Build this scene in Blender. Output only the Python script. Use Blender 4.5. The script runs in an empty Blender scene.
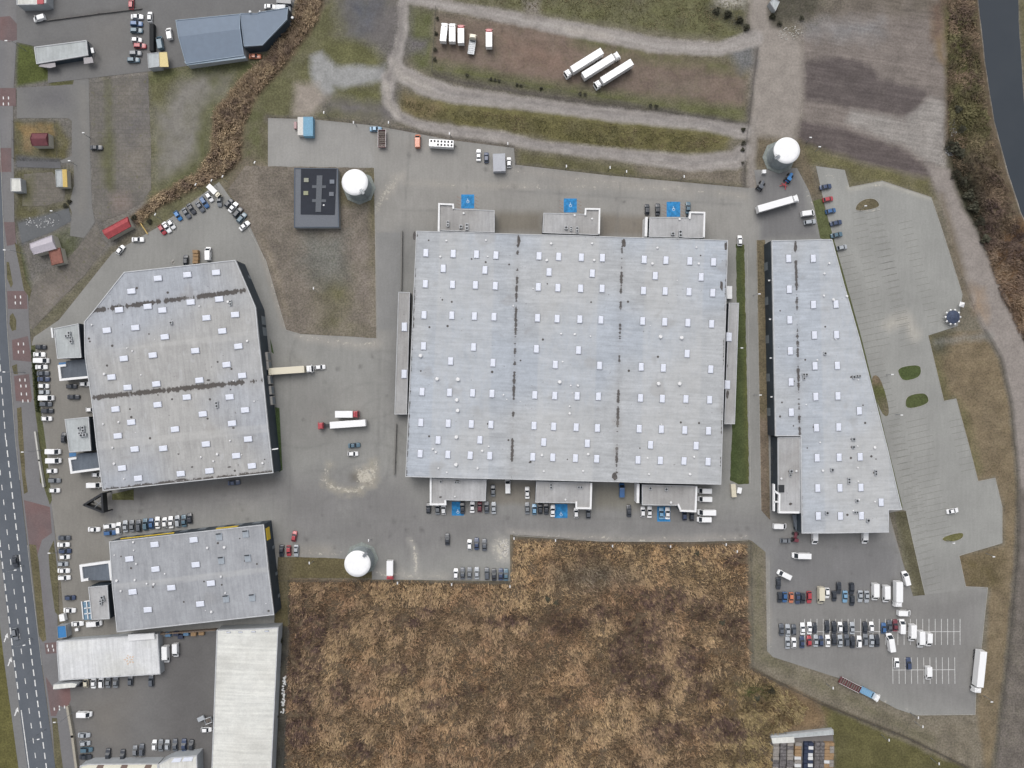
import bpy, bmesh, math, random
import numpy as np
from mathutils import Vector, Matrix
from mathutils.geometry import delaunay_2d_cdt, tessellate_polygon
random.seed(7); rng = np.random.default_rng(7)
scene = bpy.context.scene
COL = scene.collection
S = 0.38            # metres per pixel of the survey grid on the ground
HC = 259.5          # drone altitude

def P(x, y, z=0.0):                      # survey grid -> world, for a point z metres up
    k = S*(HC-z)/HC
    return Vector(((x-512)*k, (384-y)*k, z))

def lin(c): 
    c = c/255.0
    return c/12.92 if c <= 0.04045 else ((c+0.055)/1.055)**2.4
KEXP = 1.10
EXPOSURE = 0.10
def C(r, g, b): return (lin(r)/KEXP, lin(g)/KEXP, lin(b)/KEXP)

# ------------------------------------------------------------------ objects
def link(name, me, mat=None, parent=None):
    o = bpy.data.objects.new(name, me); COL.objects.link(o)
    if mat is not None and me is not None and len(me.materials) == 0: me.materials.append(mat)
    if parent is not None: o.parent = parent
    return o
def tag(o, label=None, cat=None, group=None, kind=None):
    if label: o['label'] = label
    if cat: o['category'] = cat
    if group: o['group'] = group
    if kind: o['kind'] = kind
    return o
LABELS = {}
def thing(name, label, cat, loc=(0,0,0), rot=0.0, group=None):
    o = bpy.data.objects.new(name, None); COL.objects.link(o)
    o.empty_display_size = 0.3
    o.location = loc; o.rotation_euler = (0,0,rot)
    LABELS.setdefault(label, []).append(o)
    return tag(o, label, cat, group)
def kids(o): return [c for c in COL.objects if c.parent == o]
def mesh_from(bm, name):
    me = bpy.data.meshes.new(name); bm.to_mesh(me); bm.free(); return me
def pyd(name, vs, fs):
    me = bpy.data.meshes.new(name); me.from_pydata([tuple(v) for v in vs], [], fs); me.update(); return me

def bbox(bm, x0,x1,y0,y1,z0,z1, M=None, mi=0):
    vs = [bm.verts.new((x,y,z)) for z in (z0,z1) for y in (y0,y1) for x in (x0,x1)]
    for q in ((0,2,3,1),(4,5,7,6),(0,1,5,4),(1,3,7,5),(3,2,6,7),(2,0,4,6)):
        f = bm.faces.new([vs[i] for i in q]); f.material_index = mi
    if M is not None: bmesh.ops.transform(bm, matrix=M, verts=vs)
    return vs
def bcyl(bm, x,y,z0,z1,r0,r1=None,n=12,M=None,mi=0,cap=True):
    r1 = r0 if r1 is None else r1
    a = [bm.verts.new((x+r0*math.cos(2*math.pi*i/n), y+r0*math.sin(2*math.pi*i/n), z0)) for i in range(n)]
    b = [bm.verts.new((x+r1*math.cos(2*math.pi*i/n), y+r1*math.sin(2*math.pi*i/n), z1)) for i in range(n)]
    for i in range(n):
        f = bm.faces.new((a[i],a[(i+1)%n],b[(i+1)%n],b[i])); f.material_index = mi
    if cap:
        f = bm.faces.new(b); f.material_index = mi
        f = bm.faces.new(a[::-1]); f.material_index = mi
    if M is not None: bmesh.ops.transform(bm, matrix=M, verts=a+b)
    return a+b
def btube(bm, p, q, r, n=6, mi=0):
    p = Vector(p); q = Vector(q); d = q-p
    M = Matrix.Translation(p) @ d.to_track_quat('Z','Y').to_matrix().to_4x4()
    return bcyl(bm, 0,0,0,d.length,r,r,n,M,mi)

# ------------------------------------------------------------------ materials
def newmat(name):
    m = bpy.data.materials.new(name); m.use_nodes = True
    nt = m.node_tree; nt.nodes.clear()
    out = nt.nodes.new('ShaderNodeOutputMaterial'); b = nt.nodes.new('ShaderNodeBsdfPrincipled')
    nt.links.new(b.outputs[0], out.inputs[0])
    return m, nt, b
class NB:
    def __init__(s, nt): s.nt = nt
    def n(s, t, **k):
        x = s.nt.nodes.new('ShaderNode'+t)
        for a, v in k.items(): setattr(x, a, v)
        return x
    def l(s, a, b): s.nt.links.new(a, b)
    def val(s, sock, v):
        if hasattr(v, 'is_linked') or isinstance(v, bpy.types.NodeSocket): s.l(v, sock)
        else: sock.default_value = v
    def math(s, op, a, b=0.0, clamp=False):
        x = s.n('Math', operation=op, use_clamp=clamp); s.val(x.inputs[0], a); s.val(x.inputs[1], b); return x.outputs[0]
    def noise(s, vec, scale, detail=3, rough=0.55, dist=0.0):
        x = s.n('TexNoise'); x.inputs['Scale'].default_value = scale; x.inputs['Detail'].default_value = detail
        x.inputs['Roughness'].default_value = rough; x.inputs['Distortion'].default_value = dist
        s.l(vec, x.inputs['Vector']); return x.outputs['Fac']
    def ramp(s, f, a, b, lo=0.0, hi=1.0, smooth=True):
        x = s.n('MapRange'); x.interpolation_type = 'SMOOTHSTEP' if smooth else 'LINEAR'
        s.val(x.inputs['Value'], f)
        for k, v in (('From Min',a),('From Max',b),('To Min',lo),('To Max',hi)): x.inputs[k].default_value = v
        return x.outputs['Result']
    def mix(s, f, a, b, bt='MIX'):
        x = s.n('Mix', data_type='RGBA', blend_type=bt); s.val(x.inputs[0], f)
        for sock, v in ((x.inputs[6],a),(x.inputs[7],b)):
            if isinstance(v, tuple): sock.default_value = (*v[:3],1)
            else: s.l(v, sock)
        return x.outputs[2]
    def scale(s, vec, v):
        x = s.n('VectorMath', operation='MULTIPLY'); s.l(vec, x.inputs[0]); x.inputs[1].default_value = v; return x.outputs[0]
    def grey(s, f):
        x = s.n('CombineColor'); 
        for i in range(3): s.l(f, x.inputs[i])
        return x.outputs[0]
MATS = {}
def simple(name, col, rough=0.6, metal=0.0, coat=0.0, var=0.0, vscale=2.0):
    if name in MATS: return MATS[name]
    m, nt, b = newmat(name)
    b.inputs['Base Color'].default_value = (*col,1); b.inputs['Roughness'].default_value = rough
    b.inputs['Metallic'].default_value = metal; b.inputs['Coat Weight'].default_value = coat
    if var > 0:
        g = NB(nt); tc = g.n('TexCoord'); f = g.noise(tc.outputs['Object'], vscale, 4, 0.6)
        f2 = g.ramp(f, 0.3, 0.7, 1-var, 1+var*0.6)
        g.l(g.mix(1.0, col, g.grey(f2), 'MULTIPLY'), b.inputs['Base Color'])
    MATS[name] = m; return m
def ground_mat(name, c1=0.25, c2=0.2, w1=0.9, w2=5.0, streak=None, rough=0.95, hue=0.0, wear=None):
    m, nt, b = newmat(name); g = NB(nt)
    at = g.n('Attribute', attribute_name='col'); geo = g.n('NewGeometry'); pos = geo.outputs['Position']
    f1 = g.noise(pos, 1/w1, 3, 0.7); f2 = g.noise(pos, 1/w2, 4, 0.6, 0.4)
    a = g.ramp(f1, 0.25, 0.75, 1-c1, 1+c1); bb = g.ramp(f2, 0.3, 0.7, 1-c2, 1+c2)
    t = g.math('MULTIPLY', a, bb)
    if streak:
        mp = g.n('Mapping'); mp.inputs['Rotation'].default_value = (0,0,.16 if len(streak) > 3 else 0); g.l(pos, mp.inputs['Vector'])
        sv = g.scale(mp.outputs[0], (streak[0], streak[1], 1)); f3 = g.noise(sv, 1.0, 3, 0.6)
        t = g.math('MULTIPLY', t, g.ramp(f3, 0.3, 0.7, 1-streak[2], 1+streak[2]))
    colr = g.mix(1.0, at.outputs['Color'], g.grey(t), 'MULTIPLY')
    if hue > 0:
        f4 = g.noise(pos, 1/2.3, 3, 0.6)
        colr = g.mix(g.ramp(f4, 0.45, 0.75, 0, hue), colr, C(92,98,48))
    if wear:
        wa = g.n('Attribute', attribute_name='wear'); n5 = g.noise(pos, .75, 5, .72)
        k = g.ramp(g.math('ADD', n5, g.math('MULTIPLY', wa.outputs['Fac'], .52)), .78, .92, 0, .9)
        colr = g.mix(k, colr, wear)
        n6 = g.noise(pos, .5, 4, .7); colr = g.mix(g.ramp(n6, .66, .78, 0, .22), colr, C(104,102,99))
    g.l(colr, b.inputs['Base Color']); b.inputs['Roughness'].default_value = rough
    b.inputs['Specular IOR Level'].default_value = 0.2
    return m

# ------------------------------------------------------------------ fields of ground colour
def hash2(ix, iy, seed):
    h = (ix.astype(np.int64)*374761393 + iy.astype(np.int64)*668265263 + seed*974634777) & 0x7fffffff
    h = ((h ^ (h >> 13))*1274126177) & 0x7fffffff
    return ((h ^ (h >> 16)) & 0xffff)/65535.0
def vnoise(x, y, seed=0):
    ix = np.floor(x); iy = np.floor(y); fx = x-ix; fy = y-iy
    fx = fx*fx*(3-2*fx); fy = fy*fy*(3-2*fy)
    a = hash2(ix,iy,seed); b = hash2(ix+1,iy,seed); c = hash2(ix,iy+1,seed); d = hash2(ix+1,iy+1,seed)
    return (a*(1-fx)+b*fx)*(1-fy)+(c*(1-fx)+d*fx)*fy
def fbm(x, y, wl, seed=0, octv=4, gain=0.55):
    t = 0; a = 1; n = 0
    for i in range(octv):
        t = t+a*vnoise(x/wl, y/wl, seed+i*17); n += a; a *= gain; wl /= 2.03
    return t/n
def seg_d(x, y, p, q):
    dx, dy = q[0]-p[0], q[1]-p[1]; L = dx*dx+dy*dy+1e-9
    t = np.clip(((x-p[0])*dx+(y-p[1])*dy)/L, 0, 1)
    return np.hypot(x-p[0]-t*dx, y-p[1]-t*dy), t
def sd_poly(x, y, poly):
    d = np.full(x.shape, 1e9); ins = np.zeros(x.shape, bool); n = len(poly)
    for i in range(n):
        p, q = poly[i], poly[(i+1)%n]
        d = np.minimum(d, seg_d(x,y,p,q)[0])
        if p[1] != q[1]:
            c = ((p[1] > y) != (q[1] > y)) & (x < (q[0]-p[0])*(y-p[1])/(q[1]-p[1])+p[0]); ins ^= c
    return np.where(ins, -d, d)
def sd_line(x, y, pts):                   # pts: (x, y, width)
    d = np.full(x.shape, 1e9)
    for p, q in zip(pts, pts[1:]):
        e, t = seg_d(x,y,p,q); d = np.minimum(d, e-(p[2]+(q[2]-p[2])*t)/2)
    return d
class Field:
    def __init__(s, base, sat=1.0): s.base = base; s.ops = []; s.sat = sat
    def add(s, col, poly=None, line=None, soft=2.0, warp=2.0, op=1.0, mod=0.0, wl=14): s.ops.append((col,poly,line,soft,warp,op,mod,wl)); return s
    def __call__(s, x, y):
        out = np.empty(x.shape+(3,)); out[:] = [lin(c) for c in s.base]
        for k, (col,poly,line,soft,warp,op,mod,wl) in enumerate(s.ops):
            pts = poly or line; m = 12+soft+warp+(max(p[2] for p in line) if line else 0)
            x0 = min(p[0] for p in pts)-m; x1 = max(p[0] for p in pts)+m; y0 = min(p[1] for p in pts)-m; y1 = max(p[1] for p in pts)+m
            i = np.nonzero((x>x0)&(x<x1)&(y>y0)&(y<y1))
            if len(i[0]) == 0: continue
            xx, yy = x[i], y[i]
            if warp > 0:
                wx = xx+(fbm(xx,yy,9,k*3+1)-.5)*2*warp; wy = yy+(fbm(xx,yy,9,k*3+2)-.5)*2*warp
            else: wx, wy = xx, yy
            d = sd_poly(wx,wy,poly) if poly else sd_line(wx,wy,line)
            a = np.clip(0.5-d/max(soft,0.01)/2, 0, 1)*op
            if mod > 0: a = a*np.clip(1-mod+mod*3.2*(fbm(xx,yy,wl,k*5+3)-.28), 0, 1)
            c = np.array([lin(v) for v in col])
            out[i] = out[i]*(1-a[:,None])+c*a[:,None]
        lum = (out*[.3,.55,.15]).sum(-1,keepdims=True); out = lum+(out-lum)*s.sat
        return out/KEXP
def setcol(me, rgb):
    at = me.color_attributes.new('col', 'FLOAT_COLOR', 'POINT')
    a = np.ones((len(me.vertices),4), np.float32); a[:,:3] = rgb; at.data.foreach_set('color', a.ravel())
def np_mesh(name, v, q):
    me = bpy.data.meshes.new(name); k = q.shape[1]
    me.vertices.add(len(v)); me.vertices.foreach_set('co', np.asarray(v,np.float32).ravel())
    me.loops.add(q.size); me.loops.foreach_set('vertex_index', q.astype(np.int32).ravel())
    me.polygons.add(len(q)); me.polygons.foreach_set('loop_start', np.arange(0,q.size,k,dtype=np.int32))
    me.update(calc_edges=True); me.validate(); return me
def sheet(name, poly, field, mat, z, step=4.0, jit=0.0, seed=0, kind='structure', wear=None):
    # a flat sheet with a clean outline and inner points that carry the ground colour
    if name == 'grass_island':
        for _ in range(2): poly = [q for p, r in zip(poly, poly[1:]+poly[:1]) for q in ((p[0]*.75+r[0]*.25,p[1]*.75+r[1]*.25),(p[0]*.25+r[0]*.75,p[1]*.25+r[1]*.75))]
    pts = []
    n = len(poly)
    for i in range(n):
        p, q = poly[i], poly[(i+1)%n]; L = math.hypot(q[0]-p[0],q[1]-p[1]); k = max(1,int(L/(2.0 if jit else step)))
        for j in range(k):
            t = j/k; pts.append((p[0]+(q[0]-p[0])*t, p[1]+(q[1]-p[1])*t))
    pts = np.array(pts)
    if jit > 0:
        pts[:,0] += (fbm(pts[:,0],pts[:,1],5,seed+3)-.5)*2*jit; pts[:,1] += (fbm(pts[:,0],pts[:,1],5,seed+4)-.5)*2*jit
    nb = len(pts)
    gx, gy = np.meshgrid(np.arange(pts[:,0].min(),pts[:,0].max(),step), np.arange(pts[:,1].min(),pts[:,1].max(),step))
    gx = gx.ravel()+rng.uniform(-.2,.2,gx.size)*step; gy = gy.ravel()+rng.uniform(-.2,.2,gy.size)*step
    k = sd_poly(gx,gy,[tuple(p) for p in pts]) < -step*0.5
    allp = np.vstack([pts, np.stack([gx[k],gy[k]],1)])
    r = delaunay_2d_cdt([Vector(p) for p in allp], [(i,(i+1)%nb) for i in range(nb)], [list(range(nb))], 1, 1e-5)
    v = np.array([tuple(p) for p in r[0]]); f = r[2]
    co = [((x-512)*S,(384-y)*S,z) for x,y in v]
    # faces upward
    ff = []
    for t in f:
        a,b,c = (co[i] for i in t[:3])
        cr = (b[0]-a[0])*(c[1]-a[1])-(b[1]-a[1])*(c[0]-a[0]); ff.append(t if cr > 0 else t[::-1])
    me = pyd(name, co, ff); setcol(me, field(v[:,0],v[:,1]))
    if wear:
        w_ = np.zeros(len(v))
        for pts_, soft_, amp_ in wear:
            wx_ = v[:,0]+(fbm(v[:,0],v[:,1],8,901)-.5)*8; wy_ = v[:,1]+(fbm(v[:,0],v[:,1],8,902)-.5)*8
            d_ = sd_line(wx_,wy_,pts_) if len(pts_[0]) == 3 else sd_poly(wx_,wy_,pts_)
            w_ = np.maximum(w_, np.clip(.5-d_/soft_/2,0,1)*amp_)
        at = me.attributes.new('wear','FLOAT','POINT'); at.data.foreach_set('value', w_.astype(np.float32))
    o = link(name, me, mat); tag(o, kind=kind); return o
# ================================================================== natural ground
nat = Field((116,109,93), .80); A = nat.add
# upper left quarter
A((108,105,101), [(12,-60),(300,-60),(262,20),(150,70),(12,80)], soft=3)
A((112,108,103), [(12,78),(150,70),(152,130),(150,190),(138,226),(95,262),(30,335),(26,300),(18,240),(12,230)], soft=3, mod=.3)
A((124,120,116), line=[(80,84,13),(83,160,13),(82,210,15),(70,240,14)], soft=4, warp=1.5)
A((128,121,113), [(100,75),(150,72),(150,200),(120,225),(98,215)], soft=5, mod=.5)
A((94,93,56), line=[(105,78,4),(106,110,4),(110,150,4),(112,195,3)], soft=5, warp=2, mod=.5)
A((94,94,56), line=[(153,80,8),(154,120,7),(156,180,6)], soft=5, warp=3, mod=.3)
A((84,92,38), [(17,43),(33,46),(38,62),(49,70),(48,80),(17,86)], soft=2, warp=1)
A((92,92,52), [(49,80),(75,78),(74,87),(49,87)], soft=3)
A((102,96,60), [(13,121),(57,121),(70,140),(66,160),(13,160)], soft=3, mod=.3)
A((150,118,66), [(17,126),(50,125),(54,133),(26,137)], soft=4, warp=3, mod=.6)
A((130,108,74), [(24,138),(32,132),(32,152),(24,150)], soft=4, warp=3, mod=.5)
A((94,94,96), [(16,155),(60,159),(60,168),(16,168)], soft=2, warp=.5)
A((96,92,62), [(13,170),(75,168),(74,212),(45,220),(13,232)], soft=5, mod=.5)
A((120,114,106), [(25,180),(55,175),(64,200),(30,208)], soft=5, mod=.4)
A((98,100,102), [(17,222),(68,208),(72,220),(50,232),(22,245)], soft=2, warp=.6)
A((82,88,50), [(52,236),(82,222),(76,260),(60,266)], soft=5, mod=.4)
A((124,117,108), [(62,262),(84,250),(100,246),(98,262),(70,296),(40,320),(30,315),(32,285)], soft=6, mod=.4)
A((104,100,78), [(98,262),(112,250),(60,318),(34,336),(28,332),(60,300)], soft=4, mod=.3)
A((86,90,52), [(14,240),(20,246),(31,285),(30,300),(24,292),(16,262)], soft=3)
# meadow between lot and reeds
A((102,100,66), [(150,70),(250,62),(290,40),(330,0),(390,0),(388,118),(268,118),(268,166),(250,220),(222,182),(160,226),(138,226),(150,190)], soft=4, mod=.25)
A((130,126,118), [(178,82),(205,72),(228,74),(222,92),(206,108),(203,150),(185,172),(158,182),(156,112),(165,110)], soft=10, warp=6, mod=.25, wl=24)
A((94,98,56), line=[(156,76,8),(200,68,8),(250,66,8)], soft=7, warp=4, mod=.4)
A((94,96,54), line=[(215,80,9),(208,120,9),(198,165,10),(165,190,8)], soft=7, warp=4, mod=.4)
A((118,106,92), [(245,100),(268,118),(268,166),(290,170),(295,230),(300,330),(280,320),(250,225),(224,182),(240,160)], soft=6, mod=.4)
A((96,96,62), [(243,100),(266,110),(266,160),(244,158)], soft=7, warp=4, mod=.5)
A((106,103,101), [(335,-60),(398,-60),(392,45),(372,42),(345,38),(338,15)], soft=10, warp=6, mod=.3)
A((88,92,104), [(355,5),(378,8),(376,34),(358,32)], soft=12, warp=6, mod=.5)
A((104,103,62), [(322,40),(384,44),(386,66),(345,64),(325,56)], soft=6, warp=3)
A((152,152,150), [(310,56),(322,51),(334,66),(385,66),(387,80),(350,87),(326,98),(313,88)], soft=3.5, warp=3)
A((154,143,131), [(296,84),(315,84),(328,98),(310,118),(292,118)], soft=6, warp=4)
A((103,102,62), [(334,87),(380,91),(378,106),(334,99)], soft=4, warp=3)
A((112,107,106), line=[(330,105,14),(388,112,14)], soft=8, warp=3, mod=.4)
# meadow and tracks in the middle north
A((104,103,66), [(455,-60),(745,-60),(745,42),(640,30),(530,12),(455,2)], soft=5, mod=.35, wl=22)
A((95,98,58), [(404,3),(434,12),(432,72),(418,68),(403,50)], soft=5, warp=3, mod=.3)
A((122,105,93), [(436,14),(520,24),(610,42),(748,64),(746,108),(690,104),(580,88),(500,74),(433,62)], soft=5, mod=.3, wl=22)
A((132,108,94), [(500,30),(570,50),(570,76),(510,66)], soft=14, warp=6, mod=.4)
A((98,99,60), [(600,90),(690,100),(745,108),(745,125),(640,108),(500,86),(433,74),(433,60),(500,74)], soft=6, warp=3, mod=.35)
A((100,100,62), [(570,32),(650,50),(745,62),(744,74),(640,60),(575,44)], soft=8, warp=4, mod=.5)
A((90,84,78), line=[(434,76,5),(500,89,7),(560,99,8),(640,110,9),(745,126,8)], soft=3, warp=2.5, op=.95, mod=.2)
A((109,103,58), [(395,92),(440,100),(590,114),(735,130),(726,152),(690,154),(610,150),(500,132),(420,119),(399,108)], soft=4, warp=2.5, mod=.2)
A((124,106,76), [(405,98),(440,106),(430,118),(404,108)], soft=8, warp=4, mod=.5)
A((98,94,60), [(520,150),(640,168),(650,174),(700,180),(745,186),(610,176),(518,164)], soft=4, warp=2, mod=.2)
A((122,112,98), [(635,166),(745,170),(745,186),(640,177)], soft=5, warp=2, mod=.3)
A((108,100,92), line=[(268,119,6),(400,131,7),(514,147,6)], soft=4, warp=1.5)
# ploughed field and wide track
A((128,118,111), [(798,34),(935,-60),(950,60),(946,130),(938,192),(870,166),(798,142)], soft=8)
A((112,103,92), [(772,-60),(945,-60),(942,15),(860,18),(800,28),(775,18)], soft=8, mod=.4)
A((134,131,130), [(800,22),(880,20),(882,40),(810,36)], soft=10, warp=6, mod=.4)
A((96,87,85), [(802,62),(840,56),(872,66),(880,78),(930,90),(920,112),(905,117),(860,108),(806,100)], soft=3.5, warp=4, mod=.12)
A((98,88,86), [(798,120),(840,126),(900,148),(934,170),(930,178),(870,164),(798,146)], soft=3, warp=3, mod=.12)
A((150,144,138), [(852,110),(905,120),(930,98),(944,100),(946,168),(930,164),(900,144),(872,134),(846,122)], soft=4, warp=3, mod=.2)
A((107,102,64), [(800,142),(870,166),(930,178),(934,198),(882,181),(850,186),(846,170),(815,165),(800,165)], soft=4, warp=2, mod=.2)
A((112,100,80), [(756,134),(800,140),(812,166),(822,200),(806,192),(798,168),(756,170)], soft=4, mod=.3)
A((150,141,132), [(757,-60),(768,-60),(770,20),(800,40),(804,60),(800,120),(796,140),(757,136),(750,122),(754,50),(745,42)], soft=4, warp=2.5)
A((146,138,130), line=[(754,120,8),(751,160,8),(752,190,10)], soft=2.5, warp=1)
A((112,112,112), [(728,48),(755,40),(756,66),(742,72)], soft=6, warp=3)
A((96,90,86), line=[(757,46,2),(752,90,2),(748,122,3),(744,160,4),(744,186,3)], soft=3, warp=1.5)
A((180,174,166), [(708,-20),(748,-20),(744,6),(716,8)], soft=6, warp=5, mod=.5)
A((80,78,66), line=[(708,8,6),(735,20,12),(748,30,7)], soft=6, warp=4, mod=.3)
A((84,80,68), [(770,-20),(840,-20),(812,22),(774,26)], soft=6, warp=5, mod=.4)
# tracks
A((110,105,104), [(362,38),(392,0),(410,0),(412,40),(404,60),(396,120),(384,118),(384,60)], soft=7, warp=4, op=.85)
A((110,105,104), [(404,36),(428,40),(424,52),(408,52)], soft=5, warp=4, mod=.4)
TR = [
 [(404,-60,9),(403,30,9),(398,52,9),(391,78,11)],
 [(392,58,8),(402,74,16),(425,86,18),(452,94.5,17),(530,104,13),(610,114.5,13),(700,124,12),(745,132,14)],
 [(388,78,12),(387,100,10),(398,116,9),(420,125,9),(450,130.5,11),(500,137,11),(540,146,10),(620,154.5,12),(690,163,16),(735,160,18),(744,150,14)],
 [(406,-2,10),(450,6,9),(520,19,13),(570,29,15),(610,36,15),(660,46,15),(720,49,13),(756,38,16)],
]
for t in TR: A((160,153,147), line=t, soft=2.2, warp=1.6)
for t in TR:
    for o_ in (-.28,.22): A((140,132,126), line=[(x+o_*w*.4,y+o_*w,w*.16) for x,y,w in t], soft=2, warp=2, mod=.5, op=.7)
    A((172,166,160), line=[(x,y+.05*w,w*.12) for x,y,w in t], soft=2, warp=2, mod=.6, op=.7)
for t in TR[:3]: A((118,112,110), line=[(x-1,y-1,2.5) for x,y,w in t], soft=3, warp=2.5, mod=.6, op=.8)
A((176,168,158), line=[(392,60,3),(402,76,4),(430,88,4)], soft=4, warp=2, mod=.5)
A((176,168,158), line=[(386,84,3),(388,104,3),(398,116,2)], soft=3, warp=1.5, mod=.5)
A((175,166,156), line=[(560,28,4),(612,37,4)], soft=4, warp=2, mod=.6)
A((130,122,112), [(522,0),(540,-2),(540,16),(526,16)], soft=5, warp=3)
# east bank, canal margins, lane
A((99,84,64), [(935,-60),(982,-60),(982,0),(990,70),(998,120),(1012,172),(1060,260),(1060,420),(1022,350),(1000,300),(972,225),(955,190),(946,140),(946,60)], soft=3, mod=.2)
A((96,95,52), [(944,10),(964,20),(972,60),(980,110),(975,150),(962,150),(955,100),(948,50)], soft=7, warp=5, mod=.4)
A((128,108,80), [(930,20),(941,20),(945,55),(948,66),(938,60)], soft=4, warp=3, mod=.4)
A((112,92,78), [(931,-10),(942,-10),(942,40),(932,40)], soft=5, warp=3, mod=.5)
A((62,62,46), [(950,140),(965,150),(982,200),(990,250),(980,262),(968,225),(952,190)], soft=7, warp=4, mod=.2)
A((112,84,56), [(990,250),(1024,215),(1060,260),(1060,420),(1020,345),(998,290)], soft=6, warp=4, mod=.2)
A((170,166,158), line=[(980,-60,3),(981,0,3),(988,62,3),(997,120,3),(1011,172,4),(1024,212,4),(1050,262,4)], soft=1.6, warp=.7)
A((160,156,150), line=[(1017,-60,2),(1018,20,2),(1024,110,2)], soft=1.6, warp=.7)
A((104,98,70), [(1019,-60),(1090,-60),(1090,240),(1030,130),(1020,20)], soft=2)
LANE = [(926,165),(950,170),(956,190),(965,212),(975,228),(990,262),(1016,322),(1060,400),(1090,440),(1090,620),(1020,620),(1018,480),(1013,430),(1009,405),(1001,361),(984,331),(972,305),(960,268),(950,230),(940,195)]
A((147,138,131), LANE, soft=3, warp=1.5)
A((118,106,88), line=[(942,195,3),(950,228,6),(960,270,9),(968,298,5)], soft=4, warp=2, mod=.2)
A((150,128,104), [(972,285),(984,290),(986,320),(975,310)], soft=6, warp=4, mod=.4)
# brown meadow east of the car park
A((125,109,82), [(926,334),(982,331),(1000,360),(1010,405),(1018,500),(1015,560),(1005,660),(988,800),(900,735),(975,716),(986,650),(990,588),(962,588),(956,556),(1004,545),(1004,507),(995,476),(976,482),(955,397),(941,402)], soft=2.5, mod=.1)
A((100,98,60), line=[(932,345,9),(944,398,7),(962,410,6),(976,470,7)], soft=7, warp=3, mod=.35)
A((88,86,66), [(928,334),(950,330),(948,352),(936,356)], soft=6, warp=3, mod=.2)
A((140,138,132), line=[(935,344,2),(965,338,3),(990,336,3)], soft=5, warp=2, mod=.4)
A((96,84,52), [(962,560),(1000,556),(1000,585),(970,585)], soft=8, warp=4, mod=.4)
A((112,104,96), [(1019,480),(1090,600),(1090,828),(990,828),(1006,660),(1014,560)], soft=2.5, mod=.2)
A((84,80,70), line=[(986,332,2),(1001,358,3),(1011,402,3),(1017,470,2),(1018,550,2),(1008,660,1.5),(993,768,1.5)], soft=3, warp=1, op=.8)
A((124,115,98), [(750,541),(768,541),(769,652),(838,678),(900,712),(978,716),(988,800),(960,800),(820,706),(754,673)], soft=2.5, mod=.1)
A((108,103,76), line=[(757,545,6),(758,600,5),(759,655,6),(830,690,6),(930,740,5)], soft=7, warp=3, mod=.5)
A((96,91,50), [(820,704),(986,778),(960,828),(834,828),(834,740),(824,722)], soft=2.5, mod=.1, wl=30)
A((70,60,46), line=[(754,670,2.5),(820,703,2.5),(910,739,2),(985,776,2)], soft=1.6, warp=.5)
# reeds, floor
A((112,95,74), [(288,578),(510,584),(513,538),(748,543),(750,668),(820,704),(826,726),(770,735),(768,828),(280,828)], soft=2)
A((128,104,72), [(790,690),(826,712),(820,728),(768,733),(768,700)], soft=7, warp=4)
A((84,94,46), [(738,684),(770,690),(772,700),(742,696)], soft=6, warp=3, mod=.3)
A((98,90,66), [(276,557),(290,557),(290,628),(284,640),(272,625)], soft=2)
A((70,68,62), [(277,625),(290,628),(286,768),(286,828),(268,828)], soft=2, mod=.4)
# verge by the road (west)
A((94,91,48), [(-60,600),(0,600),(3,648),(20,768),(24,828),(-60,828)], soft=2)
REEDS_W = [(302,-20),(330,-20),(318,20),(292,58),(258,95),(243,128),(242,160),(222,178),(190,192),(162,206),(138,227),(131,217),(160,192),(196,174),(210,152),(214,112),(238,82),(268,54),(292,20)]
A((116,98,74), REEDS_W, soft=3, warp=2)

# --------------------------------------------------------------- one fine grid of ground, cut up by what it is
GS = 1.2
xs = np.arange(-70, 1096, GS); ys = np.arange(-70, 842, GS); nx, ny = len(xs), len(ys)
gx, gy = np.meshgrid(xs, ys)
gcol = nat(gx, gy)
CANAL = [(980,-70),(1017,-70),(1018,20),(1024,110),(1062,262),(1050,262),(1024,212),(1011,172),(997,120),(988,62),(981,0)]
dcan = sd_poly(gx, gy, CANAL)
gz = np.clip((6-dcan)/6, 0, 1.6)*-0.7
gz = gz+(fbm(gx,gy,12,77)-.5)*0.10-0.05
wx = gx+(fbm(gx,gy,9,5)-.5)*3; wy = gy+(fbm(gx,gy,9,6)-.5)*3
lab = np.zeros(gx.shape, np.int32)                           # 0 ground
dtr = np.min([sd_line(wx,wy,t) for t in TR], 0); lab[dtr < 0] = 1
WIDE = [(757,-60),(768,-60),(770,20),(800,40),(804,60),(800,120),(796,140),(757,136),(757,190),(747,190),(750,122),(754,50),(745,42)]
lab[sd_poly(wx,wy,WIDE) < 0] = 1; lab[sd_poly(wx,wy,LANE) < 0] = 2
PL = [(804,34),(935,-60),(945,60),(944,130),(936,186),(870,166),(802,142)]
lab[(sd_poly(wx,wy,PL) < 0)&(lab==0)] = 3
BARE = [[(178,82),(205,72),(228,74),(222,92),(206,108),(203,150),(185,172),(158,182),(156,112),(165,110)],[(310,56),(322,51),(334,66),(385,66),(387,80),(350,87),(326,98),(313,88)],[(296,84),(315,84),(328,98),(310,118),(292,118)],[(335,-60),(398,-60),(392,45),(372,42),(345,38),(338,15)],[(330,98),(388,105),(388,119),(330,112)]]
for pl in BARE: lab[(sd_poly(wx,wy,pl) < 0)&(lab==0)] = 4
lab[(sd_poly(wx,wy,[(436,14),(520,24),(610,42),(748,64),(746,108),(690,104),(580,88),(500,74),(433,62)]) < -2)&(lab==0)] = 5
cl = lab[:-1,:-1]
vid = np.arange(nx*ny).reshape(ny,nx)
quads = np.stack([vid[1:,:-1],vid[1:,1:],vid[:-1,1:],vid[:-1,:-1]],-1).reshape(-1,4); cl = cl.reshape(-1)
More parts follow.
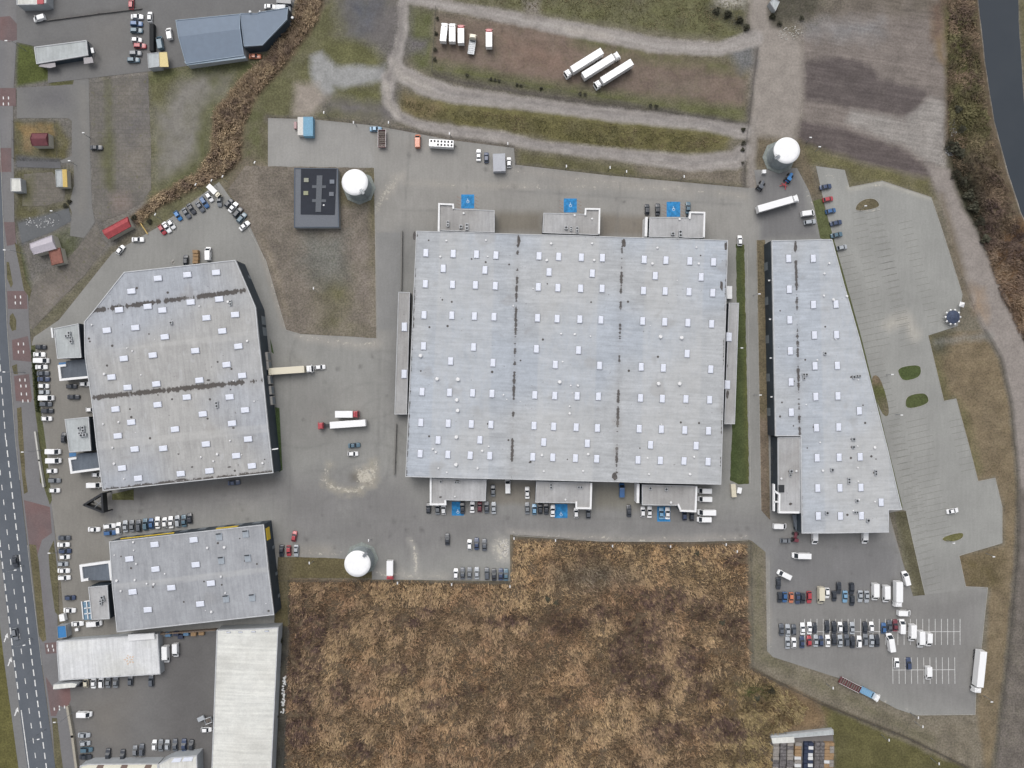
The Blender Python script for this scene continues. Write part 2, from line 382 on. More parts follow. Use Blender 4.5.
co = np.stack([(gx-512)*S,(384-gy)*S,gz],-1).reshape(-1,3); gc = gcol.reshape(-1,3)
M_meadow = ground_mat('meadow', .34, .18, .7, 6, hue=.08)
M_track = ground_mat('gravel track', .16, .10, .8, 5)
M_soil = ground_mat('ploughed soil', .2, .12, .8, 6, streak=(.07,.8,.13,1))
for k, (nm, mt) in enumerate((('ground',M_meadow),('gravel_track',M_track),('earth_lane',M_track),('ploughed_field',M_soil),('bare_ground',ground_mat('bare ground',.15,.12,.8,4)),('earth_field',ground_mat('trodden earth',.2,.14,.8,5,hue=.12)))):
    q = quads[cl==k]; used = np.unique(q); re = np.zeros(nx*ny, np.int64); re[used] = np.arange(len(used))
    me = np_mesh(nm, co[used], re[q]); setcol(me, gc[used]); tag(link(nm, me, mt), kind='structure')
# far sheet to the horizon, lying under all of it
me = pyd('far_ground', [(-6000,-6000,-1.6),(6000,-6000,-1.6),(6000,6000,-1.6),(-6000,6000,-1.6)], [(0,1,2,3)])
setcol(me, np.array([C(112,105,86)]*4)); tag(link('terrain', me, M_meadow), kind='structure')
mw, nt, b = newmat('canal water'); g = NB(nt); geo = g.n('NewGeometry')
f = g.noise(geo.outputs['Position'], .08, 3, .5); g.l(g.mix(f, (.030,.038,.048), (.043,.051,.060)), b.inputs['Base Color'])
b.inputs['Roughness'].default_value = .12
bp = g.n('Bump'); bp.inputs['Strength'].default_value = .06; g.l(g.noise(geo.outputs['Position'], 1.2, 4, .6), bp.inputs['Height']); g.l(bp.outputs[0], b.inputs['Normal'])
sheet('canal_water', [(979,-70),(1018,-70),(1020,20),(1026,110),(1066,265),(1048,265),(1022,212),(1009,172),(995,120),(986,62),(979,0)], lambda x,y: np.full(x.shape+(3,),.03), mw, -0.55, step=12)

# ================================================================== paved ground
yf = Field((146,145,140), .75); Y = yf.add
Y((151,148,142), [(260,110),(520,145),(760,185),(760,245),(400,232),(385,345),(360,340),(375,168),(268,168)], soft=12, warp=4)
Y((131,129,127), [(50,495),(275,478),(400,480),(430,508),(770,515),(770,545),(510,536),(420,560),(290,545),(280,505),(120,520),(60,560)], soft=16, warp=6)
Y((136,132,124), [(32,344),(100,330),(105,490),(120,640),(60,640),(45,440)], soft=6, warp=3)
Y((126,125,125), [(766,535),(905,535),(905,600),(766,610)], soft=14, warp=4)
Y((133,131,128), [(766,605),(985,590),(980,715),(766,660)], soft=12, warp=4)
Y((124,123,123), [(754,172),(796,168),(820,238),(760,240)], soft=5, warp=3)
Y((118,117,117), line=[(395,420,14),(398,300,8),(404,235,10)], soft=10, warp=3, op=.6)
Y((133,127,116), [(488,482),(540,482),(540,504),(488,504)], soft=3, warp=1)
Y((130,123,110), [(496,212),(542,212),(542,232),(496,232)], soft=4, warp=1)
Y((132,124,112), [(600,214),(647,216),(647,236),(600,236)], soft=4, warp=1)
Y((132,128,116), [(594,484),(640,484),(640,508),(594,508)], soft=5, warp=1)
Y((112,109,106), line=[(105,498,9),(200,492,9),(272,482,8)], soft=6, warp=2, op=.8)  # contact shade along the road hall's lower wall, painted into the paving
Y((108,105,102), line=[(280,481,4),(200,488,5),(110,499,5)], soft=5, warp=2, op=.6)  # narrower second pass of that painted wall shade
Y((168,160,140), line=[(330,466,6),(326,482,7),(340,491,7),(362,490,7),(374,478,8),(374,462,5)], soft=5, warp=4, mod=.7, wl=5)
Y((166,158,142), [(355,470),(376,466),(376,486),(360,484)], soft=4, warp=5, mod=.8, wl=4)
Y((112,106,96), [(352,474),(358,474),(358,480),(352,480)], soft=4, warp=2)
Y((172,165,154), line=[(376,206,8),(384,195,8),(395,180,7),(402,176,4)], soft=5, warp=4, mod=.75, wl=5)
Y((166,160,150), line=[(300,335,5),(330,341,5),(360,345,6),(376,344,6)], soft=6, warp=3, mod=.3)
Y((164,158,148), line=[(405,183,3),(450,185,3),(515,186,4),(600,186,3),(680,188,3),(745,196,3)], soft=4, warp=2, mod=.4)
Y((160,154,145), line=[(520,172,8),(600,180,8),(700,190,6)], soft=8, warp=4, mod=.5)
Y((172,168,160), line=[(410,540,2.5),(415,552,4),(417,574,3)], soft=4, warp=1.5, mod=.3)
Y((166,162,154), [(490,545),(498,534),(511,538),(510,562),(496,562)], soft=3, warp=4, mod=.7, wl=4)
Y((168,163,154), line=[(375,572,5),(420,576,5),(445,576,4)], soft=5, warp=2, mod=.5)
Y((150,144,134), line=[(280,552,10),(330,552,10)], soft=6, warp=2, mod=.4)
Y((158,150,138), line=[(260,245,3),(272,285,3),(284,325,3)], soft=4, warp=1)
Y((160,154,146), line=[(510,532,3),(560,536,4),(650,540,4),(745,537,4)], soft=4, warp=1.5, mod=.25)
Y((158,152,142), line=[(766,560,3),(768,640,3)], soft=4, warp=2, mod=.2)
Y((150,140,126), line=[(905,555,4),(896,530,3),(892,515,3)], soft=4, warp=1)
Y((116,112,108), [(300,395),(330,395),(330,440),(300,430)], soft=18, warp=8, op=.4)
for k in range(95):                                          # oil marks and tyre dirt
    x, y = random.choice([(random.uniform(290,400),random.uniform(350,560)),(random.uniform(400,740),random.uniform(150,230)),(random.uniform(300,760),random.uniform(512,540)),(random.uniform(770,900),random.uniform(540,650)),(random.uniform(100,260),random.uniform(495,520))])
    r = random.uniform(.5,1.6); Y((92,90,88), [(x-r,y-r),(x+r,y-r*.7),(x+r,y+r),(x-r*.8,y+r)], soft=1.5, warp=.6, op=random.uniform(.4,.9))
for p in ([(376,232),(402,232),(401,330),(377,330)],): Y((136,136,135), p, soft=1, warp=.3, op=.7)
Y((157,155,151), [(268,120),(374,127),(374,167),(268,166)], soft=2, warp=1, op=.6)
for a_,b_ in (((150,497),(270,484)),((120,512),(275,494)),((402,210),(436,211)),((500,190),(742,205)),((520,516),(760,523)),((290,350),(290,540)),((380,350),(376,560)),((770,545),(900,548)),((300,520),(420,522)),((560,190),(556,236)),((410,135),(404,230)),((620,184),(616,236))):
    Y((122,121,118), line=[(a_[0],a_[1],1),(b_[0],b_[1],1)], soft=1.4, warp=.4, op=.75, mod=.5, wl=20)
for k_ in range(26):
    x_, y_ = random.choice([(random.uniform(285,400),random.uniform(345,540)),(random.uniform(400,740),random.uniform(150,215)),(random.uniform(300,760),random.uniform(510,536)),(random.uniform(775,960),random.uniform(545,700)),(random.uniform(60,270),random.uniform(495,525))]); w_ = random.uniform(5,16); h_ = random.uniform(4,12)
    Y(random.choice([(154,152,147),(132,131,128),(128,127,125),(156,153,147)]), [(x_-w_,y_-h_),(x_+w_*.7,y_-h_),(x_+w_,y_+h_),(x_-w_,y_+h_*.6)], soft=7, warp=5, op=.45, mod=.4)
for k_ in range(26):                                         # arcs of tyre marks
    x_, y_, r_ = random.uniform(295,390), random.uniform(350,540), random.uniform(18,60); t0 = random.uniform(0,6.28)
    Y((118,117,115), line=[(x_+r_*math.cos(t0+i*.18),y_+r_*.8*math.sin(t0+i*.18),.9) for i in range(7)], soft=1.8, warp=.5, op=.5, mod=.3)
M_yard = ground_mat('block paving', .06, .06, .7, 13, streak=(.9,.12,.035), wear=C(196,190,177))
M_asph = ground_mat('asphalt', .07, .05, .8, 7)
M_grass = ground_mat('mown grass', .28, .14, .7, 4)
YARD = [(268,118),(314,119.5),(375,125.6),(409,132),(450,140),(490,145),(514,148),(515.6,164.7),(610,175.6),(748.4,188),(757,188),(754,170),(797,168),(809,191),(819,222),(820,238),(832,238),(902,510),(889,513),(902,560),(913,596),(925,595),(924,590),(988,588),(981,650),(975.7,693),(975,714.5),(915.6,715),(897,709),(837.5,677.7),(773,657),(767,651),(765.6,552),(752,541),(748,539.5),(690,541.5),(600,541),(550,537),(510,534.5),(510,581),(372,579.5),(372,560),(300,557),(278,557),(274,626),(117,641),(66,641),(59,560),(51.5,504),(45,440),(32,344),(34,337),(59,320),(112.5,253),(160,226),(219,182),(250,225.6),(265.6,260.6),(285,328),(268,240)]
YARD = YARD[:-1]+[(300,334),(377,338),(374,168),(268,167)]
WEAR = [([(328,466,5),(325,480,6),(338,490,6),(360,490,6),(374,478,7),(375,462,4)],8,.9),([(352,470),(376,464),(377,486),(358,486)],7,.75),([(374,212,6),(384,196,8),(396,180,6)],7,.9),([(300,335,4),(330,341,4),(360,345,5),(376,344,5)],5,.8),
 ([(405,184,2),(450,185,2),(515,187,3),(600,187,2),(680,189,2),(742,197,2)],3,.8),([(515,172,5),(600,180,5),(690,190,4)],7,.7),([(411,540,2),(415,552,4),(417,574,3)],3,1.0),([(490,547),(497,534),(511,538),(511,562),(497,564)],6,.72),([(375,573,4),(420,577,4),(446,576,3)],4,.85),([(282,550,4),(340,552,5)],6,.75),
 ([(260,245,2),(272,285,3),(286,326,3)],3,.8),([(512,533,3),(560,537,3),(650,540.5,3),(745,538,3)],3,.8),([(767,556,3),(770,645,4),(776,655,4)],5,.7),([(905,556,3),(897,532,3),(892,514,2)],4,.9),([(808,192,4),(816,215,4),(820,236,3)],5,.8),([(836,676,4),(870,694,4),(905,710,4)],6,.7),([(910,714,3),(974,714,3)],4,.6),([(985,600,4),(980,650,4)],6,.6),([(115,252,3),(62,318,4)],4,.5)]
sheet('paved_yard', YARD, yf, M_yard, 0.03, step=2.1, wear=WEAR)
# car park east
cpf = Field((152,152,147), .8); CP = cpf.add
CP((158,158,153), line=[(836,180,12),(880,320,12),(930,500,14)], soft=14, warp=4, op=.6)
CP((145,145,141), line=[(868,190,10),(915,345,10),(960,520,16)], soft=16, warp=5, op=.6)
CP((140,139,135), [(905,570),(985,560),(985,600),(905,600)], soft=20, warp=4)
CP((178,174,162), line=[(850,188,4),(882,182,4),(930,197,4)], soft=3, warp=1)
CP((180,174,162), line=[(890,325,6),(905,318,6),(915,335,5)], soft=8, warp=4, mod=.6)
CARP = [(815.8,166),(844.7,170),(849.4,187.3),(882,181),(931,197.5),(942,230),(962.4,295),(957.7,326),(928,335.6),(943.7,401),(956,398.7),(970,450),(978,481.4),(995,478),(1002,507),(1002,543),(959,555.6),(965.6,586.5),(987.5,587.5),(924,594.5),(906,511),(902,509.5),(860.5,340),(833,239),(823,198)]
sheet('car_park', CARP, cpf, M_yard, 0.036, step=3.2, wear=[([(850,189,2),(882,182.5,2),(930,198.5,2)],3,.9),([(890,326,4),(904,318,4),(914,338,4)],6,.8),([(855,213,3),(880,209,3)],3,.9),([(816,166),(844,170),(848,186),(820,184)],8,.45),([(944,402,2),(956,400,2),(970,450,2)],3,.5)])
# lower left lot and other lots
lotf = Field((117,115,113), .7)
lotf.add((122,117,110), [(85,700),(130,690),(120,745),(90,740)], soft=18, warp=6)
lotf.add((96,93,92), [(160,640),(215,632),(212,768),(165,740)], soft=14, warp=5, op=.6)
sheet('service_yard', [(60,680),(162,632),(279,622),(272,800),(82,800),(70,706)], lotf, M_asph, 0.028, step=4)
f = Field((118,117,116), .6); f.add((124,121,117), [(90,20),(130,15),(128,70),(90,72)], soft=14, warp=5); f.add((100,98,96), line=[(48,20,2),(150,6,2)], soft=2, warp=.5)
sheet('side_yard', [(16,-40),(304,-40),(292,12),(268,50),(244,58),(186,66),(160,70),(48,83),(48,70),(34,46),(16,42)], f, M_asph, 0.026, step=4)
# brown field inside the estate
ff = Field((122,113,102), .85); ff.add((106,102,74), [(320,280),(368,270),(374,332),(322,335)], soft=16, warp=6, mod=.4); ff.add((116,108,98), [(262,180),(295,180),(300,280),(280,270)], soft=12, warp=5, mod=.4)
ff.add((104,98,66), line=[(371,170,5),(373,230,5),(372,290,5)], soft=5, warp=2, mod=.4); ff.add((142,130,112), line=[(262,235,3),(275,270,3),(287,315,3)], soft=4, warp=2, mod=.4)
ff.add((104,98,70), [(338,178),(374,170),(372,205),(340,205)], soft=6, warp=3, mod=.3)
ff.add((132,122,110), line=[(243,160,4),(262,205,5),(268,240,3)], soft=5, warp=2, mod=.3)
ff.add((114,113,106), [(305,230),(345,232),(350,280),(318,285),(300,262)], soft=10, warp=6, mod=.3); ff.add((132,122,112), [(350,240),(374,240),(374,330),(345,325),(352,280)], soft=10, warp=6, mod=.4)
sheet('brown_field', [(245,166),(374,168),(376.5,338),(300,333.5),(286,330),(266,261),(250,226),(228,190)], ff, M_meadow, 0.045, step=3, jit=.8)
sheet('grass_corner', [(279,557),(301,557.5),(330,558),(372,560.5),(372,578),(290,578),(288,626),(275,626)], Field((100,92,68)).add((112,104,84), [(276,555),(292,557),(290,600),(280,600)], soft=5, mod=.4), M_meadow, 0.045, step=3, jit=.5)
gf = Field((78,86,56)); gf.add((104,104,62), line=[(746,245,3),(749,480,3)], soft=4, warp=2, mod=.4); gf.add((66,78,46), line=[(735,390,5),(733,475,5)], soft=6, warp=2, mod=.4)
sheet('lawn', [(736,244.5),(744,244.5),(747,380),(749,484),(738,484),(730,480),(732,424),(737,340)], gf, M_grass, 0.05, step=2.4, jit=.9)
sheet('earth_verge', [(756,240),(765,240),(770,520),(761,510)], Field((116,106,86)).add((122,109,98), [(757,420),(768,420),(770,520),(760,512)], soft=8), M_meadow, 0.05, step=3, jit=.3)
wf = Field((96,92,74)); wf.add((122,118,102), line=[(893,512,3),(904,560,3),(913,594,3)], soft=3, warp=1)
sheet('grass_wedge', [(894,512),(906,511.5),(925,595),(913,596),(903,560)], wf, M_meadow, 0.055, step=3, jit=.3)
sheet('grass_sliver', [(813,201),(822,198.5),(834,240),(862,340),(903,509),(898,500),(858,341),(830,242),(820,238)], Field((92,98,54), .75), M_grass, 0.055, step=3, jit=.3)
sheet('grass_island', [(855,212),(856,205),(863,199.5),(872,198),(878,201),(880,208)], Field((108,100,80)), M_meadow, 0.06, step=3, jit=.3)
sheet('grass_island', [(897,367.5),(919.5,364),(921.5,372),(918,378),(904,381.5),(899,376)], Field((78,92,42), .75), M_grass, 0.06, step=3, jit=.2)
sheet('grass_island', [(906,410),(905,400),(909,395),(923,392.5),(928,396),(929,404)], Field((82,92,44), .75), M_grass, 0.06, step=3, jit=.2)
sheet('grass_island', [(869,377),(880,374),(891,415),(882,417)], Field((96,98,64)).add((122,108,90), [(869,374),(882,372),(884,384),(871,386)], soft=3).add((112,104,88), [(880,400),(892,400),(892,418),(880,418)], soft=6), M_meadow, 0.06, step=3, jit=.3)
sheet('grass_island', [(941,538),(951,534),(963.5,532),(963,538),(955,541.5),(944,541.5)], Field((104,102,68)), M_meadow, 0.06, step=3, jit=.4)
sheet('grass_strip', [(270,338),(272,345),(274,354),(271.5,352)], Field((70,92,46), .75), M_grass, 0.06, step=3)
sheet('grass_strip', [(275,407),(279.5,408),(282.5,470),(279,472),(277,440)], Field((72,92,46), .75), M_grass, 0.06, step=3)
sheet('grass_strip', [(112,494),(134,489),(134,500),(112,500)], Field((92,92,62)), M_meadow, 0.06, step=3, jit=.4)
sheet('grass_strip', [(31,346),(35,345),(41,410),(46,444),(52,500),(50,505),(44,487),(40,482),(39,440),(34,400)], Field((92,93,66)).add((76,82,54), line=[(34,350,3),(38,405,3),(42,440,3)], soft=2), M_grass, 0.06, step=3, jit=.3)

# ================================================================== road, pavement, markings
rf = Field((96,101,108)); rf.add((103,107,113), line=[(-10,480,5),(6,560,5),(22,660,5),(40,768,5)], soft=6, op=.7)
M_road = ground_mat('road asphalt', .05, .05, .8, 6)
def rx(y):                                                    # right kerb of the road
    ks = [(-60,-4),(100,-2),(220,3),(330,7),(445,15.6),(560,29),(660,41),(768,55.5),(840,65)]
    for (a,b),(c,d) in zip(ks,ks[1:]):
        if a <= y <= c: return b+(d-b)*(y-a)/(c-a)
    return ks[-1][1]
ysamp = list(range(-60,841,20))
sheet('road', [(rx(y),y) for y in ysamp]+[(rx(y)-62,y) for y in ysamp[::-1]], rf, M_road, 0.02, step=5)
sf = Field((124,124,124))
sheet('road_shoulder', [(rx(y)-28-(0 if y<700 else (y-700)*.0),y) for y in range(560,841,20)]+[(rx(y)-37,y) for y in range(840,559,-20)], sf, M_asph, 0.026, step=5)
sheet('grass_verge', [(rx(y)-37,y) for y in range(600,841,20)]+[(rx(y)-70,y) for y in range(840,599,-20)], Field((98,94,58)), M_meadow, 0.03, step=4, jit=.4)
pf = Field((122,121,122)); pf.add((134,131,128), line=[(10,0,4),(10,230,5)], soft=5, op=.5); pf.add((112,106,112), line=[(36,560,5),(52,640,5)], soft=5, op=.5)
def px_off(y, a): return rx(y)+a
sheet('pavement', [(rx(y)+.6,y) for y in range(-60,841,20)]+[(q,w) for w,q in ((840,84),(768,78),(700,68),(660,57.5),(641,57.5),(560,58),(504,51.5),(440,40),(400,35),(345,31),(320,29),(290,28),(260,20),(230,14.5),(100,13),(40,16.5),(-60,16.5))], pf, M_asph, 0.032, step=4)
redf = Field((124,99,97)); redf.add((114,100,100), [(0,0),(60,0),(60,800),(0,800)], soft=5, mod=.6)
M_brick = ground_mat('red brick paving', .10, .06, .6, 4)
for pl in ([(0,17),(10,16),(17,24),(17,40),(9,42),(0,40)],[(0,88),(16,88),(16,106),(0,106)],[(0,148),(11.5,148),(11.5,172),(0,172)],[(4,222),(15,222),(16,244),(7,246)],[(7,291),(27,291),(27.5,309),(8,309)],[(12,340),(28,336),(32,362),(13,360)],[(14,376),(29,374),(32,398),(31,402),(16,401)],[(24,500),(50,507),(52,533),(42,540),(36,560),(30,552)],[(44.5,643),(57,642),(57.5,653),(46,654)],[(45.5,676),(55,690),(70,688),(71,700),(67,708),(60,706),(56,716),(51,716)]):
    sheet('brick_crossing', pl, redf, M_brick, 0.04, step=4)
gsf = Field((101,96,70), .85); gsf.add((110,98,70), line=[(20,410,2),(24,470,2),(35,560,2),(44,640,2)], soft=3, mod=.4)
for pl in ([(6.5,262),(9,262),(13,284),(11,288),(7,278)],[(10,316),(13,313),(16.5,320),(16,330),(12,331),(9.5,324)],[(12,366),(17,364),(18,374),(14,374)],[(17,408),(21.5,407),(25.5,475),(28,492),(24,494),(18.5,440)],[(29,544),(36,545),(38.5,560),(46.5,640),(43,642),(39,636)],[(52,718),(57,718),(63,768),(64,840),(60,840)],[(48.5,552),(54,540),(58,575),(59,616),(55,612),(50,575)],[(14.5,242),(19,246),(26,280),(31.5,290),(30,298),(24,290)]):
    sheet('grass_strip', pl, gsf, M_meadow, 0.046, step=3, jit=.25)
M_white = simple('white road paint', C(226,226,224), .8, var=.25, vscale=1.5)
M_pale = simple('worn stall paint', C(176,175,168), .85, var=.2, vscale=1.0)
M_joint = simple('dark stall joint', C(124,123,117), .9, var=.2)
def strip(bm, a, b, w, z):
    a = P(*a); b = P(*b); d = (b-a).normalized(); n = Vector((-d.y,d.x,0))*w/2
    bm.faces.new([bm.verts.new((v.x,v.y,z)) for v in (a-n,b-n,b+n,a+n)])
bm = bmesh.new()
def dashes(pts, dash, gap, w, z=.032):
    # along a polyline in grid units
    L = 0; on = True; rest = dash
    for p, q in zip(pts, pts[1:]):
        D = math.hypot(q[0]-p[0],q[1]-p[1]); t = 0
        while t < D-1e-6:
            s = min(rest, D-t)
            if on: strip(bm, (p[0]+(q[0]-p[0])*t/D, p[1]+(q[1]-p[1])*t/D), (p[0]+(q[0]-p[0])*(t+s)/D, p[1]+(q[1]-p[1])*(t+s)/D), w, z)
            t += s; rest -= s
            if rest <= 1e-6: on = not on; rest = dash if on else gap
ln = lambda o, y0, y1: [(rx(y)-o, y) for y in range(y0,y1+1,10)]
dashes(ln(9.5,330,440), 7, 4.5, .32); dashes(ln(9.0,440,840), 6.5, 4, .42)
dashes(ln(18.5,440,840), 5.5, 9.5, .30)
dashes(ln(27.0,540,700), 7, 4, .42); dashes(ln(26.5,710,840), 200, .1, .34)
for (x,y) in ((6,638),(9.8,662),(16.4,712)):
    a = P(x-1.8,y+4); b_ = P(x+1.6,y-5); d = (b_-a); n = Vector((-d.y,d.x,0)).normalized()
    bm.faces.new([bm.verts.new((v.x,v.y,.034)) for v in (a-n*.2, a+d*.55-n*.25, a+d*.5-n*1.0, b_, a+d*.6+n*.5, a+d*.55+n*.25, a+n*.2)])
for cx, cy in ((18,297),(18,303),(21,344),(21,352),(22.5,380),(23.5,386),(24,394),(25.5,401),(50,646),(51,650),(6,98),(6,104),(57,709),(62,707)):
    for o in (-2.6,2.6): strip(bm, (cx+o-.1,cy-1.4), (cx+o+.1,cy+1.4), .4, .048)
tag(link('road_markings', mesh_from(bm,'road_markings'), M_white), kind='structure')
bm = bmesh.new()
for k in range(26):
    x = 804.5+k*6.22
    if x > 962: break
    strip(bm, (x,618.8), (x,644.8 if not 4 < k < 6 else 630), .16, .05)
strip(bm, (804,631.6), (960.3,631.6), .16, .052)
for k in range(11): strip(bm, (892.6+k*6.2,657.4), (892.9+k*6.2,683.8), .16, .05)
strip(bm, (892,670), (955,669.6), .16, .052)
tag(link('stall_markings', mesh_from(bm,'stall_markings'), M_white), kind='structure')
bm = bmesh.new()
def stalls(p0, p1, n, ln_, skip=()):
    for i in range(n):
        if i in skip: continue
        t = i/(n-1); x = p0[0]+(p1[0]-p0[0])*t; y = p0[1]+(p1[1]-p0[1])*t
        l = ln_*random.uniform(.8,1.05); strip(bm, (x-l/2,y+l*.11), (x+l/2,y-l*.11), .13, .046)
stalls((846,256),(918,505),42,14); stalls((858,212),(884,345),22,13); stalls((872,212),(908,345),22,15); stalls((905,222),(934,322),17,13)
stalls((832,250),(842,290),8,8); stalls((880,225),(905,330),18,12); stalls((893,425),(930,585),26,12); stalls((916,420),(940,535),20,24); stalls((955,420),(968,470),9,14); stalls((918,512),(936,590),13,14)
tag(link('stall_markings', mesh_from(bm,'stall_joints'), M_joint), kind='structure')
# blue bays for disabled drivers
M_bay = simple('blue bay paint', C(46,136,196), .8, var=.32, vscale=.8)
M_symbol = simple('bay symbol paint', C(214,228,238), .8, var=.1)
def bay(x, y, w, h):
    me = pyd('blue_bay', [(*P(x-w/2,y+h/2)[:2],.04),(*P(x+w/2,y+h/2)[:2],.04),(*P(x+w/2,y-h/2)[:2],.04),(*P(x-w/2,y-h/2)[:2],.04)], [(0,1,2,3)])
    tag(link('blue_bay', me, M_bay), kind='structure')
    bm = bmesh.new(); c = P(x+.3, y-.5 if y < 384 else y+3)                    # wheelchair sign: head, body, seat, wheel
    def q(pts): bm.faces.new([bm.verts.new((c.x+a*.95,c.y+b*.95,.046)) for a,b in pts])
    q([(.16*math.cos(t*math.pi/4)-.15,.16*math.sin(t*math.pi/4)+.75) for t in range(8)])
    q([(-.25,-.05),(-.05,-.05),(-.05,.5),(-.25,.5)]); q([(-.05,-.05),(.4,-.05),(.4,.12),(-.05,.12)]); q([(.4,-.5),(.58,-.5),(.42,.12),(.26,.12)]); q([(-.05,.22),(.3,.22),(.3,.34),(-.05,.34)])
    for i in range(14):
        a0 = math.radians(110+i*17); a1 = math.radians(110+(i+1)*17)
        q([(.42*math.cos(a0)-.05,.42*math.sin(a0)-.25),(.56*math.cos(a0)-.05,.56*math.sin(a0)-.25),(.56*math.cos(a1)-.05,.56*math.sin(a1)-.25),(.42*math.cos(a1)-.05,.42*math.sin(a1)-.25)])
    tag(link('bay_symbol', mesh_from(bm,'bay_symbol'), M_symbol), kind='structure')
for b_ in ((467.7,201.5,13,14),(570.3,205.5,13,14),(673.4,209.3,13.5,15),(457.8,508.6,12,14),(561,511,13,14),(663.7,514,13,15)): bay(*b_)
M_rust = simple('faded red hatching', C(150,120,108), .9, var=.3)
bm = bmesh.new()
for x, y in ((467.7,201.5),(570.3,205.5),(673.4,209.3)):
    for s_ in (-1,1):
        for k in range(4): strip(bm, (x+s_*9-2,y-5+k*3.4), (x+s_*9+2,y-3+k*3.4), .14, .042)
tag(link('hatch_markings', mesh_from(bm,'hatch'), M_rust), kind='structure')

# old slab yards and the side street in the upper left
def slab_mat(name, w, rot, k):
    m, nt, b = newmat(name); g = NB(nt); at = g.n('Attribute', attribute_name='col'); pos = g.n('NewGeometry').outputs['Position']
    mp = g.n('Mapping'); mp.inputs['Rotation'].default_value = (0,0,rot); g.l(pos, mp.inputs['Vector'])
    br = g.n('TexBrick'); br.inputs['Scale'].default_value = 1.0; br.inputs['Brick Width'].default_value = w; br.inputs['Row Height'].default_value = w*.62; br.inputs['Mortar Size'].default_value = .10; br.inputs['Mortar Smooth'].default_value = .8
    br.inputs['Color1'].default_value = (1-k,1-k,1-k,1); br.inputs['Color2'].default_value = (1+k,1+k,1+k*.9,1); br.inputs['Mortar'].default_value = (.80,.81,.76,1); g.l(mp.outputs[0], br.inputs['Vector'])
    f = g.ramp(g.noise(pos,1.2,4,.65),.3,.7,.84,1.14); f2 = g.ramp(g.noise(pos,.22,4,.6),.3,.7,.9,1.1)
    c = g.mix(1.0, at.outputs['Color'], br.outputs['Color'], 'MULTIPLY'); c = g.mix(1.0, c, g.grey(g.math('MULTIPLY',f,f2)), 'MULTIPLY')
    weed = g.ramp(g.noise(pos,.5,4,.7),.56,.72,0,.7); c = g.mix(weed, c, C(104,102,72)); g.l(c, b.inputs['Base Color']); b.inputs['Roughness'].default_value = .95; return m
M_slab = slab_mat('old concrete slabs', 2.6, 0.0, .07); M_slab2 = slab_mat('old concrete slabs turned', 2.4, .62, .09)
of = Field((110,106,101)); of.add((126,120,112), [(122,90),(148,90),(150,190),(122,170)], soft=10, warp=5, mod=.5); of.add((96,95,68), [(100,140),(112,135),(113,190),(104,185)], soft=5, warp=3, mod=.4); of.add((128,116,110), [(112,196),(128,192),(132,208),(116,212)], soft=6, warp=3, mod=.4)
of.add((104,101,100), [(116,130),(150,80),(150,120),(130,150)], soft=10, warp=5, mod=.5); of.add((96,96,70), line=[(107,80,5),(109,120,6),(110,150,5),(111,190,4)], soft=3, warp=1.5, mod=.25)
sheet('old_slab_yard', [(90,84),(108,79),(148,74),(151,150),(151,190),(140,204),(120,215),(100,222),(95,215),(91,150)], of, M_slab, .02, step=4, jit=.8)
o2 = Field((112,107,101)); o2.add((100,98,76), [(70,300),(100,268),(108,270),(60,322)], soft=5, warp=3, mod=.3); o2.add((128,121,114), [(40,290),(70,275),(74,290),(44,315)], soft=8, warp=4, mod=.4)
sheet('old_slab_yard', [(34,284),(60,268),(84,240),(97,222),(101,238),(108,243),(84,276),(60,300),(33,329),(29,322),(30,296)], o2, M_slab2, .021, step=4, jit=.8)
o3 = Field((112,107,100)); o3.add((98,96,70), [(24,178),(34,176),(32,206),(22,206)], soft=4, warp=2, mod=.3)
sheet('old_slab_yard', [(24,174),(52,172),(66,186),(64,200),(44,206),(22,206)], o3, M_slab, .022, step=4, jit=.8)
ss = Field((124,123,121)); ss.add((112,111,112), [(20,88),(70,84),(70,110),(30,108)], soft=8, warp=3, mod=.3); ss.add((134,131,126), line=[(83,90,5),(84,160,5),(82,210,6)], soft=4, op=.7)
sheet('side_street', [(17,88),(48,86),(73,84.5),(74,80),(89,79),(90,150),(92,205),(95,222),(84,238),(70,236),(72,212),(69,205),(74,185),(74,162),(62,163),(60,160.5),(72,156),(72,121),(68,118),(17,118)], ss, M_asph, .024, step=4, jit=.4)
sheet('side_street', [(17,161),(60,162),(61,168.5),(17,167)], Field((104,104,106)), M_asph, .0255, step=4, jit=.3)
sheet('side_street', [(18,224),(45,216),(69,208),(71,221),(52,232),(22,243)], Field((104,106,108)), M_asph, .0235, step=4, jit=.3)

# kerbs: real low stones round the islands and along the paved edges
M_kerb = simple('kerb stone', C(168,166,160), .9, var=.2, vscale=1.0)
def chaikin(p):
    for _ in range(2): p = [q for a, r in zip(p, p[1:]+p[:1]) for q in ((a[0]*.75+r[0]*.25,a[1]*.75+r[1]*.25),(a[0]*.25+r[0]*.75,a[1]*.25+r[1]*.75))]
    return p
bm = bmesh.new()
def kerb(pts, close=False, w=.16, z=.14):
    q = pts+pts[:1] if close else pts
    for a, c in zip(q, q[1:]):
        a = P(*a); c = P(*c); d = c-a; L = d.length
        if L < .02: continue
        bbox(bm, .005, L-.005, -w/2, w/2, -.02, z, Matrix.Translation((a.x,a.y,0)) @ Matrix.Rotation(math.atan2(d.y,d.x),4,'Z'))
for pl in ([(855,212),(856,205),(863,199.5),(872,198),(878,201),(880,208)],[(897,367.5),(919.5,364),(921.5,372),(918,378),(904,381.5),(899,376)],[(906,410),(905,400),(909,395),(923,392.5),(928,396),(929,404)],[(941,538),(951,534),(963.5,532),(963,538),(955,541.5),(944,541.5)]): kerb(chaikin(pl), True)
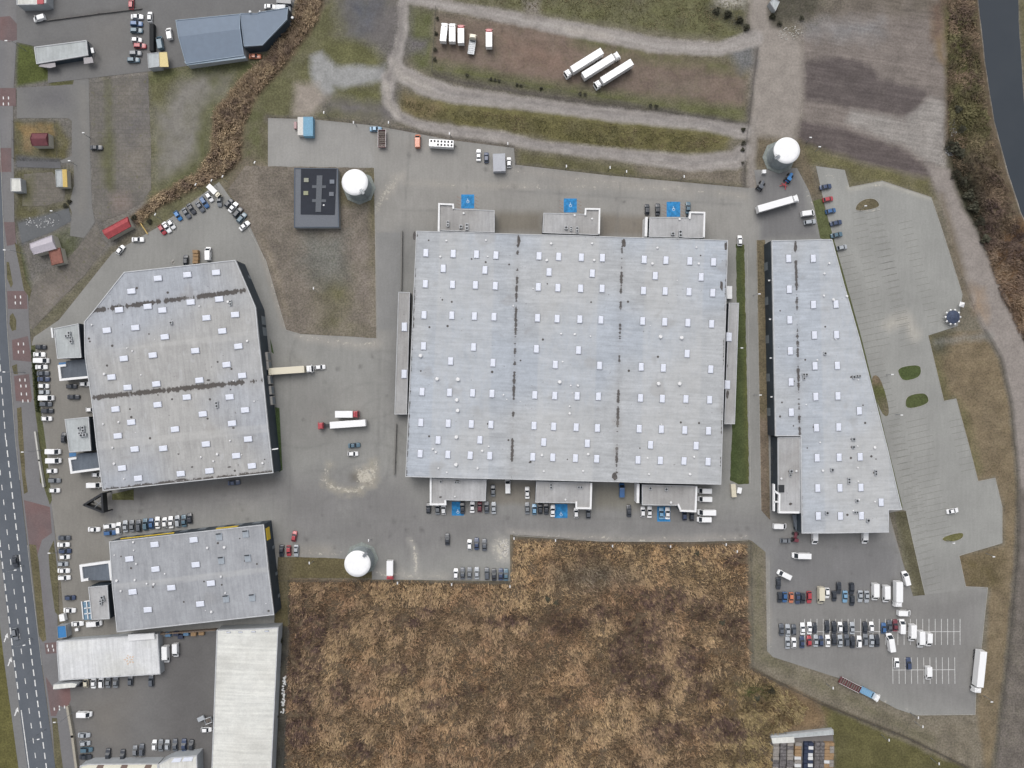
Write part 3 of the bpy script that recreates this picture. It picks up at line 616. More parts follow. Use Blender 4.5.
kerb([(849.4,187.3),(882,181),(931,197.5),(942,230),(962.4,295)]); kerb([(928,335.6),(943.7,401),(956,398.7),(970,450),(978,481.4),(995,478),(1002,507),(1002,543),(959,555.6),(965.6,586.5),(987.5,587.5),(981,650),(975.7,693),(975,714.5),(915.6,715)])
kerb([(747,244),(750.5,484)]); kerb([(756.5,240),(761,510)]); kerb([(906,511.5),(925,595)]); kerb([(769,652),(769,560)])
kerb([(247,226),(266,261),(286,330),(300,334)]); kerb([(376.6,337.6),(374.4,168)]); kerb([(513,535.4),(600,541.2),(690,541.7),(748,540)])
for o_ in (.4,): kerb([(rx(y)+o_,y) for y in range(0,500,20)]); kerb([(rx(y)+o_,y) for y in range(545,680,15)])
tag(link('kerb', mesh_from(bm,'kerb'), M_kerb), kind='structure')
# ================================================================== buildings
def roof_mat(name, base, tint, flow=.10, stain=1.0, seam=11.8, warm=None, ridge=99, vw=.55, specks=None):
    specks = min(stain,1) if specks is None else specks
    m, nt, b = newmat(name); g = NB(nt)
    uv = g.n('UVMap', uv_map='rf').outputs['UV']; at = g.n('Attribute', attribute_name='vd'); pos = g.n('NewGeometry').outputs['Position']
    st1 = g.noise(g.scale(uv, (1.1, flow, 1)), 1.0, 4, .6); st2 = g.noise(g.scale(uv, (.22, .05, 1)), 1.0, 3, .5)
    blot = g.noise(pos, .045, 4, .55); fine = g.noise(pos, 1.6, 3, .7); mid = g.noise(pos, .3, 4, .6, .3)
    c = g.mix(g.ramp(blot,.35,.65), base, tint)
    if warm: c = g.mix(g.ramp(g.noise(pos,.02,2,.5),.42,.62), c, warm)
    t = g.math('MULTIPLY', g.ramp(st1,.25,.75,.885,1.08), g.ramp(fine,.25,.75,.93,1.06))
    t = g.math('MULTIPLY', t, g.ramp(st2,.3,.7,.93,1.04)); t = g.math('MULTIPLY', t, g.ramp(mid,.3,.7,.93,1.04))
    sx = g.n('SeparateXYZ'); g.l(uv, sx.inputs[0])
    fr = g.math('FRACT', g.math('DIVIDE', sx.outputs[0], seam))             # welded seams between roofing sheets
    sm = g.ramp(g.math('ABSOLUTE', g.math('SUBTRACT', fr, .5)), 0, .018, 1, 0)
    sm = g.math('MULTIPLY', sm, g.ramp(g.noise(g.scale(uv,(.3,.3,1)),1.0,3,.6),.35,.6,.1,.55))
    t = g.math('MULTIPLY', t, g.math('SUBTRACT', 1.0, g.math('MULTIPLY', sm, .16)))
    fr2 = g.math('FRACT', g.math('DIVIDE', sx.outputs[0], 1.55))
    s2 = g.ramp(g.math('ABSOLUTE', g.math('SUBTRACT', fr2, .5)), 0, .10, .035, 0); t = g.math('MULTIPLY', t, g.math('SUBTRACT', 1.0, s2))
    c = g.mix(1.0, c, g.grey(t), 'MULTIPLY')
    # gutter dirt: patchy, along the valleys
    along = g.noise(g.scale(uv,(.13,.01,1)), 1.0, 4, .7); wob = g.noise(g.scale(uv,(.7,.4,1)), 1.0, 4, .7)
    wid = g.math('MULTIPLY', g.ramp(along,.44-.06*(vw > .8),.53-.05*(vw > .8),-.35,vw*stain), g.ramp(wob,.25,.7,.35,1.25))
    k = g.n('MapRange'); g.l(g.math('SUBTRACT', at.outputs['Fac'], wid), k.inputs['Value'])
    for a_, v_ in (('From Min',-.25),('From Max',.08),('To Min',.88),('To Max',0.0)): k.inputs[a_].default_value = v_
    c = g.mix(k.outputs[0], c, C(66,61,58))
    near = g.ramp(at.outputs['Fac'], 0.0, 2.2, .16*stain, 0); c = g.mix(g.math('MULTIPLY', near, g.ramp(wob,.3,.6)), c, C(120,112,104))
    # pale repair sheets and round ponding marks
    if ridge < 90:
        rb_ = g.ramp(at.outputs['Fac'], ridge-1.5, ridge-.6, 0, .30); c = g.mix(g.math('MULTIPLY', rb_, g.ramp(g.noise(g.scale(uv,(.2,.6,1)),1.0,4,.7),.3,.6,.35,1)), c, C(200,199,196))
    vo = g.n('TexVoronoi'); vo.inputs['Scale'].default_value = .075; g.l(pos, vo.inputs['Vector']); pond = g.ramp(vo.outputs['Distance'], .22, .34, 1, 0)
    pk = g.math('MULTIPLY', pond, g.ramp(g.noise(pos,.12,2,.5),.52,.6,0,.30*min(stain,1))); c = g.mix(pk, c, C(150,146,142))
    rp = g.ramp(g.noise(g.scale(uv,(.5,.16,1)),1.0,1,.4),.66,.69,0,.22*min(stain,1)); c = g.mix(rp, c, C(204,206,209))
    sp = g.ramp(g.noise(pos, .9, 2, .5), .69, .75, 0, .6*specks); c = g.mix(g.math('MULTIPLY', sp, g.ramp(mid,.42,.6)), c, C(104,100,98))
    g.l(c, b.inputs['Base Color']); b.inputs['Roughness'].default_value = .85; b.inputs['Specular IOR Level'].default_value = .2
    return m
M_roofB = roof_mat('bitumen roof grey', C(182,188,196), C(178,184,192), warm=C(184,186,188), ridge=9.6, vw=.62)
M_roofA = roof_mat('bitumen roof light', C(176,180,187), C(170,173,179), stain=1.25, seam=9.5, warm=C(178,177,175), ridge=16.2, vw=.9)
M_roofD = roof_mat('bitumen roof worn', C(168,170,174), C(161,163,167), ridge=16.6, vw=.5, stain=.5, seam=9.0)
M_roofS = roof_mat('small flat roof', C(184,184,185), C(166,164,162), stain=0.0, seam=60, specks=.9)
M_roofG = roof_mat('pale felt roof', C(188,193,194), C(180,184,184), stain=0, seam=60)
M_roofW = roof_mat('white sheet roof', C(226,226,220), C(218,217,210), flow=.05, stain=0.0, seam=5.2)
M_roofW2 = roof_mat('white worn roof', C(222,223,224), C(212,212,208), flow=.05, stain=.25, seam=7)
M_roofDk = roof_mat('dark link roof', C(112,120,130), C(104,110,118), stain=0, seam=60)
M_wall = simple('dark steel cladding', C(52,63,73), .6, var=.22, vscale=.35)
M_wallL = simple('light cladding', C(168,172,175), .7, var=.1, vscale=.4)
M_coping = simple('roof edge flashing', C(196,198,200), .6, var=.12, vscale=.6)
M_whitec = simple('white parapet', C(240,240,240), .6, var=.05, vscale=.6)
M_door = simple('dock door', C(120,128,134), .5, var=.1)
M_bumper = simple('dock shelter', C(176,172,166), .7, var=.2)
M_sky = simple('skylight dome', C(226,230,241), .35, var=.05, vscale=1.2)
M_curb = simple('skylight kerb', C(104,106,110), .8)
M_vent = simple('vent white', C(232,232,232), .5)
M_ac = simple('cooling unit', C(182,185,188), .5, metal=.2, var=.25, vscale=2.5)
M_dark = simple('dark opening', (.02,.022,.025), .6)
M_win = simple('window glass', (.03,.045,.06), .12)
M_stain = simple('tar patch', C(92,88,86), .9, var=.3, vscale=.8)
M_blue = simple('blue canopy sheet', C(70,120,168), .5, var=.15)
M_conc = simple('concrete', C(150,151,150), .9, var=.18, vscale=.5)
M_steel = simple('galvanised steel', C(150,154,158), .45, metal=.5)
M_yel = simple('yellow sign paint', C(222,190,52), .5)

def poly_ccw(p):
    a = sum(p[i].x*p[(i+1)%len(p)].y-p[(i+1)%len(p)].x*p[i].y for i in range(len(p))); return p if a > 0 else p[::-1]
def sky_mesh(w, l, h=.42):
    bm = bmesh.new(); bbox(bm,-w/2,w/2,-l/2,l/2,-.15,h*.55,mi=1)
    a = [bm.verts.new((x*(w/2-.06),y*(l/2-.06),h*.55+.003)) for x,y in ((-1,-1),(1,-1),(1,1),(-1,1))]
    c = [bm.verts.new((x*(w/2-.28),y*(l/2-.28),h)) for x,y in ((-1,-1),(1,-1),(1,1),(-1,1))]
    for i in range(4): bm.faces.new((a[i],a[(i+1)%4],c[(i+1)%4],c[i]))
    bm.faces.new(c); me = mesh_from(bm,'skylight'); me.materials.append(M_sky); me.materials.append(M_curb); return me
SKY_B = sky_mesh(2.0, 3.0); SKY_A = sky_mesh(3.15, 2.15); SKY_BIG = sky_mesh(2.2, 3.4)
def vent_mesh():
    bm = bmesh.new(); bcyl(bm,0,0,-.1,.55,.28,.28,10); bcyl(bm,0,0,.56,.85,.62,.45,12); me = mesh_from(bm,'vent'); me.materials.append(M_vent); return me
VENT = vent_mesh()
def drain_mesh():
    bm = bmesh.new(); bcyl(bm,0,0,.012,.05,.9,.8,9); me = mesh_from(bm,'roof_drain'); me.materials.append(M_stain); return me
DRAIN = drain_mesh()
def ac_mesh(fans):
    bm = bmesh.new(); bbox(bm,-.9*fans,.9*fans,-.8,.8,.12,1.25)
    for i in range(fans):
        x = (i-(fans-1)/2)*1.7; bcyl(bm,x,0,1.252,1.33,.58,.58,16,mi=1)
    for x in (-.7*fans,.7*fans): bbox(bm,x-.08,x+.08,-.85,.85,-.1,.119)
    me = mesh_from(bm,'cooling_unit'); me.materials.append(M_ac); me.materials.append(M_dark); return me
AC1, AC2 = ac_mesh(1), ac_mesh(2)
def side(l, x, y): return (l[1][0]-l[0][0])*(y-l[0][1])-(l[1][1]-l[0][1])*(x-l[0][0])
class Hall:
    # roof outline in grid units seen at height h; lines: (p, q, rise) across the roof, valleys rise 0
    def __init__(s, name, label, poly, h, wall, roof, lines=None, cat='hall', group=None, coping=M_coping, cop=.28, axis=None, base=None):
        s.h = h; s.poly = [P(x,y,h) for x,y in poly]; c = sum(s.poly, Vector())/len(s.poly); c.z = 0; s.c = c
        s.root = thing(name, label, cat, c, 0, group)
        pts = poly_ccw([v-c for v in s.poly])
        s.LL = []
        for l in (lines or []):
            a = P(*l[0],h)-c; b_ = P(*l[1],h)-c; d = (b_-a).normalized(); s.LL.append((a,Vector((-d.y,d.x,0)),l[2],d))
        full = []
        for p, q in zip(pts, pts[1:]+pts[:1]):
            full.append(p); ts = []
            for a,nn,r,d in s.LL:
                u, w = (p-a).dot(nn), (q-a).dot(nn)
                if u*w < 0 and abs(u) > .3 and abs(w) > .3: ts.append(u/(u-w))
            full += [p.lerp(q,t) for t in sorted(ts)]
        opts = pts; pts = full; n = len(pts)
        bm = bmesh.new()
        lo = [bm.verts.new((v.x,v.y,-.15)) for v in pts]; hi = [bm.verts.new((v.x,v.y,s.z_at(v)-.02)) for v in pts]
        for i in range(n): bm.faces.new((lo[i],lo[(i+1)%n],hi[(i+1)%n],hi[i]))
        s.wall = link('wall', mesh_from(bm,'wall'), wall, s.root)
        # roof surface
        bm = bmesh.new(); bm.faces.new([bm.verts.new((v.x,v.y,0)) for v in opts])
        LL = []
        for l in (lines or []):
            a = P(*l[0],h)-c; b_ = P(*l[1],h)-c; d = (b_-a).normalized(); nn = Vector((-d.y,d.x,0)); LL.append((a,nn,l[2],d))
            bmesh.ops.bisect_plane(bm, geom=bm.verts[:]+bm.edges[:]+bm.faces[:], plane_co=(a.x,a.y,0), plane_no=nn, dist=1e-5)
        bm.normal_update(); bmesh.ops.triangulate(bm, faces=bm.faces[:])
        me = bpy.data.meshes.new('roof'); 
        d0 = LL[0][3] if LL else (Vector((math.cos(axis or 0),math.sin(axis or 0),0)))
        n0 = Vector((-d0.y,d0.x,0)); zs = []; vds = []
        valleys = [(a,nn) for a,nn,r,d in LL if r == 0]
        for v in bm.verts:
            p = v.co.copy(); z = 0
            if LL:
                t = [(p-a).dot(nn) for a,nn,r,d in LL]; r = [l[2] for l in LL]
                o = sorted(range(len(t)), key=lambda i: -t[i]); t2 = [t[i] for i in o]; r2 = [r[i] for i in o]   # from far side to near side
                if t2[0] <= 0: z = r2[0]
                elif t2[-1] >= 0: z = r2[-1]
                else:
                    for i in range(len(t2)-1):
                        if t2[i] >= 0 >= t2[i+1]:
                            z = r2[i]+(r2[i+1]-r2[i])*t2[i]/max(1e-6,(t2[i]-t2[i+1])); break
            zs.append(z); vds.append(min([abs((p-a).dot(nn)) for a,nn in valleys]) if valleys else 99.0)
        for v, z in zip(bm.verts, zs): v.co.z = h+z
        uvl = bm.loops.layers.uv.new('rf')
        for f in bm.faces:
            if f.normal.z < 0: f.normal_flip()
            for lp in f.loops: lp[uvl].uv = (lp.vert.co.dot(d0)+200, lp.vert.co.dot(n0)+200)
        bm.to_mesh(me); bm.free()
        at = me.attributes.new('vd','FLOAT','POINT'); at.data.foreach_set('value', np.array(vds,np.float32))
        s.roof = link('roof', me, roof, s.root)
        if cop > 0:                                                        # metal edge round the roof
            bm = bmesh.new(); ins = []
            for i in range(n):
                e0 = (pts[i]-pts[i-1]).normalized(); e1 = (pts[(i+1)%n]-pts[i]).normalized()
                n_ = (Vector((-e0.y,e0.x,0))+Vector((-e1.y,e1.x,0))); n_ /= max(.3, n_.dot(Vector((-e1.y,e1.x,0)))); ins.append(pts[i]+n_*cop)
            out = [pts[i]-(ins[i]-pts[i])*.15 for i in range(n)]
            z0 = h+.06; z1 = h+.2
            zz = [s.z_at(pts[i]) for i in range(n)]
            V = lambda p, z: bm.verts.new((p.x,p.y,z))
            A_ = [V(out[i],h-.3) for i in range(n)]; B = [V(out[i],zz[i]+.2) for i in range(n)]; D = [V(ins[i],zz[i]+.2) for i in range(n)]; E = [V(ins[i],zz[i]-.1) for i in range(n)]
            for i in range(n):
                j = (i+1)%n
                for r_ in ((A_,B),(B,D),(D,E)): bm.faces.new((r_[0][i],r_[0][j],r_[1][j],r_[1][i]))
            link('roof_edge', mesh_from(bm,'roof_edge'), coping, s.root)
    def z_at(s, p):
        if not s.LL: return s.h
        t = [(p-a).dot(nn) for a,nn,r,d in s.LL]; r = [l[2] for l in s.LL]
        o = sorted(range(len(t)), key=lambda i: -t[i]); t = [t[i] for i in o]; r = [r[i] for i in o]
        if t[0] <= 0: return s.h+r[0]
        if t[-1] >= 0: return s.h+r[-1]
        for i in range(len(t)-1):
            if t[i] >= 0 >= t[i+1]: return s.h+r[i]+(r[i+1]-r[i])*t[i]/max(1e-6,t[i]-t[i+1])
        return s.h
    def at(s, x, y): v = P(x,y,s.h)-s.c; v.z = s.z_at(v); return v
    def put(s, name, me, x, y, rot=0, parent=None, sc=1.0):
        o = bpy.data.objects.new(name, me); COL.objects.link(o); o.parent = parent or s.roof; o.location = s.at(x,y); o.rotation_euler = (0,0,rot); o.scale = (sc,sc,sc); return o
    def skylights(s, pts, me, rot):
        for x, y in pts: s.put('skylight', me, x, y, rot+random.uniform(-.02,.02))
    def bits(s, n):
        xs_ = [v.x for v in s.poly]; ys_ = [v.y for v in s.poly]; k = S*(HC-s.h)/HC; pl = [(v.x/k+512,384-v.y/k) for v in s.poly]
        while n:
            x, y = random.uniform(min(xs_),max(xs_))/k+512, 384-random.uniform(min(ys_),max(ys_))/k
            if sd_poly(np.array([x]),np.array([y]),pl)[0] < -4: s.put('roof_drain' if n%3 else 'roof_vent', DRAIN if n%3 else VENT, x, y, random.random()*3, sc=random.uniform(.3,.55)); n -= 1
    def vents(s, pts):
        for x, y in pts: s.put('roof_vent', VENT, x, y, 0, sc=random.uniform(.5,.85))
    def acs(s, pts, rot=0):
        for x, y in pts: s.put('cooling_unit', random.choice((AC1,AC2)), x, y, rot+random.choice((0,1.57)), sc=random.uniform(.5,.75))
    def patches(s, pts, rot=0):
        for x, y, w, l in pts:
            bm = bmesh.new(); k = 11
            r = [1+random.uniform(-.3,.25) for _ in range(k)]
            bm.faces.new([bm.verts.new((w*S*r[i]*math.cos(2*math.pi*i/k), l*S*r[i]*math.sin(2*math.pi*i/k), .03)) for i in range(k)])
            me = mesh_from(bm,'tar_patch'); me.materials.append(M_stain); s.put('tar_patch', me, x, y, rot)
    def slab(s, name, poly, z0, z1, mat, rel=False):
        # a solid slab in grid units at height z1 (parapets, canopies, frames)
        pts = poly_ccw([P(x,y,z1)-s.c for x,y in poly]); n = len(pts); bm = bmesh.new()
        a = [bm.verts.new((v.x,v.y,z0)) for v in pts]; b_ = [bm.verts.new((v.x,v.y,z1)) for v in pts]
        for i in range(n): bm.faces.new((a[i],a[(i+1)%n],b_[(i+1)%n],b_[i]))
        bm.faces.new(b_); bm.faces.new(a[::-1])
        return link(name, mesh_from(bm,name), mat, s.root)
    def on_wall(s, i0, i1, ts, w, z0, z1, mat, name, depth=.12, sub=None):
        # pieces on the wall between outline corners i0 and i1
        a = s.poly[i0]-s.c; b_ = s.poly[i1]-s.c; d = (b_-a); L = d.length; d.normalize(); n_ = Vector((d.y,-d.x,0))
        mid = (a+b_)/2
        if n_.dot(mid) < 0: n_ = -n_
        M = Matrix(((d.x,n_.x,0,0),(d.y,n_.y,0,0),(0,0,1,0),(0,0,0,1)))
        for t in ts:
            p = a.lerp(b_,t); bm = bmesh.new(); bbox(bm,-w/2,w/2,-.05,depth,z0,z1,Matrix.Translation((p.x,p.y,0)) @ M)
            bmesh.ops.recalc_face_normals(bm, faces=bm.faces[:])
            o = link(name, mesh_from(bm,name), mat, s.root)
            if sub: 
                bm = bmesh.new(); bbox(bm,-w/2+.25,w/2-.25,depth+.002,depth+.05,z0+.1,z1-.25,Matrix.Translation((p.x,p.y,0)) @ M); bmesh.ops.recalc_face_normals(bm, faces=bm.faces[:])
                link(sub[0], mesh_from(bm,sub[0]), sub[1], o)
def lerp2(a, b, t): return (a[0]+(b[0]-a[0])*t, a[1]+(b[1]-a[1])*t)

# ---- wide hall of three bays
BL = [((416.4,231),(405.5,476.7),0),((468,232),(459,478),.55),((518.3,233),(511.3,480),0),((570.4,235),(563,481),.55),((622.4,237),(616.2,482),0),((675,238.5),(668.8,483),.55),((727.8,240.3),(721,484.5),0)]
B = Hall('warehouse_hall', 'wide grey three-bay warehouse hall with small white-edged blocks along both ends', [(416.4,231),(405.5,476.7),(721,484.5),(727.8,240.3)], 8.5, M_wall, M_roofB, BL, cop=.22)
sk = [(426,253),(453.4,254),(443.4,268.7),(425.5,284),(452.7,284.8),(424.2,315),(452,315.6),(423.7,346),(450.8,361.2),(422.2,391.7),(449.7,392.5),(421,422.5),(448.4,423.3),(438.3,440),(420.3,453.6),(448,454.4),
(476.6,254.7),(496,255.5),(485,270.3),(475.5,285.3),(495.3,286),(474.5,316.4),(494,316.9),(539,256.2),(558.6,257),(549,272.3),(538.3,287.2),(557.8,288),(537.5,318),(557,318.9),(581.2,257.7),(602.3,258),(592.2,273.6),(580.5,288.7),(602,288.7),(579.7,319.5),(600.8,320),
(473.7,347.2),(493,362.8),(472.7,393),(492,393.6),(471.4,424),(491,424.5),(480,439.8),(536.4,349),(555.2,364.7),(534.8,395),(554.7,395.6),(534,425.6),(553.6,426.4),(543.7,442),(578.4,350.3),(599.5,365.6),(577,396),(598.4,396.4),(576,427.2),(597.3,428),(587.2,443.3),
(470.3,455.2),(489.8,455.6),(532.8,456.7),(552.7,457.2),(575.3,458),(596.6,458.7),
(644,259.8),(665.6,260.6),(689.4,261.4),(713.3,262.2),(655,276),(700.8,277.3),(643.3,290.8),(664.8,291.4),(688.6,292),(712.5,293),(642.5,321.2),(664.4,322),(687.5,322.8),(711.4,324),
(686.7,353.7),(641,367),(663,368),(710.5,369.4),(640.3,398),(662,398.7),(685.5,399),(709.4,399.8),(639,428.7),(661,429.2),(684.4,430),(708.3,430.8),(650.3,444.8),(695.8,445.6),(637.8,459.8),(660,460.3),(683.6,460.8),(707.8,461.6)]
B.skylights(sk, SKY_B, math.radians(-2.2))
B.vents([(440.5,257),(446.5,241),(433,449),(438.5,468),(455.8,464.5),(436,452),(487.7,256.8),(486,240.5),(546.7,260.6),(551,244),(594,260.5),(592,243.8),(482.3,450.8),(541.9,455),(588,454),(570.6,385.6),(577.7,385.6),(569.5,406.3),(569.5,413.4),(561,334),(574.6,334.5),(652,264),(698.3,264),(647.3,458),(693.7,456.7),(648.7,474),(689.5,474),(543.7,471),(583,470.8),(657,248.2),(696,247.7),(477.7,468)])
for x, y in ((458.4,379.5),(457.8,410.5),(456.6,437),(420.8,355.8),(437.3,379),(458,379.4),(457,400),(456.2,464.5),(660,337),(681,338),(658,383.8),(679,383.8),(559.5,382)):
    B.put('exhaust_pipe', VENT, x, y, 0, sc=1.15)
B.patches([(518.6,241,1.6,6),(614.8,476.5,3,3.6),(623.8,243,1.8,5),(721.5,286,1.5,5),(530.3,462,1.5,1.2),(414.4,236,1.4,4),(726,246,1.6,4)])
bx_ = [('entrance block at the outer end of the first bay with a blue parking bay in front',0)]
def block(label, poly, paras, h=5.6, ac=(), vents=()):
    b_ = Hall('office_block', label, poly, h, M_wall, M_roofS, None, cat='block', group='small blocks on the ends of the wide hall', cop=.2)
    for pl in paras: b_.slab('parapet', pl, h-.5, h+.65, M_whitec)
    b_.acs(ac); b_.vents(vents); return b_
def frame(pts, w):                                               # ribbon pieces along a polyline
    out = []
    for p, q in zip(pts, pts[1:]):
        L = math.hypot(q[0]-p[0],q[1]-p[1]); d = ((q[0]-p[0])/L,(q[1]-p[1])/L); n_ = (-d[1]*w/2,d[0]*w/2)
        e = (d[0]*w/2*.98,d[1]*w/2*.98)
        out.append([(p[0]-n_[0]-e[0],p[1]-n_[1]-e[1]),(q[0]-n_[0]-e[0]*1.05,q[1]-n_[1]-e[1]*1.05),(q[0]+n_[0]-e[0]*1.05,q[1]+n_[1]-e[1]*1.05),(p[0]+n_[0]-e[0],p[1]+n_[1]-e[1])])
    return out
E1 = block('flat block on the wide hall nearest the round-roofed tank, white parapet on its outer corner', [(438.5,203.5),(453,203.8),(454,208.8),(494.5,210.5),(494.6,232.4),(437.6,230.4)], frame([(438.8,231),(439,203.8),(453,204.4),(453.4,209.5)],1.6), ac=[(461,227),(467,227),(448,224)], vents=[(463.7,213.5)])
E2 = block('flat block at the middle of the wide hall facing the gravel tracks', [(543.5,213),(584,214.2),(585.5,208.6),(600,208.8),(599.3,235),(542.5,233)], frame([(585.4,214.4),(585.8,208.8),(599.6,209),(599,234.6)],1.6), ac=[(571,229),(577,230),(566,228)], vents=[(574.5,215.6),(592,219)])
E3 = block('flat block on the wide hall across from the tank beside the ploughed field', [(649.6,217.2),(688,217.8),(690,212),(705,212.2),(704.3,238.2),(648.8,236.8)], frame([(689.8,218),(690.4,212.3),(704.6,212.6),(704,238)],1.6), ac=[(672.5,234),(680,234)], vents=[(679.4,219.4)])
E3.slab('screen_wall', [(645.3,217),(647.8,217),(647.2,236.5),(644.6,236.4)], 0, 5.2, M_whitec)
E4 = block('flat block on the wide hall nearest the tank by the reeds, white corner parapet', [(430.4,478.4),(430,505),(445,505),(445.4,500),(485.6,501),(486.4,479.6)], frame([(430.7,478),(430.6,504.5),(445.4,504.4),(445.2,499.6)],1.8), ac=[(441,481.5),(457,482)], vents=[(455,496.5)])
E4.patches([(457.5,481.5,2,1.5),(440.6,497,1.5,1)])
E5 = block('flat block at the middle of the wide hall facing the reed field', [(536.2,481.4),(535.4,502.4),(575.8,503),(576,508.6),(591.3,508.8),(592,482.6)], frame([(576.4,502.6),(576.4,508.2),(590.6,508.4),(591.4,482)],1.8), ac=[(551,486),(580,487)], vents=[(565.4,499.5)])
E6 = block('flat block on the wide hall nearest the parked white vans, facing the reed field', [(642,484.6),(642,505),(678.5,505.4),(680.6,511),(696,512),(697,485.8)], frame([(678.6,505),(681,510.8),(695.6,511.4),(696.6,485.6)],1.8), ac=[(650,488),(666,489)], vents=[(670.7,502.4)])
E6.slab('screen_wall', [(636.8,483.6),(639.6,483.8),(639.2,503),(636.6,503)], 0, 5.2, M_whitec)
LA = Hall('lean_to', 'low grey lean-to along the wide hall facing the turning yard', [(398.5,292),(410,292.4),(406.9,414.3),(394.6,414.3)], 4.2, M_wall, M_roofS, None, cat='lean-to', group='lean-to annexes of the wide hall', cop=.2)
LA.skylights([(404.6,327),(404.4,374)], SKY_BIG, -.03)
RA = Hall('lean_to', 'low pale lean-to along the wide hall beside the mown lawn', [(728.8,303),(738.8,303),(734.7,424),(724.2,424)], 4.2, M_wall, M_roofS, None, cat='lean-to', group='lean-to annexes of the wide hall', cop=.2)
RA.skylights([(728.8,337),(727.2,384.8)], SKY_BIG, -.03); RA.patches([(727.3,394,2,4),(727,366,1,2)])

# ---- hall by the road with a cut-off corner
AL = [((125,272),(236,260.3),.5),((98,310),(250,289.5),0),((90,352.5),(258,334.5),.5),((95,397.6),(265,380),0),((98,446),(270,428),.5),((103,490.8),(273.4,472.8),0)]
HA = Hall('warehouse_hall', 'grey warehouse hall with a cut-off corner beside the road, white truck at its dock', [(125,272.3),(236,260.3),(247.7,288),(256,307.5),(259.4,340),(273.4,472.8),(103,490.8),(93.8,416),(86,358),(84.5,322)], 8.5, M_wall, M_roofA, AL)
HA.skylights([(158.6,278.6),(132,291.4),(119.5,310),(148,306.7),(107.5,330.5),(136,327.8),(188,275),(216.7,272.7),(191,302.3),(219.5,299.2),(162.8,310.3),(207,318),(235.6,314.8),(223,331.2),(165.6,337),(124.7,358.6),(153.6,355.3),(112.2,377.2),(128,387.5),(156.7,384),(116,409.2),(158,404.7),(132,422.2),(118.7,435.8),(135.6,449),(196,350.8),(239,346.4),(227,364.7),(199.7,380.3),(242.5,375.6),(187.2,397.2),(230,397),(203.4,414),(245.6,410),(175.8,429.2),(232.8,423.3),(164,448.3),(206.6,444),(248.7,439),(122.7,468),(138.6,478.3),(236.7,455.6),(252.3,465.8),(209.7,470.8),(181.2,473.6)], SKY_A, math.radians(6))
HA.vents([(248,341.2),(105.3,374),(119.5,422),(218,454),(201.5,457),(214,461),(263,463),(92.5,325),(230.8,440.5),(228.5,302),(113.8,447.5),(115,463.5),(218,404.5),(104,424)])
HA.acs([(231,303),(217.5,404.5),(172,323)], .1)
HA.patches([(179,454,1.2,.8),(233.8,427.8,1.4,.9),(192.5,467,1.3,.8),(229.5,467,2,.7),(158,395,.8,.8),(208.5,380.3,2,1.2),(136,450.5,1.4,.6),(181,479.5,6,1)], .1)
HA.on_wall(4,5,(.12,.19,.30,.38,.46),3.2,.9,4.0,M_bumper,'dock_shelter',.8,('dock_door',M_door))
HA.on_wall(3,4,(.35,.7),3.2,0,4.0,M_door,'roller_door',.08)
HA.on_wall(5,6,(.12,.25,.38,.5,.62,.75,.88),3.2,0,3.6,M_door,'roller_door',.08)
HA.on_wall(1,2,(.5,),1.2,0,2.2,M_door,'side_door',.08)
HA.slab('drain_pipe', [(270,449.2),(278,448.0),(278,449.2),(270,450.4)], 7.6, 7.9, M_whitec)
def office(label, poly, h, roof, acs, group='offices along the road'):
    o = Hall('office_building', label, poly, h, M_wall, roof, None, cat='office', group=group, cop=.25)
    o.acs(acs, .1); return o
O1 = office('two-storey office with cooling units on its roof, nearest the red-roofed shed', [(54,328.5),(78.6,323.5),(81.5,357.6),(57.6,358.6)], 7.2, M_roofG, [(70,333),(71.5,338),(68.5,336),(72,341.5)])
O1.slab('railing', [(50.6,327.8),(52.2,327.6),(53.4,337.6),(51.8,337.8)], 6.8, 7.4, M_whitec)
O2 = office('two-storey office beside the hall by the road, nearest the black triangular mast', [(65,419.2),(88.8,416.8),(91.3,450.6),(69.6,452.2)], 7.2, M_roofG, [(80,428),(84,429),(81.5,433),(84,435)])
def porch(label, poly, fr, h=4.2):
    o = Hall('entrance_porch', label, poly, h, M_wallL, M_roofDk, None, cat='porch', group='white framed entrance porches', cop=0)
    for pl in fr: o.slab('porch_frame', pl, h-.6, h+.5, M_whitec)
    return o
porch('white framed porch beside the office nearest the red-roofed shed', [(58,366),(66,364.5),(66,361),(87,358.8),(89.8,377),(60,380)], frame([(64.8,365.3),(58.8,366),(60.4,379.8),(90.2,376.8)],2.2))
porch('white framed porch beside the office nearest the black triangular mast', [(69,459),(77,457),(77,453.6),(98,452.6),(100.4,468.6),(72,473)], frame([(75.2,458.2),(69.4,459),(71.4,472.6),(101,468.6)],2.2))
for o_, x_, y_ in ((O1,62.3,365),(O2,72.6,455.4)):
    o_.slab('blue_awning', [(x_-3.5,y_-2.3),(x_+3.5,y_-2.9),(x_+3.7,y_+.9),(x_-3.2,y_+1.5)], 3.0, 3.15, M_blue)

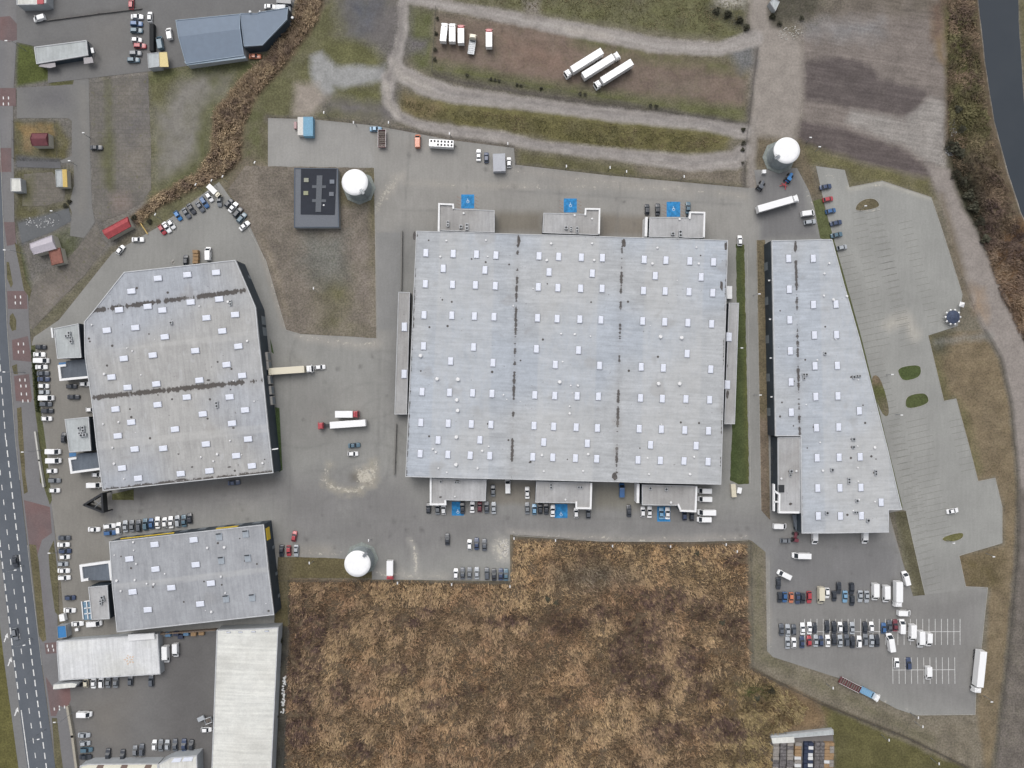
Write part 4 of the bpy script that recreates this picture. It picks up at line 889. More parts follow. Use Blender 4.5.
# ---- smaller hall by the road
HD = Hall('warehouse_hall', 'smaller grey warehouse hall by the road with yellow sign on its corner', [(109.4,541.6),(263.8,524.4),(274.2,614.8),(117.2,632)], 8.0, M_wall, M_roofD, [((109.4,541.6),(263.8,524.4),0),((113,587),(269,569),.55),((117.2,632),(274.2,614.8),0)])
HD.skylights([(155,544.4),(130,558.7),(156.3,568.8),(133.6,591.4),(148.4,609.4),(194,539.7),(196.4,564.3),(172.3,587.2),(211.7,582.8),(200.8,603.6)], SKY_A, math.radians(6))
for x, y in ((219.5,536.6),(246,533.8),(221.9,560),(248.4,557.8),(226.6,598.4),(252.7,597.3)):
    bm = bmesh.new(); bbox(bm,-1.1,1.1,-1.3,1.3,-.1,.35); bbox(bm,-1.0,.7,1.0,1.3,.351,.75,mi=1); me = mesh_from(bm,'smoke_hatch'); me.materials.append(simple('grey hatch',C(158,166,174),.5,var=.1)); me.materials.append(M_dark)
    HD.put('smoke_hatch', me, x, y, .1)
HD.vents([(208,547.5),(225,547),(222,576),(226,592.5),(133.8,542),(137,563.5),(118,580),(122,590.5),(148,583),(136,579.5),(155,583.5),(212,611.5)])
HD.patches([(222,557,2.2,.7),(247,531.5,2.4,1)], .1)
HD.on_wall(0,1,(.08,.2,.32,.44,.56,.68,.8,.92),3.0,0,3.4,M_door,'roller_door',.08)
HD.on_wall(1,2,(.3,.6,.85),1.2,0,2.2,M_door,'side_door',.08)
HD.on_wall(0,1,(.75,),8,5.4,6.8,M_yel,'sign_board',.25); HD.on_wall(0,1,(.22,),20,4.6,5.4,M_yel,'sign_board',.25)
HD.on_wall(1,2,(.12,),4.5,3.6,6.8,M_yel,'sign_board',.3)
porch('white framed porch between the smaller hall and the row of cars by the road', [(80.5,566),(109,562),(111,580.5),(82,580)], frame([(87,579.6),(82.2,580.4),(80.6,566),(109.4,562),(111.4,581.4)],2.4))
O3 = office('worn office with a louvred terrace, beside the smaller hall by the road', [(88.5,587),(107.6,585.4),(109.8,618.8),(92,619.6)], 6.6, M_roofS, [(103,597),(101.5,602),(104,599.5)])
TF = frame([(81.5,602),(83.2,619.8)],.9)+frame([(84.5,601.5),(90,600.8)],.9)+frame([(84.3,608.4),(91,607.6)],.8)+frame([(84.5,614),(91.2,613.2)],.8)+frame([(86.4,602),(88,619.5)],.8)+frame([(90.2,601.5),(91.6,619.2)],.9)
for pl in TF: O3.slab('terrace_rail', pl, 3.6, 3.9, M_whitec)
O3.slab('terrace_roof', [(82,602),(91,601),(92,619.5),(83.6,620)], 3.2, 3.4, simple('blue glazing',C(120,150,172),.3,var=.2))

# ---- wedge-shaped hall
HC_ = Hall('warehouse_hall', 'wedge-shaped grey warehouse hall beside the empty car park', [(771.3,240.6),(831.4,239.5),(843,282.5),(859.5,340),(887.7,450),(901.6,509.5),(888.2,510),(888.4,532.2),(801.7,533.3),(800.6,436),(775,436)], 7.4, M_wall, M_roofB, [((771.3,240.6),(776.5,436),.3),((795.5,241),(801.7,533),0),((822,241),(831,533),.45),((905,241),(914,533),0)], cop=.25)
HC_.skylights([(788.4,258.7),(812.7,258.7),(789,289.5),(813,304.8),(835.3,304.4),(789.5,320),(814,335.3),(835.8,334.8),(790,351),(814.5,366),(836.6,365.6),(790.8,382),(815.3,396.7),(837.2,396),(791,412.3),(858.7,410.8),(816,427.7),(838,427),(816.6,457.7),(838.4,457.2),(859.5,456.7),(817.3,488),(839.2,487.7),(860.3,487.3),(880.6,502.2),(817.8,515.8),(839.7,515.8),(860.8,515.5)], SKY_B, math.radians(2))
HC_.vents([(828.4,263.7),(823.6,274),(823.5,353.8),(819.4,442.3),(857,446),(874,447.5),(822,470.5),(857,467.5),(846,296.5),(832.5,300),(858,499.5),(852.5,510.5),(823,296)])
HC_.acs([(803.5,377),(804.5,374.5),(853,377),(857.5,376),(852.5,439),(852.5,446.8),(831,469.5),(848,480.5),(875,472.5),(826,512.5),(855,512),(867,520),(824,353.5),(856,500.5)])
HC_.patches([(795.6,247,1.6,5),(796,275,1,4),(852,439,2,1.2),(852,447,2,1.2),(875,472.5,2.2,1.6),(798.5,377,1.3,2),(851.5,377,2,1)])
HC_.on_wall(9,8,(.93,),3,0,3.2,M_door,'roller_door',.08)
HC_.on_wall(8,7,(.15,.35,.52,.7,.85),4,0,4.2,M_door,'roller_door',.08)
HC_.on_wall(0,10,(.12,.3,.5,.7,.88),3.0,0,3.2,M_door,'roller_door',.08); HC_.on_wall(0,10,(.2,.4,.6,.8),.5,5.4,5.7,M_vent,'wall_lamp',.7)
OC = Hall('office_building', 'narrow office with white end parapet set into the wedge-shaped hall', [(777.6,437.4),(800,437.2),(800.2,513),(778,513)], 6.9, M_wall, M_roofS, None, cat='office', cop=.2)
for pl in frame([(775.4,491.5),(779.6,494.5),(779.4,512.4),(800.2,512.6)],1.8)+frame([(774.2,485),(774.2,512)],1.6)+frame([(774.5,502),(779,502)],1.2): OC.slab('parapet', pl, 6.2, 7.6, M_whitec)
OC.slab('roof_hatch', [(778.4,485),(784.4,485),(784.4,492.4),(778.4,492.4)], 6.92, 7.15, M_dark)
OC.acs([(790.5,471),(790,475)]); OC.vents([(781,478.5),(796,471)]); OC.patches([(790.5,504,1.6,1.2),(790,471,2,1.5)])
OC.on_wall(0,3,(.2,.35,.5),2.2,1,2.4,M_win,'window',.03)
OC.slab('canopy', [(792,514.6),(800,514.6),(800.6,531),(796,531)], 2.8, 3.0, M_roofDk)

# ---- lower left buildings
W1 = Hall('workshop_building', 'white worn workshop roof with rusty marks beside the small blue kiosk', [(57,641),(158,634),(160.4,674),(59.3,680.4)], 3.2, M_wallL, M_roofW2, [((57,641),(158,634),0),((57.6,651),(158.6,645),.25),((59.3,680.4),(160.4,674),0)], cat='workshop')
W1.slab('roof_housing', [(128,634.6),(154,633.2),(154.6,639),(128.6,641)], 3.2, 4.0, M_whitec)
bm = bmesh.new()
for k in range(10):
    a = 2*math.pi*k/10; r = .95+.7*(k%2); c0 = W1.at(129.5,659.4); M = Matrix.Translation((c0.x+r*math.cos(a),c0.y+r*math.sin(a),c0.z+.04)) @ Matrix.Rotation(a,4,'Z'); 
    bm.faces.new([bm.verts.new(M @ Vector(v)) for v in ((-.38,-.2,0),(.38,-.2,0),(.38,.2,0),(-.38,.2,0))])
link('roof_emblem', mesh_from(bm,'roof_emblem'), simple('faded orange paint',C(214,186,160),.8,var=.2), W1.roof)
W1.on_wall(3,2,(.1,.3,.5,.7,.9),3.4,0,3.2,M_door,'roller_door',.08)
W2 = Hall('workshop_building', 'long white sheet roof of the building beside the reed field', [(217,629.8),(278.4,627.2),(270.5,790),(211,790)], 4.8, M_wallL, M_roofW, [((248,629),(241,790),.5),((217,629.8),(211,790),0),((278.4,627.2),(270.5,790),0)], cat='workshop', axis=1.6)
for x in (229,241,254,267): W2.put('roof_vent', sky_mesh(1.6,.5,.3), x, 632-(x-229)*.03, 0)
GH = Hall('gate_canopy', 'white canopy over the red brick entrance beside the white workshop', [(53.4,684.6),(72,683),(77,684),(75,687.4),(53,689.2)], 4, M_wallL, M_roofW, None, cat='canopy', cop=0)
W3 = Hall('house', 'white house roof at the photo\'s lower edge next to the striped roof', [(171,757.6),(197,755.4),(198,790),(158,790),(158.6,764)], 5, M_wallL, M_roofW, None, cop=.3, cat='house')
W3.slab('roof_light', [(174,758.6),(182,758),(180,762),(171,762.5)], 5.0, 5.3, M_sky); W3.slab('roof_light', [(184,757.8),(193,757),(192,761),(182,761.6)], 5.0, 5.3, M_sky)
W4 = Hall('shop_building', 'cream shop roof with brown stripes at the photo\'s lower edge', [(80,766),(88,764),(158,763.5),(158,792),(82,792)], 4.5, M_wallL, simple('cream roofing',C(226,222,204),.8,var=.06), None, cop=.25, cat='shop')
for x in (98,122,146): W4.slab('roof_stripe', [(x,764.6),(x+6,764.6),(x+4,770),(x-3,770)], 4.5, 4.62, simple('brown roofing',C(120,102,92),.8))
# ---- upper left
K1 = Hall('shop_building', 'long pale flat-roofed shop beside the bright lawn by the road', [(34.4,47.2),(86.7,40.4),(88.2,55.4),(36.7,64)], 2.9, M_wall, M_roofG, None, cop=.25, cat='shop')
K1.slab('awning', [(40,64.4),(55,62.6),(55.6,66.6),(50,68),(38.6,66.4)], 2.4, 2.55, simple('grey awning',C(168,164,166),.7)); K1.slab('awning', [(83.5,57.5),(92,57),(93.5,62.5),(84,64)], 2.4, 2.55, simple('grey awning',C(168,164,166),.7))
K1.slab('porch_frame', [(88.6,43),(90,43),(95.8,52.6),(94.4,57)], 2.6, 2.7, M_dark); K1.slab('porch_frame', [(90.5,48),(93,47.4),(94,52.5),(91.5,53)], 2.701, 2.95, M_whitec)
K2 = Hall('shop_building', 'white roof cut by the photo\'s upper edge beside the road', [(17,-24),(46,-24),(46.5,3),(40,4.6),(17,5)], 4, M_wallL, M_roofW, None, cop=.25, cat='shop')
K2.slab('sign_board', [(37,-1),(43,-1),(43.4,3.6),(37,4)], 4.05, 4.5, simple('red sign',C(178,70,76),.5))
M_slate = simple('blue-grey sheet roof', C(110,125,143), .55, var=.06, vscale=.4)
BH = Hall('warehouse_building', 'blue-grey pitched roof of the warehouse nearest the reed strip', [(175.8,20.3),(239.8,14),(244,55.5),(186,64)], 4, M_wallL, M_slate, [((175.8,20.3),(239.8,14),0),((177.5,39),(241,31),1.3),((186,64),(244,55.5),0)], cat='warehouse', cop=.2, coping=simple('blue-grey edge',C(140,156,172),.5))
BH.slab('lower_roof', [(184,61.5),(244,54),(246,58),(187,65.4)], 3.6, 3.8, simple('pale blue roofing',C(150,166,180),.5,var=.06))
BW = Hall('warehouse_building', 'blue-grey annexe with a slanted end wall beside the orange car', [(240.6,14),(257.8,13.3),(259.4,12.5),(288.3,8),(287.2,20),(262.5,45.3),(244.6,47)], 4.6, M_wall, M_slate, [((256,12),(262,46),0),((240,14),(245,48),.4),((290,8),(292,40),.3)], cat='warehouse', cop=.15, coping=simple('blue-grey edge',C(140,156,172),.5))
BW.vents([(250.6,12.6),(260,11.8),(293,18.7)])
BO = Hall('booth', 'white and yellow roofed booth between parked cars and the blue-grey warehouse', [(147.6,53.8),(159,52.4),(159.6,66.6),(148.6,68)], 3, M_wallL, M_roofG, None, cat='booth', cop=.1)
BO.slab('yellow_roof', [(159.2,52.4),(166.8,52),(168.6,66.8),(159.8,66.8)], 2.8, 3.02, simple('pale yellow roofing',C(224,206,150),.7,var=.08))
def house(name, label, cat, poly, h, ridge, matr, matw, rise=1.0):
    a,b_ = ridge; ls = [(a,b_,rise)]
    return Hall(name, label, poly, h, matw, matr, [(poly[0],poly[1],0),(a,b_,rise),(poly[3],poly[2],0)], cat=cat, cop=.12, coping=matr)
M_redroof = simple('red roofing', C(168,72,76), .7, var=.14, vscale=.8); M_maroon = simple('dark red roofing', C(112,62,68), .75, var=.18, vscale=.8); M_pinkroof = simple('pale pink-grey roofing', C(190,184,192), .7, var=.08); M_rustroof = simple('rusty brown roofing', C(142,96,84), .8, var=.2, vscale=.8)
M_plaster = simple('pale plaster', C(186,182,170), .9, var=.08)
house('house','small house with dark red roof inside a fenced overgrown garden','house',[(32,133.4),(47.7,133.2),(48.2,145.6),(32.2,145.8)],3.2,((32,139.6),(48,139.4)),M_maroon,M_plaster)
house('shed','shed with bright red pitched roof beside two white cars','shed',[(102.4,230.4),(127.6,216.8),(131,226.4),(108.4,239)],3.0,((105,235),(129.6,221.6)),M_redroof,M_plaster,.8)
hp = house('house','house with pale pinkish roof beside the rusty-roofed outhouse','house',[(30,243.6),(52,235.2),(56.4,248.6),(34,254.6)],3.4,((31.6,249),(54,242)),M_pinkroof,M_plaster,.8)
house('outhouse','rusty brown roofed outhouse against the pale-roofed house','outhouse',[(48.6,250),(60,247.6),(63.4,262.6),(52,265.4)],2.8,((54,249),(58,264)),M_rustroof,M_plaster,.4)
hk = house('kiosk','little hut with half white half yellow roof beside the side street','kiosk',[(55.6,170),(66,169.8),(67,186.6),(56.6,187)],2.6,((61.3,170),(62.2,187)),M_roofG,M_plaster,.3)
hk.slab('yellow_roof', [(62,169.4),(66.6,169.4),(67.4,187),(63,187)], 2.75, 2.95, simple('yellow roofing',C(206,178,104),.7,var=.1))
Hall('kiosk','white flat-roofed kiosk on the pavement edge beside the road', [(11,178.4),(20.6,178.4),(21.6,191.4),(11.2,191.4)], 2.8, M_wallL, M_roofW, None, cat='kiosk', cop=.12)
KB = Hall('kiosk','small blue-roofed kiosk beside the white workshop and the road', [(57.2,626),(66,625.2),(67.2,637.2),(58,638.4)], 2.8, M_wallL, simple('bright blue roofing',C(58,126,184),.5,var=.08), None, cat='kiosk', cop=.12, coping=M_conc)
# ---- low building with a black roof
DB = Hall('switch_house', 'low building with a black roof and grey roof walk beside the white-domed tank', [(294.4,168),(338,168.6),(339,227.4),(294.2,227.6)], 2.6, M_conc, simple('grey apron roof',C(110,114,121),.8,var=.08), None, cat='building', cop=.25, coping=simple('blue-grey flashing',C(76,87,102),.6))
M_black = simple('black bitumen', C(42,46,56), .85, var=.12, vscale=.5)
DB.slab('black_roof', [(301,168.6),(336.4,168.9),(334.6,214.6),(300.6,214.2)], 2.6, 2.8, M_black)
M_walk = simple('roof walk', C(98,102,108), .8, var=.12)
DB.slab('roof_walk', [(316.8,175.4),(322.4,175.4),(321,212),(315.4,212)], 2.8, 3.0, M_walk)
for y in (186.6,200.6): DB.slab('roof_walk', [(312.2,y-1.4),(326,y-1.2),(325.8,y+1.4),(312,y+1.4)], 2.8, 2.92, M_walk)
for x, y, c_ in ((306.2,180,(150,152,138)),(305.8,193,(150,152,124)),(332,181.6,(120,126,136)),(331.4,194,(110,114,122))): DB.slab('roof_hatch', [(x-2.3,y-2),(x+2.3,y-2),(x+2.3,y+2),(x-2.3,y+2)], 2.8, 3.05, simple('hatch %d'%int(x*y),C(*c_),.7))
DB.vents([(324,205.4)])
# ---- shed, gate post things
Hall('shed','small white shed beside the earth track at the photo\'s upper edge', [(769.5,2),(774,-1.5),(779.5,2),(775.5,11)], 2.6, M_wallL, M_roofG, None, cat='shed', cop=.1)
# ---- tanks
def tank(x, y, label, lad):
    h = 7.6; c = P(x,y,h); c.z = 0; root = thing('storage_tank', label, 'tank', c, 0, 'round water tanks'); r = 13.1*S*(HC-h)/HC
    bm = bmesh.new(); bcyl(bm,0,0,-.1,h-.1,r-.12,r-.12,64,cap=False)
    for z in (.25,2.2,4.2,6.2): bcyl(bm,0,0,z,z+.12,r-.06,r-.06,64)
    link('wall', mesh_from(bm,'wall'), simple('tank wall',C(150,158,160),.75,var=.15,vscale=.6), root)
    bm = bmesh.new(); top = [bm.verts.new((0,0,h+.22))]
    rings = []
    for k in range(1,5):
        rr = r*k/4; zz = h+.22*(1-(k/4)**2); rings.append([bm.verts.new((rr*math.cos(a*2*math.pi/64),rr*math.sin(a*2*math.pi/64),zz)) for a in range(64)])
    rings.append([bm.verts.new((v.co.x,v.co.y,h-.3)) for v in rings[-1]])
    for i in range(64):
        bm.faces.new((top[0],rings[0][i],rings[0][(i+1)%64]))
        for k in range(4): bm.faces.new((rings[k][i],rings[k+1][i],rings[k+1][(i+1)%64],rings[k][(i+1)%64]))
    for f in bm.faces: f.smooth = True
    link('dome_roof', mesh_from(bm,'dome_roof'), simple('white tank roof',C(250,250,250),.6,var=.05,vscale=.7), root)
    bm = bmesh.new(); bcyl(bm,0,0,-.1,.28,r+1.5,r+1.45,8); link('footing', mesh_from(bm,'footing'), simple('footing concrete',C(140,146,142),.9,var=.2), root)
    bm = bmesh.new(); a = lad; d = Vector((math.cos(a),math.sin(a),0)); t = Vector((-d.y,d.x,0))
    for s_ in (-.35,.35): btube(bm, d*(r+.35)+t*s_, d*(r+.35)+t*s_+Vector((0,0,h+1)), .05)
    for k in range(20): btube(bm, d*(r+.35)-t*.35+Vector((0,0,.5+k*.38)), d*(r+.35)+t*.35+Vector((0,0,.5+k*.38)), .03)
    link('ladder', mesh_from(bm,'ladder'), M_steel, root)
    bm = bmesh.new()
    for k in range(-2,3):
        aa = a+k*.1; p = Vector((math.cos(aa),math.sin(aa),0))*(r-.3); btube(bm, p+Vector((0,0,h)), p+Vector((0,0,h+1.1)), .05)
    btube(bm, Vector((math.cos(a-.2),math.sin(a-.2),0))*(r-.3)+Vector((0,0,h+1.1)), Vector((math.cos(a+.2),math.sin(a+.2),0))*(r-.3)+Vector((0,0,h+1.1)), .05)
    bbox(bm, r-1.4, r+.7, -.5,.5, h+.35,h+.42, Matrix.Rotation(a,4,'Z'))
    link('hatch_railing', mesh_from(bm,'hatch_railing'), M_steel, root)
tank(354.8,182.2,'round white-domed tank beside the low building with a black roof',math.radians(-52))
tank(357.4,563.8,'round white-domed tank at the edge of the reed field',math.radians(50))
tank(786.9,150.4,'round white-domed tank beside the ploughed field',math.radians(215))
# ---- round pavilion on the car park
c = P(953,317,2); c.z = 0; root = thing('round_pavilion','round navy pavilion ringed by white canopies at the car park edge','pavilion',c)
bm = bmesh.new(); bcyl(bm,0,0,2.1,3.1,2.55,.2,24); link('canopy', mesh_from(bm,'canopy'), simple('navy canvas',C(66,76,98),.8,var=.35,vscale=.8), root)
bm = bmesh.new(); bcyl(bm,0,0,0,2.2,.14,.14,8); link('mast', mesh_from(bm,'mast'), M_steel, root)
for k in range(10):
    a = k*2*math.pi/10; bm = bmesh.new(); x, y = 2.75*math.cos(a), 2.75*math.sin(a); bcyl(bm,x,y,0,2.0,.05,.05,6); bcyl(bm,x,y,2.0,2.3,.42,.08,8); link('white_canopy', mesh_from(bm,'white_canopy'), M_whitec, root)
c = P(962,304.5,2); root = thing('parasol','white square parasol beside the round navy pavilion','parasol',(c.x,c.y,0),.5)
bm = bmesh.new(); bcyl(bm,0,0,2.0,2.7,1.3,.05,4); link('canopy', mesh_from(bm,'canopy'), M_whitec, root); bm = bmesh.new(); bcyl(bm,0,0,0,2.1,.05,.05,6); link('pole', mesh_from(bm,'pole'), M_steel, root)
# ---- black triangular advertising mast
c = P(97,503,5); root = thing('advertising_mast','black triangular open-topped mast beside the entrance by the road','mast',(c.x,c.y,0))
T = [Vector(((x-97)*S,(503-y)*S,0)) for x,y in ((85.5,504.5),(103,493.6),(104.2,511.8))]
for i in range(3):
    a,b_ = T[i],T[(i+1)%3]; d = (b_-a).normalized(); n_ = Vector((-d.y,d.x,0))
    bm = bmesh.new(); M = Matrix(((d.x,n_.x,0,a.x),(d.y,n_.y,0,a.y),(0,0,1,0),(0,0,0,1))); bbox(bm,.05,(b_-a).length-.05,-.35,.35,3.2,6.0,M); bmesh.ops.recalc_face_normals(bm,faces=bm.faces[:])
    link('sign_panel', mesh_from(bm,'sign_panel'), simple('black panel',C(38,40,44),.5), root)
    bm = bmesh.new(); bcyl(bm,a.x,a.y,0,6.1,.3,.3,10); link('leg', mesh_from(bm,'leg'), simple('black steel',C(46,48,52),.5), root)
for q in ((.5,0),(.5,1)):
    a = T[0].lerp(T[1+q[1]],q[0]); bm = bmesh.new(); btube(bm,a+Vector((0,0,5.5)),T[2-q[1]].lerp(T[1+q[1]],.3)+Vector((0,0,5.5)),.12); link('brace', mesh_from(bm,'brace'), M_steel, root)

B.bits(40); HA.bits(30); HD.bits(18); HC_.bits(22)
# ================================================================== vehicles
PAINT = dict(white=(.86,.86,.86), cream=C(222,214,192), silver=C(176,181,186), grey=C(124,128,133), dark_grey=C(90,95,103), black=C(53,57,65), navy=C(58,72,102), blue=C(60,102,152), light_blue=C(126,168,198), teal=C(84,112,128), red=C(178,64,72), maroon=C(118,54,64), orange=C(208,124,90), brown=C(140,116,88), bright_blue=C(46,124,190))
def paint(c): return simple('paint '+c.replace('_',' '), PAINT[c], .28, coat=.8)
M_glass = simple('vehicle glass', (.022,.028,.036), .12)
M_tyre = simple('tyre rubber', (.02,.02,.021), .85)
M_trim = simple('dark trim', (.03,.031,.034), .6)
M_chassis = simple('chassis', (.05,.05,.055), .7)
M_bed = simple('load bed', C(112,104,98), .85, var=.15)
def loft(bm, secs):
    rows = [[bm.verts.new(p) for p in s_] for s_ in secs]; k = len(rows[0])
    for a, b_ in zip(rows, rows[1:]):
        for i in range(k-1): bm.faces.new((a[i],a[i+1],b_[i+1],b_[i]))
    bm.faces.new(rows[0][::-1]) ; bm.faces.new(rows[-1])
    # floor
    for a, b_ in zip(rows, rows[1:]): bm.faces.new((a[-1],a[0],b_[0],b_[-1]))
def quad_in(bm, q, inset, off):
    q = [Vector(v) for v in q]; c = sum(q, Vector())/4; n_ = (q[1]-q[0]).cross(q[2]-q[1]).normalized()
    if n_.dot(c-Vector((0,0,.6))) < 0: n_ = -n_
    return bm.faces.new([bm.verts.new(v+(c-v)*inset+n_*off) for v in q])
def car_meshes(L, W, H, ws, rf, rr, rb, belt=.95, hood=.78, tail=.9, z0=.26):
    # x forward; ws/rf = windscreen foot/top, rr/rb = rear window top/foot
    hw = W/2; bm = bmesh.new()
    st = [(L/2,.74,.50),(L/2-.12,.86,.66),(L/2-.45,.95,hood),(ws,1.0,belt),(0,1.0,belt+.02),(rb,1.0,belt),(-L/2+.35,.97,tail),(-L/2+.08,.9,tail-.08),(-L/2,.82,.55)]
    st.sort(key=lambda t: -t[0])
    secs = []
    for x, f, zt in st:
        w = hw*f; secs.append([(x,-w*.94,z0),(x,-w,z0+.22),(x,-w,zt-.16),(x,-w*.93,zt-.02),(x,-w*.55,zt+.03),(x,w*.55,zt+.03),(x,w*.93,zt-.02),(x,w,zt-.16),(x,w,z0+.22),(x,w*.94,z0)])
    loft(bm, secs)
    b0 = hw*.93; t0 = hw*.72; zb = belt-.02
    bot = [(ws,-b0,zb),(ws,b0,zb),(rb,b0,zb),(rb,-b0,zb)]; top = [(rf,-t0,H-.03),(rf,t0,H-.03),(rr,t0,H-.03),(rr,-t0,H-.03)]
    B_ = [bm.verts.new(v) for v in bot]; T_ = [bm.verts.new(v) for v in top]
    for i in range(4): bm.faces.new((B_[i],B_[(i+1)%4],T_[(i+1)%4],T_[i]))
    crown = [bm.verts.new(v) for v in ((rf-.12,-t0*.82,H),(rf-.12,t0*.82,H),(rr+.12,t0*.82,H),(rr+.12,-t0*.82,H))]
    for i in range(4): bm.faces.new((T_[i],T_[(i+1)%4],crown[(i+1)%4],crown[i]))
    bm.faces.new(crown)
    for s_ in (-1,1): bbox(bm, ws-.35,ws-.2, s_*(hw+.0) if s_ > 0 else -hw-.16, hw+.16 if s_ > 0 else -hw, belt-.02,belt+.12)
    bmesh.ops.recalc_face_normals(bm, faces=bm.faces[:]); body = mesh_from(bm,'body')
    bm = bmesh.new(); quad_in(bm,(bot[0],bot[1],top[1],top[0]),.05,.012); wsm = mesh_from(bm,'windscreen')
    bm = bmesh.new(); quad_in(bm,(bot[2],bot[3],top[3],top[2]),.10,.012); rwm = mesh_from(bm,'rear_window')
    sides = []
    for (i,j) in ((1,2),(3,0)): 
        bm = bmesh.new(); quad_in(bm,(bot[i],bot[j],top[j],top[i]),.10,.012); sides.append(mesh_from(bm,'side_window'))
    for m_ in (wsm,rwm,*sides): m_.materials.append(M_glass)
    wh = wheel_mesh(.31,.2); ax = L*.30
    parts = [('body',body,True,(0,0,0)),('windscreen',wsm,False,(0,0,0)),('rear_window',rwm,False,(0,0,0))]+[('side_window',m_,False,(0,0,0)) for m_ in sides]
    parts += [('wheel',wh,False,(sx*ax,sy*(hw-.1),.31)) for sx in (1,-1) for sy in (1,-1)]
    return parts
_w = {}
def wheel_mesh(r, w):
    k = (r,w)
    if k not in _w:
        bm = bmesh.new(); M = Matrix.Rotation(math.pi/2,4,'X'); bcyl(bm,0,0,-w/2,w/2,r,r,14,M); bcyl(bm,0,0,-w/2-.01,w/2+.01,r*.55,r*.55,10,M,mi=1)
        bmesh.ops.recalc_face_normals(bm, faces=bm.faces[:]); me = mesh_from(bm,'wheel'); me.materials.append(M_tyre); me.materials.append(simple('wheel rim',C(150,152,156),.4,metal=.6)); _w[k] = me
    return _w[k]
def rbox(bm, x0,x1,y0,y1,z0,z1,b=.06,mi=0):
    v = bbox(bm,x0,x1,y0,y1,z0,z1,mi=mi); es = list({e for w in v for e in w.link_edges}); bmesh.ops.bevel(bm, geom=es, offset=b, segments=2, affect='EDGES', profile=.5)
def van_meshes(L, W, H, nose=.9, box=None):
    hw = W/2; bm = bmesh.new(); ws = L/2-nose*.75; rf = ws-.95
    secs = []
    for x, f, zt in ((L/2,.8,.75),(L/2-.15,.92,.95),(ws+.05,.98,1.25)):
        w = hw*f; secs.append([(x,-w*.95,.3),(x,-w,.55),(x,-w,zt-.12),(x,-w*.9,zt),(x,w*.9,zt),(x,w,zt-.12),(x,w,.55),(x,w*.95,.3)])
    for x, f, zt in ((rf,1.0,H-.08),(rf-.5,1.0,H),(-L/2+.1,1.0,H),(-L/2,.97,H-.06)):
        w = hw*f; secs.append([(x,-w*.95,.3),(x,-w,.55),(x,-w*.97,zt-.12),(x,-w*.84,zt),(x,w*.84,zt),(x,w*.97,zt-.12),(x,w,.55),(x,w*.95,.3)])
    loft(bm, secs)
    for s_ in (-1,1): bbox(bm, ws-.3,ws-.12, hw if s_ > 0 else -hw-.2, hw+.2 if s_ > 0 else -hw, 1.2,1.5)
    bmesh.ops.recalc_face_normals(bm, faces=bm.faces[:]); body = mesh_from(bm,'body')
    q = [(ws+.05,-hw*.88,1.25),(ws+.05,hw*.88,1.25),(rf,hw*.84,H-.08),(rf,-hw*.84,H-.08)]
    bm = bmesh.new(); quad_in(bm,q,.06,.015); wsm = mesh_from(bm,'windscreen'); wsm.materials.append(M_glass)
    sw = []
    for s_ in (-1,1):
        bm = bmesh.new(); bm.faces.new([bm.verts.new(v) for v in ((ws-.25,s_*(hw+.012),1.25),(rf-.55,s_*(hw+.012),1.25),(rf-.55,s_*(hw+.0),H-.45),(rf-.05,s_*(hw+.0),H-.45))]); m_ = mesh_from(bm,'side_window'); m_.materials.append(M_glass); sw.append(m_)
    wh = wheel_mesh(.36,.24); parts = [('body',body,True,(0,0,0)),('windscreen',wsm,False,(0,0,0))]+[('side_window',m_,False,(0,0,0)) for m_ in sw]
    return parts+[('wheel',wh,False,(x,sy*(hw-.12),.36)) for x in (L/2-.95,-L/2+1.0) for sy in (1,-1)]
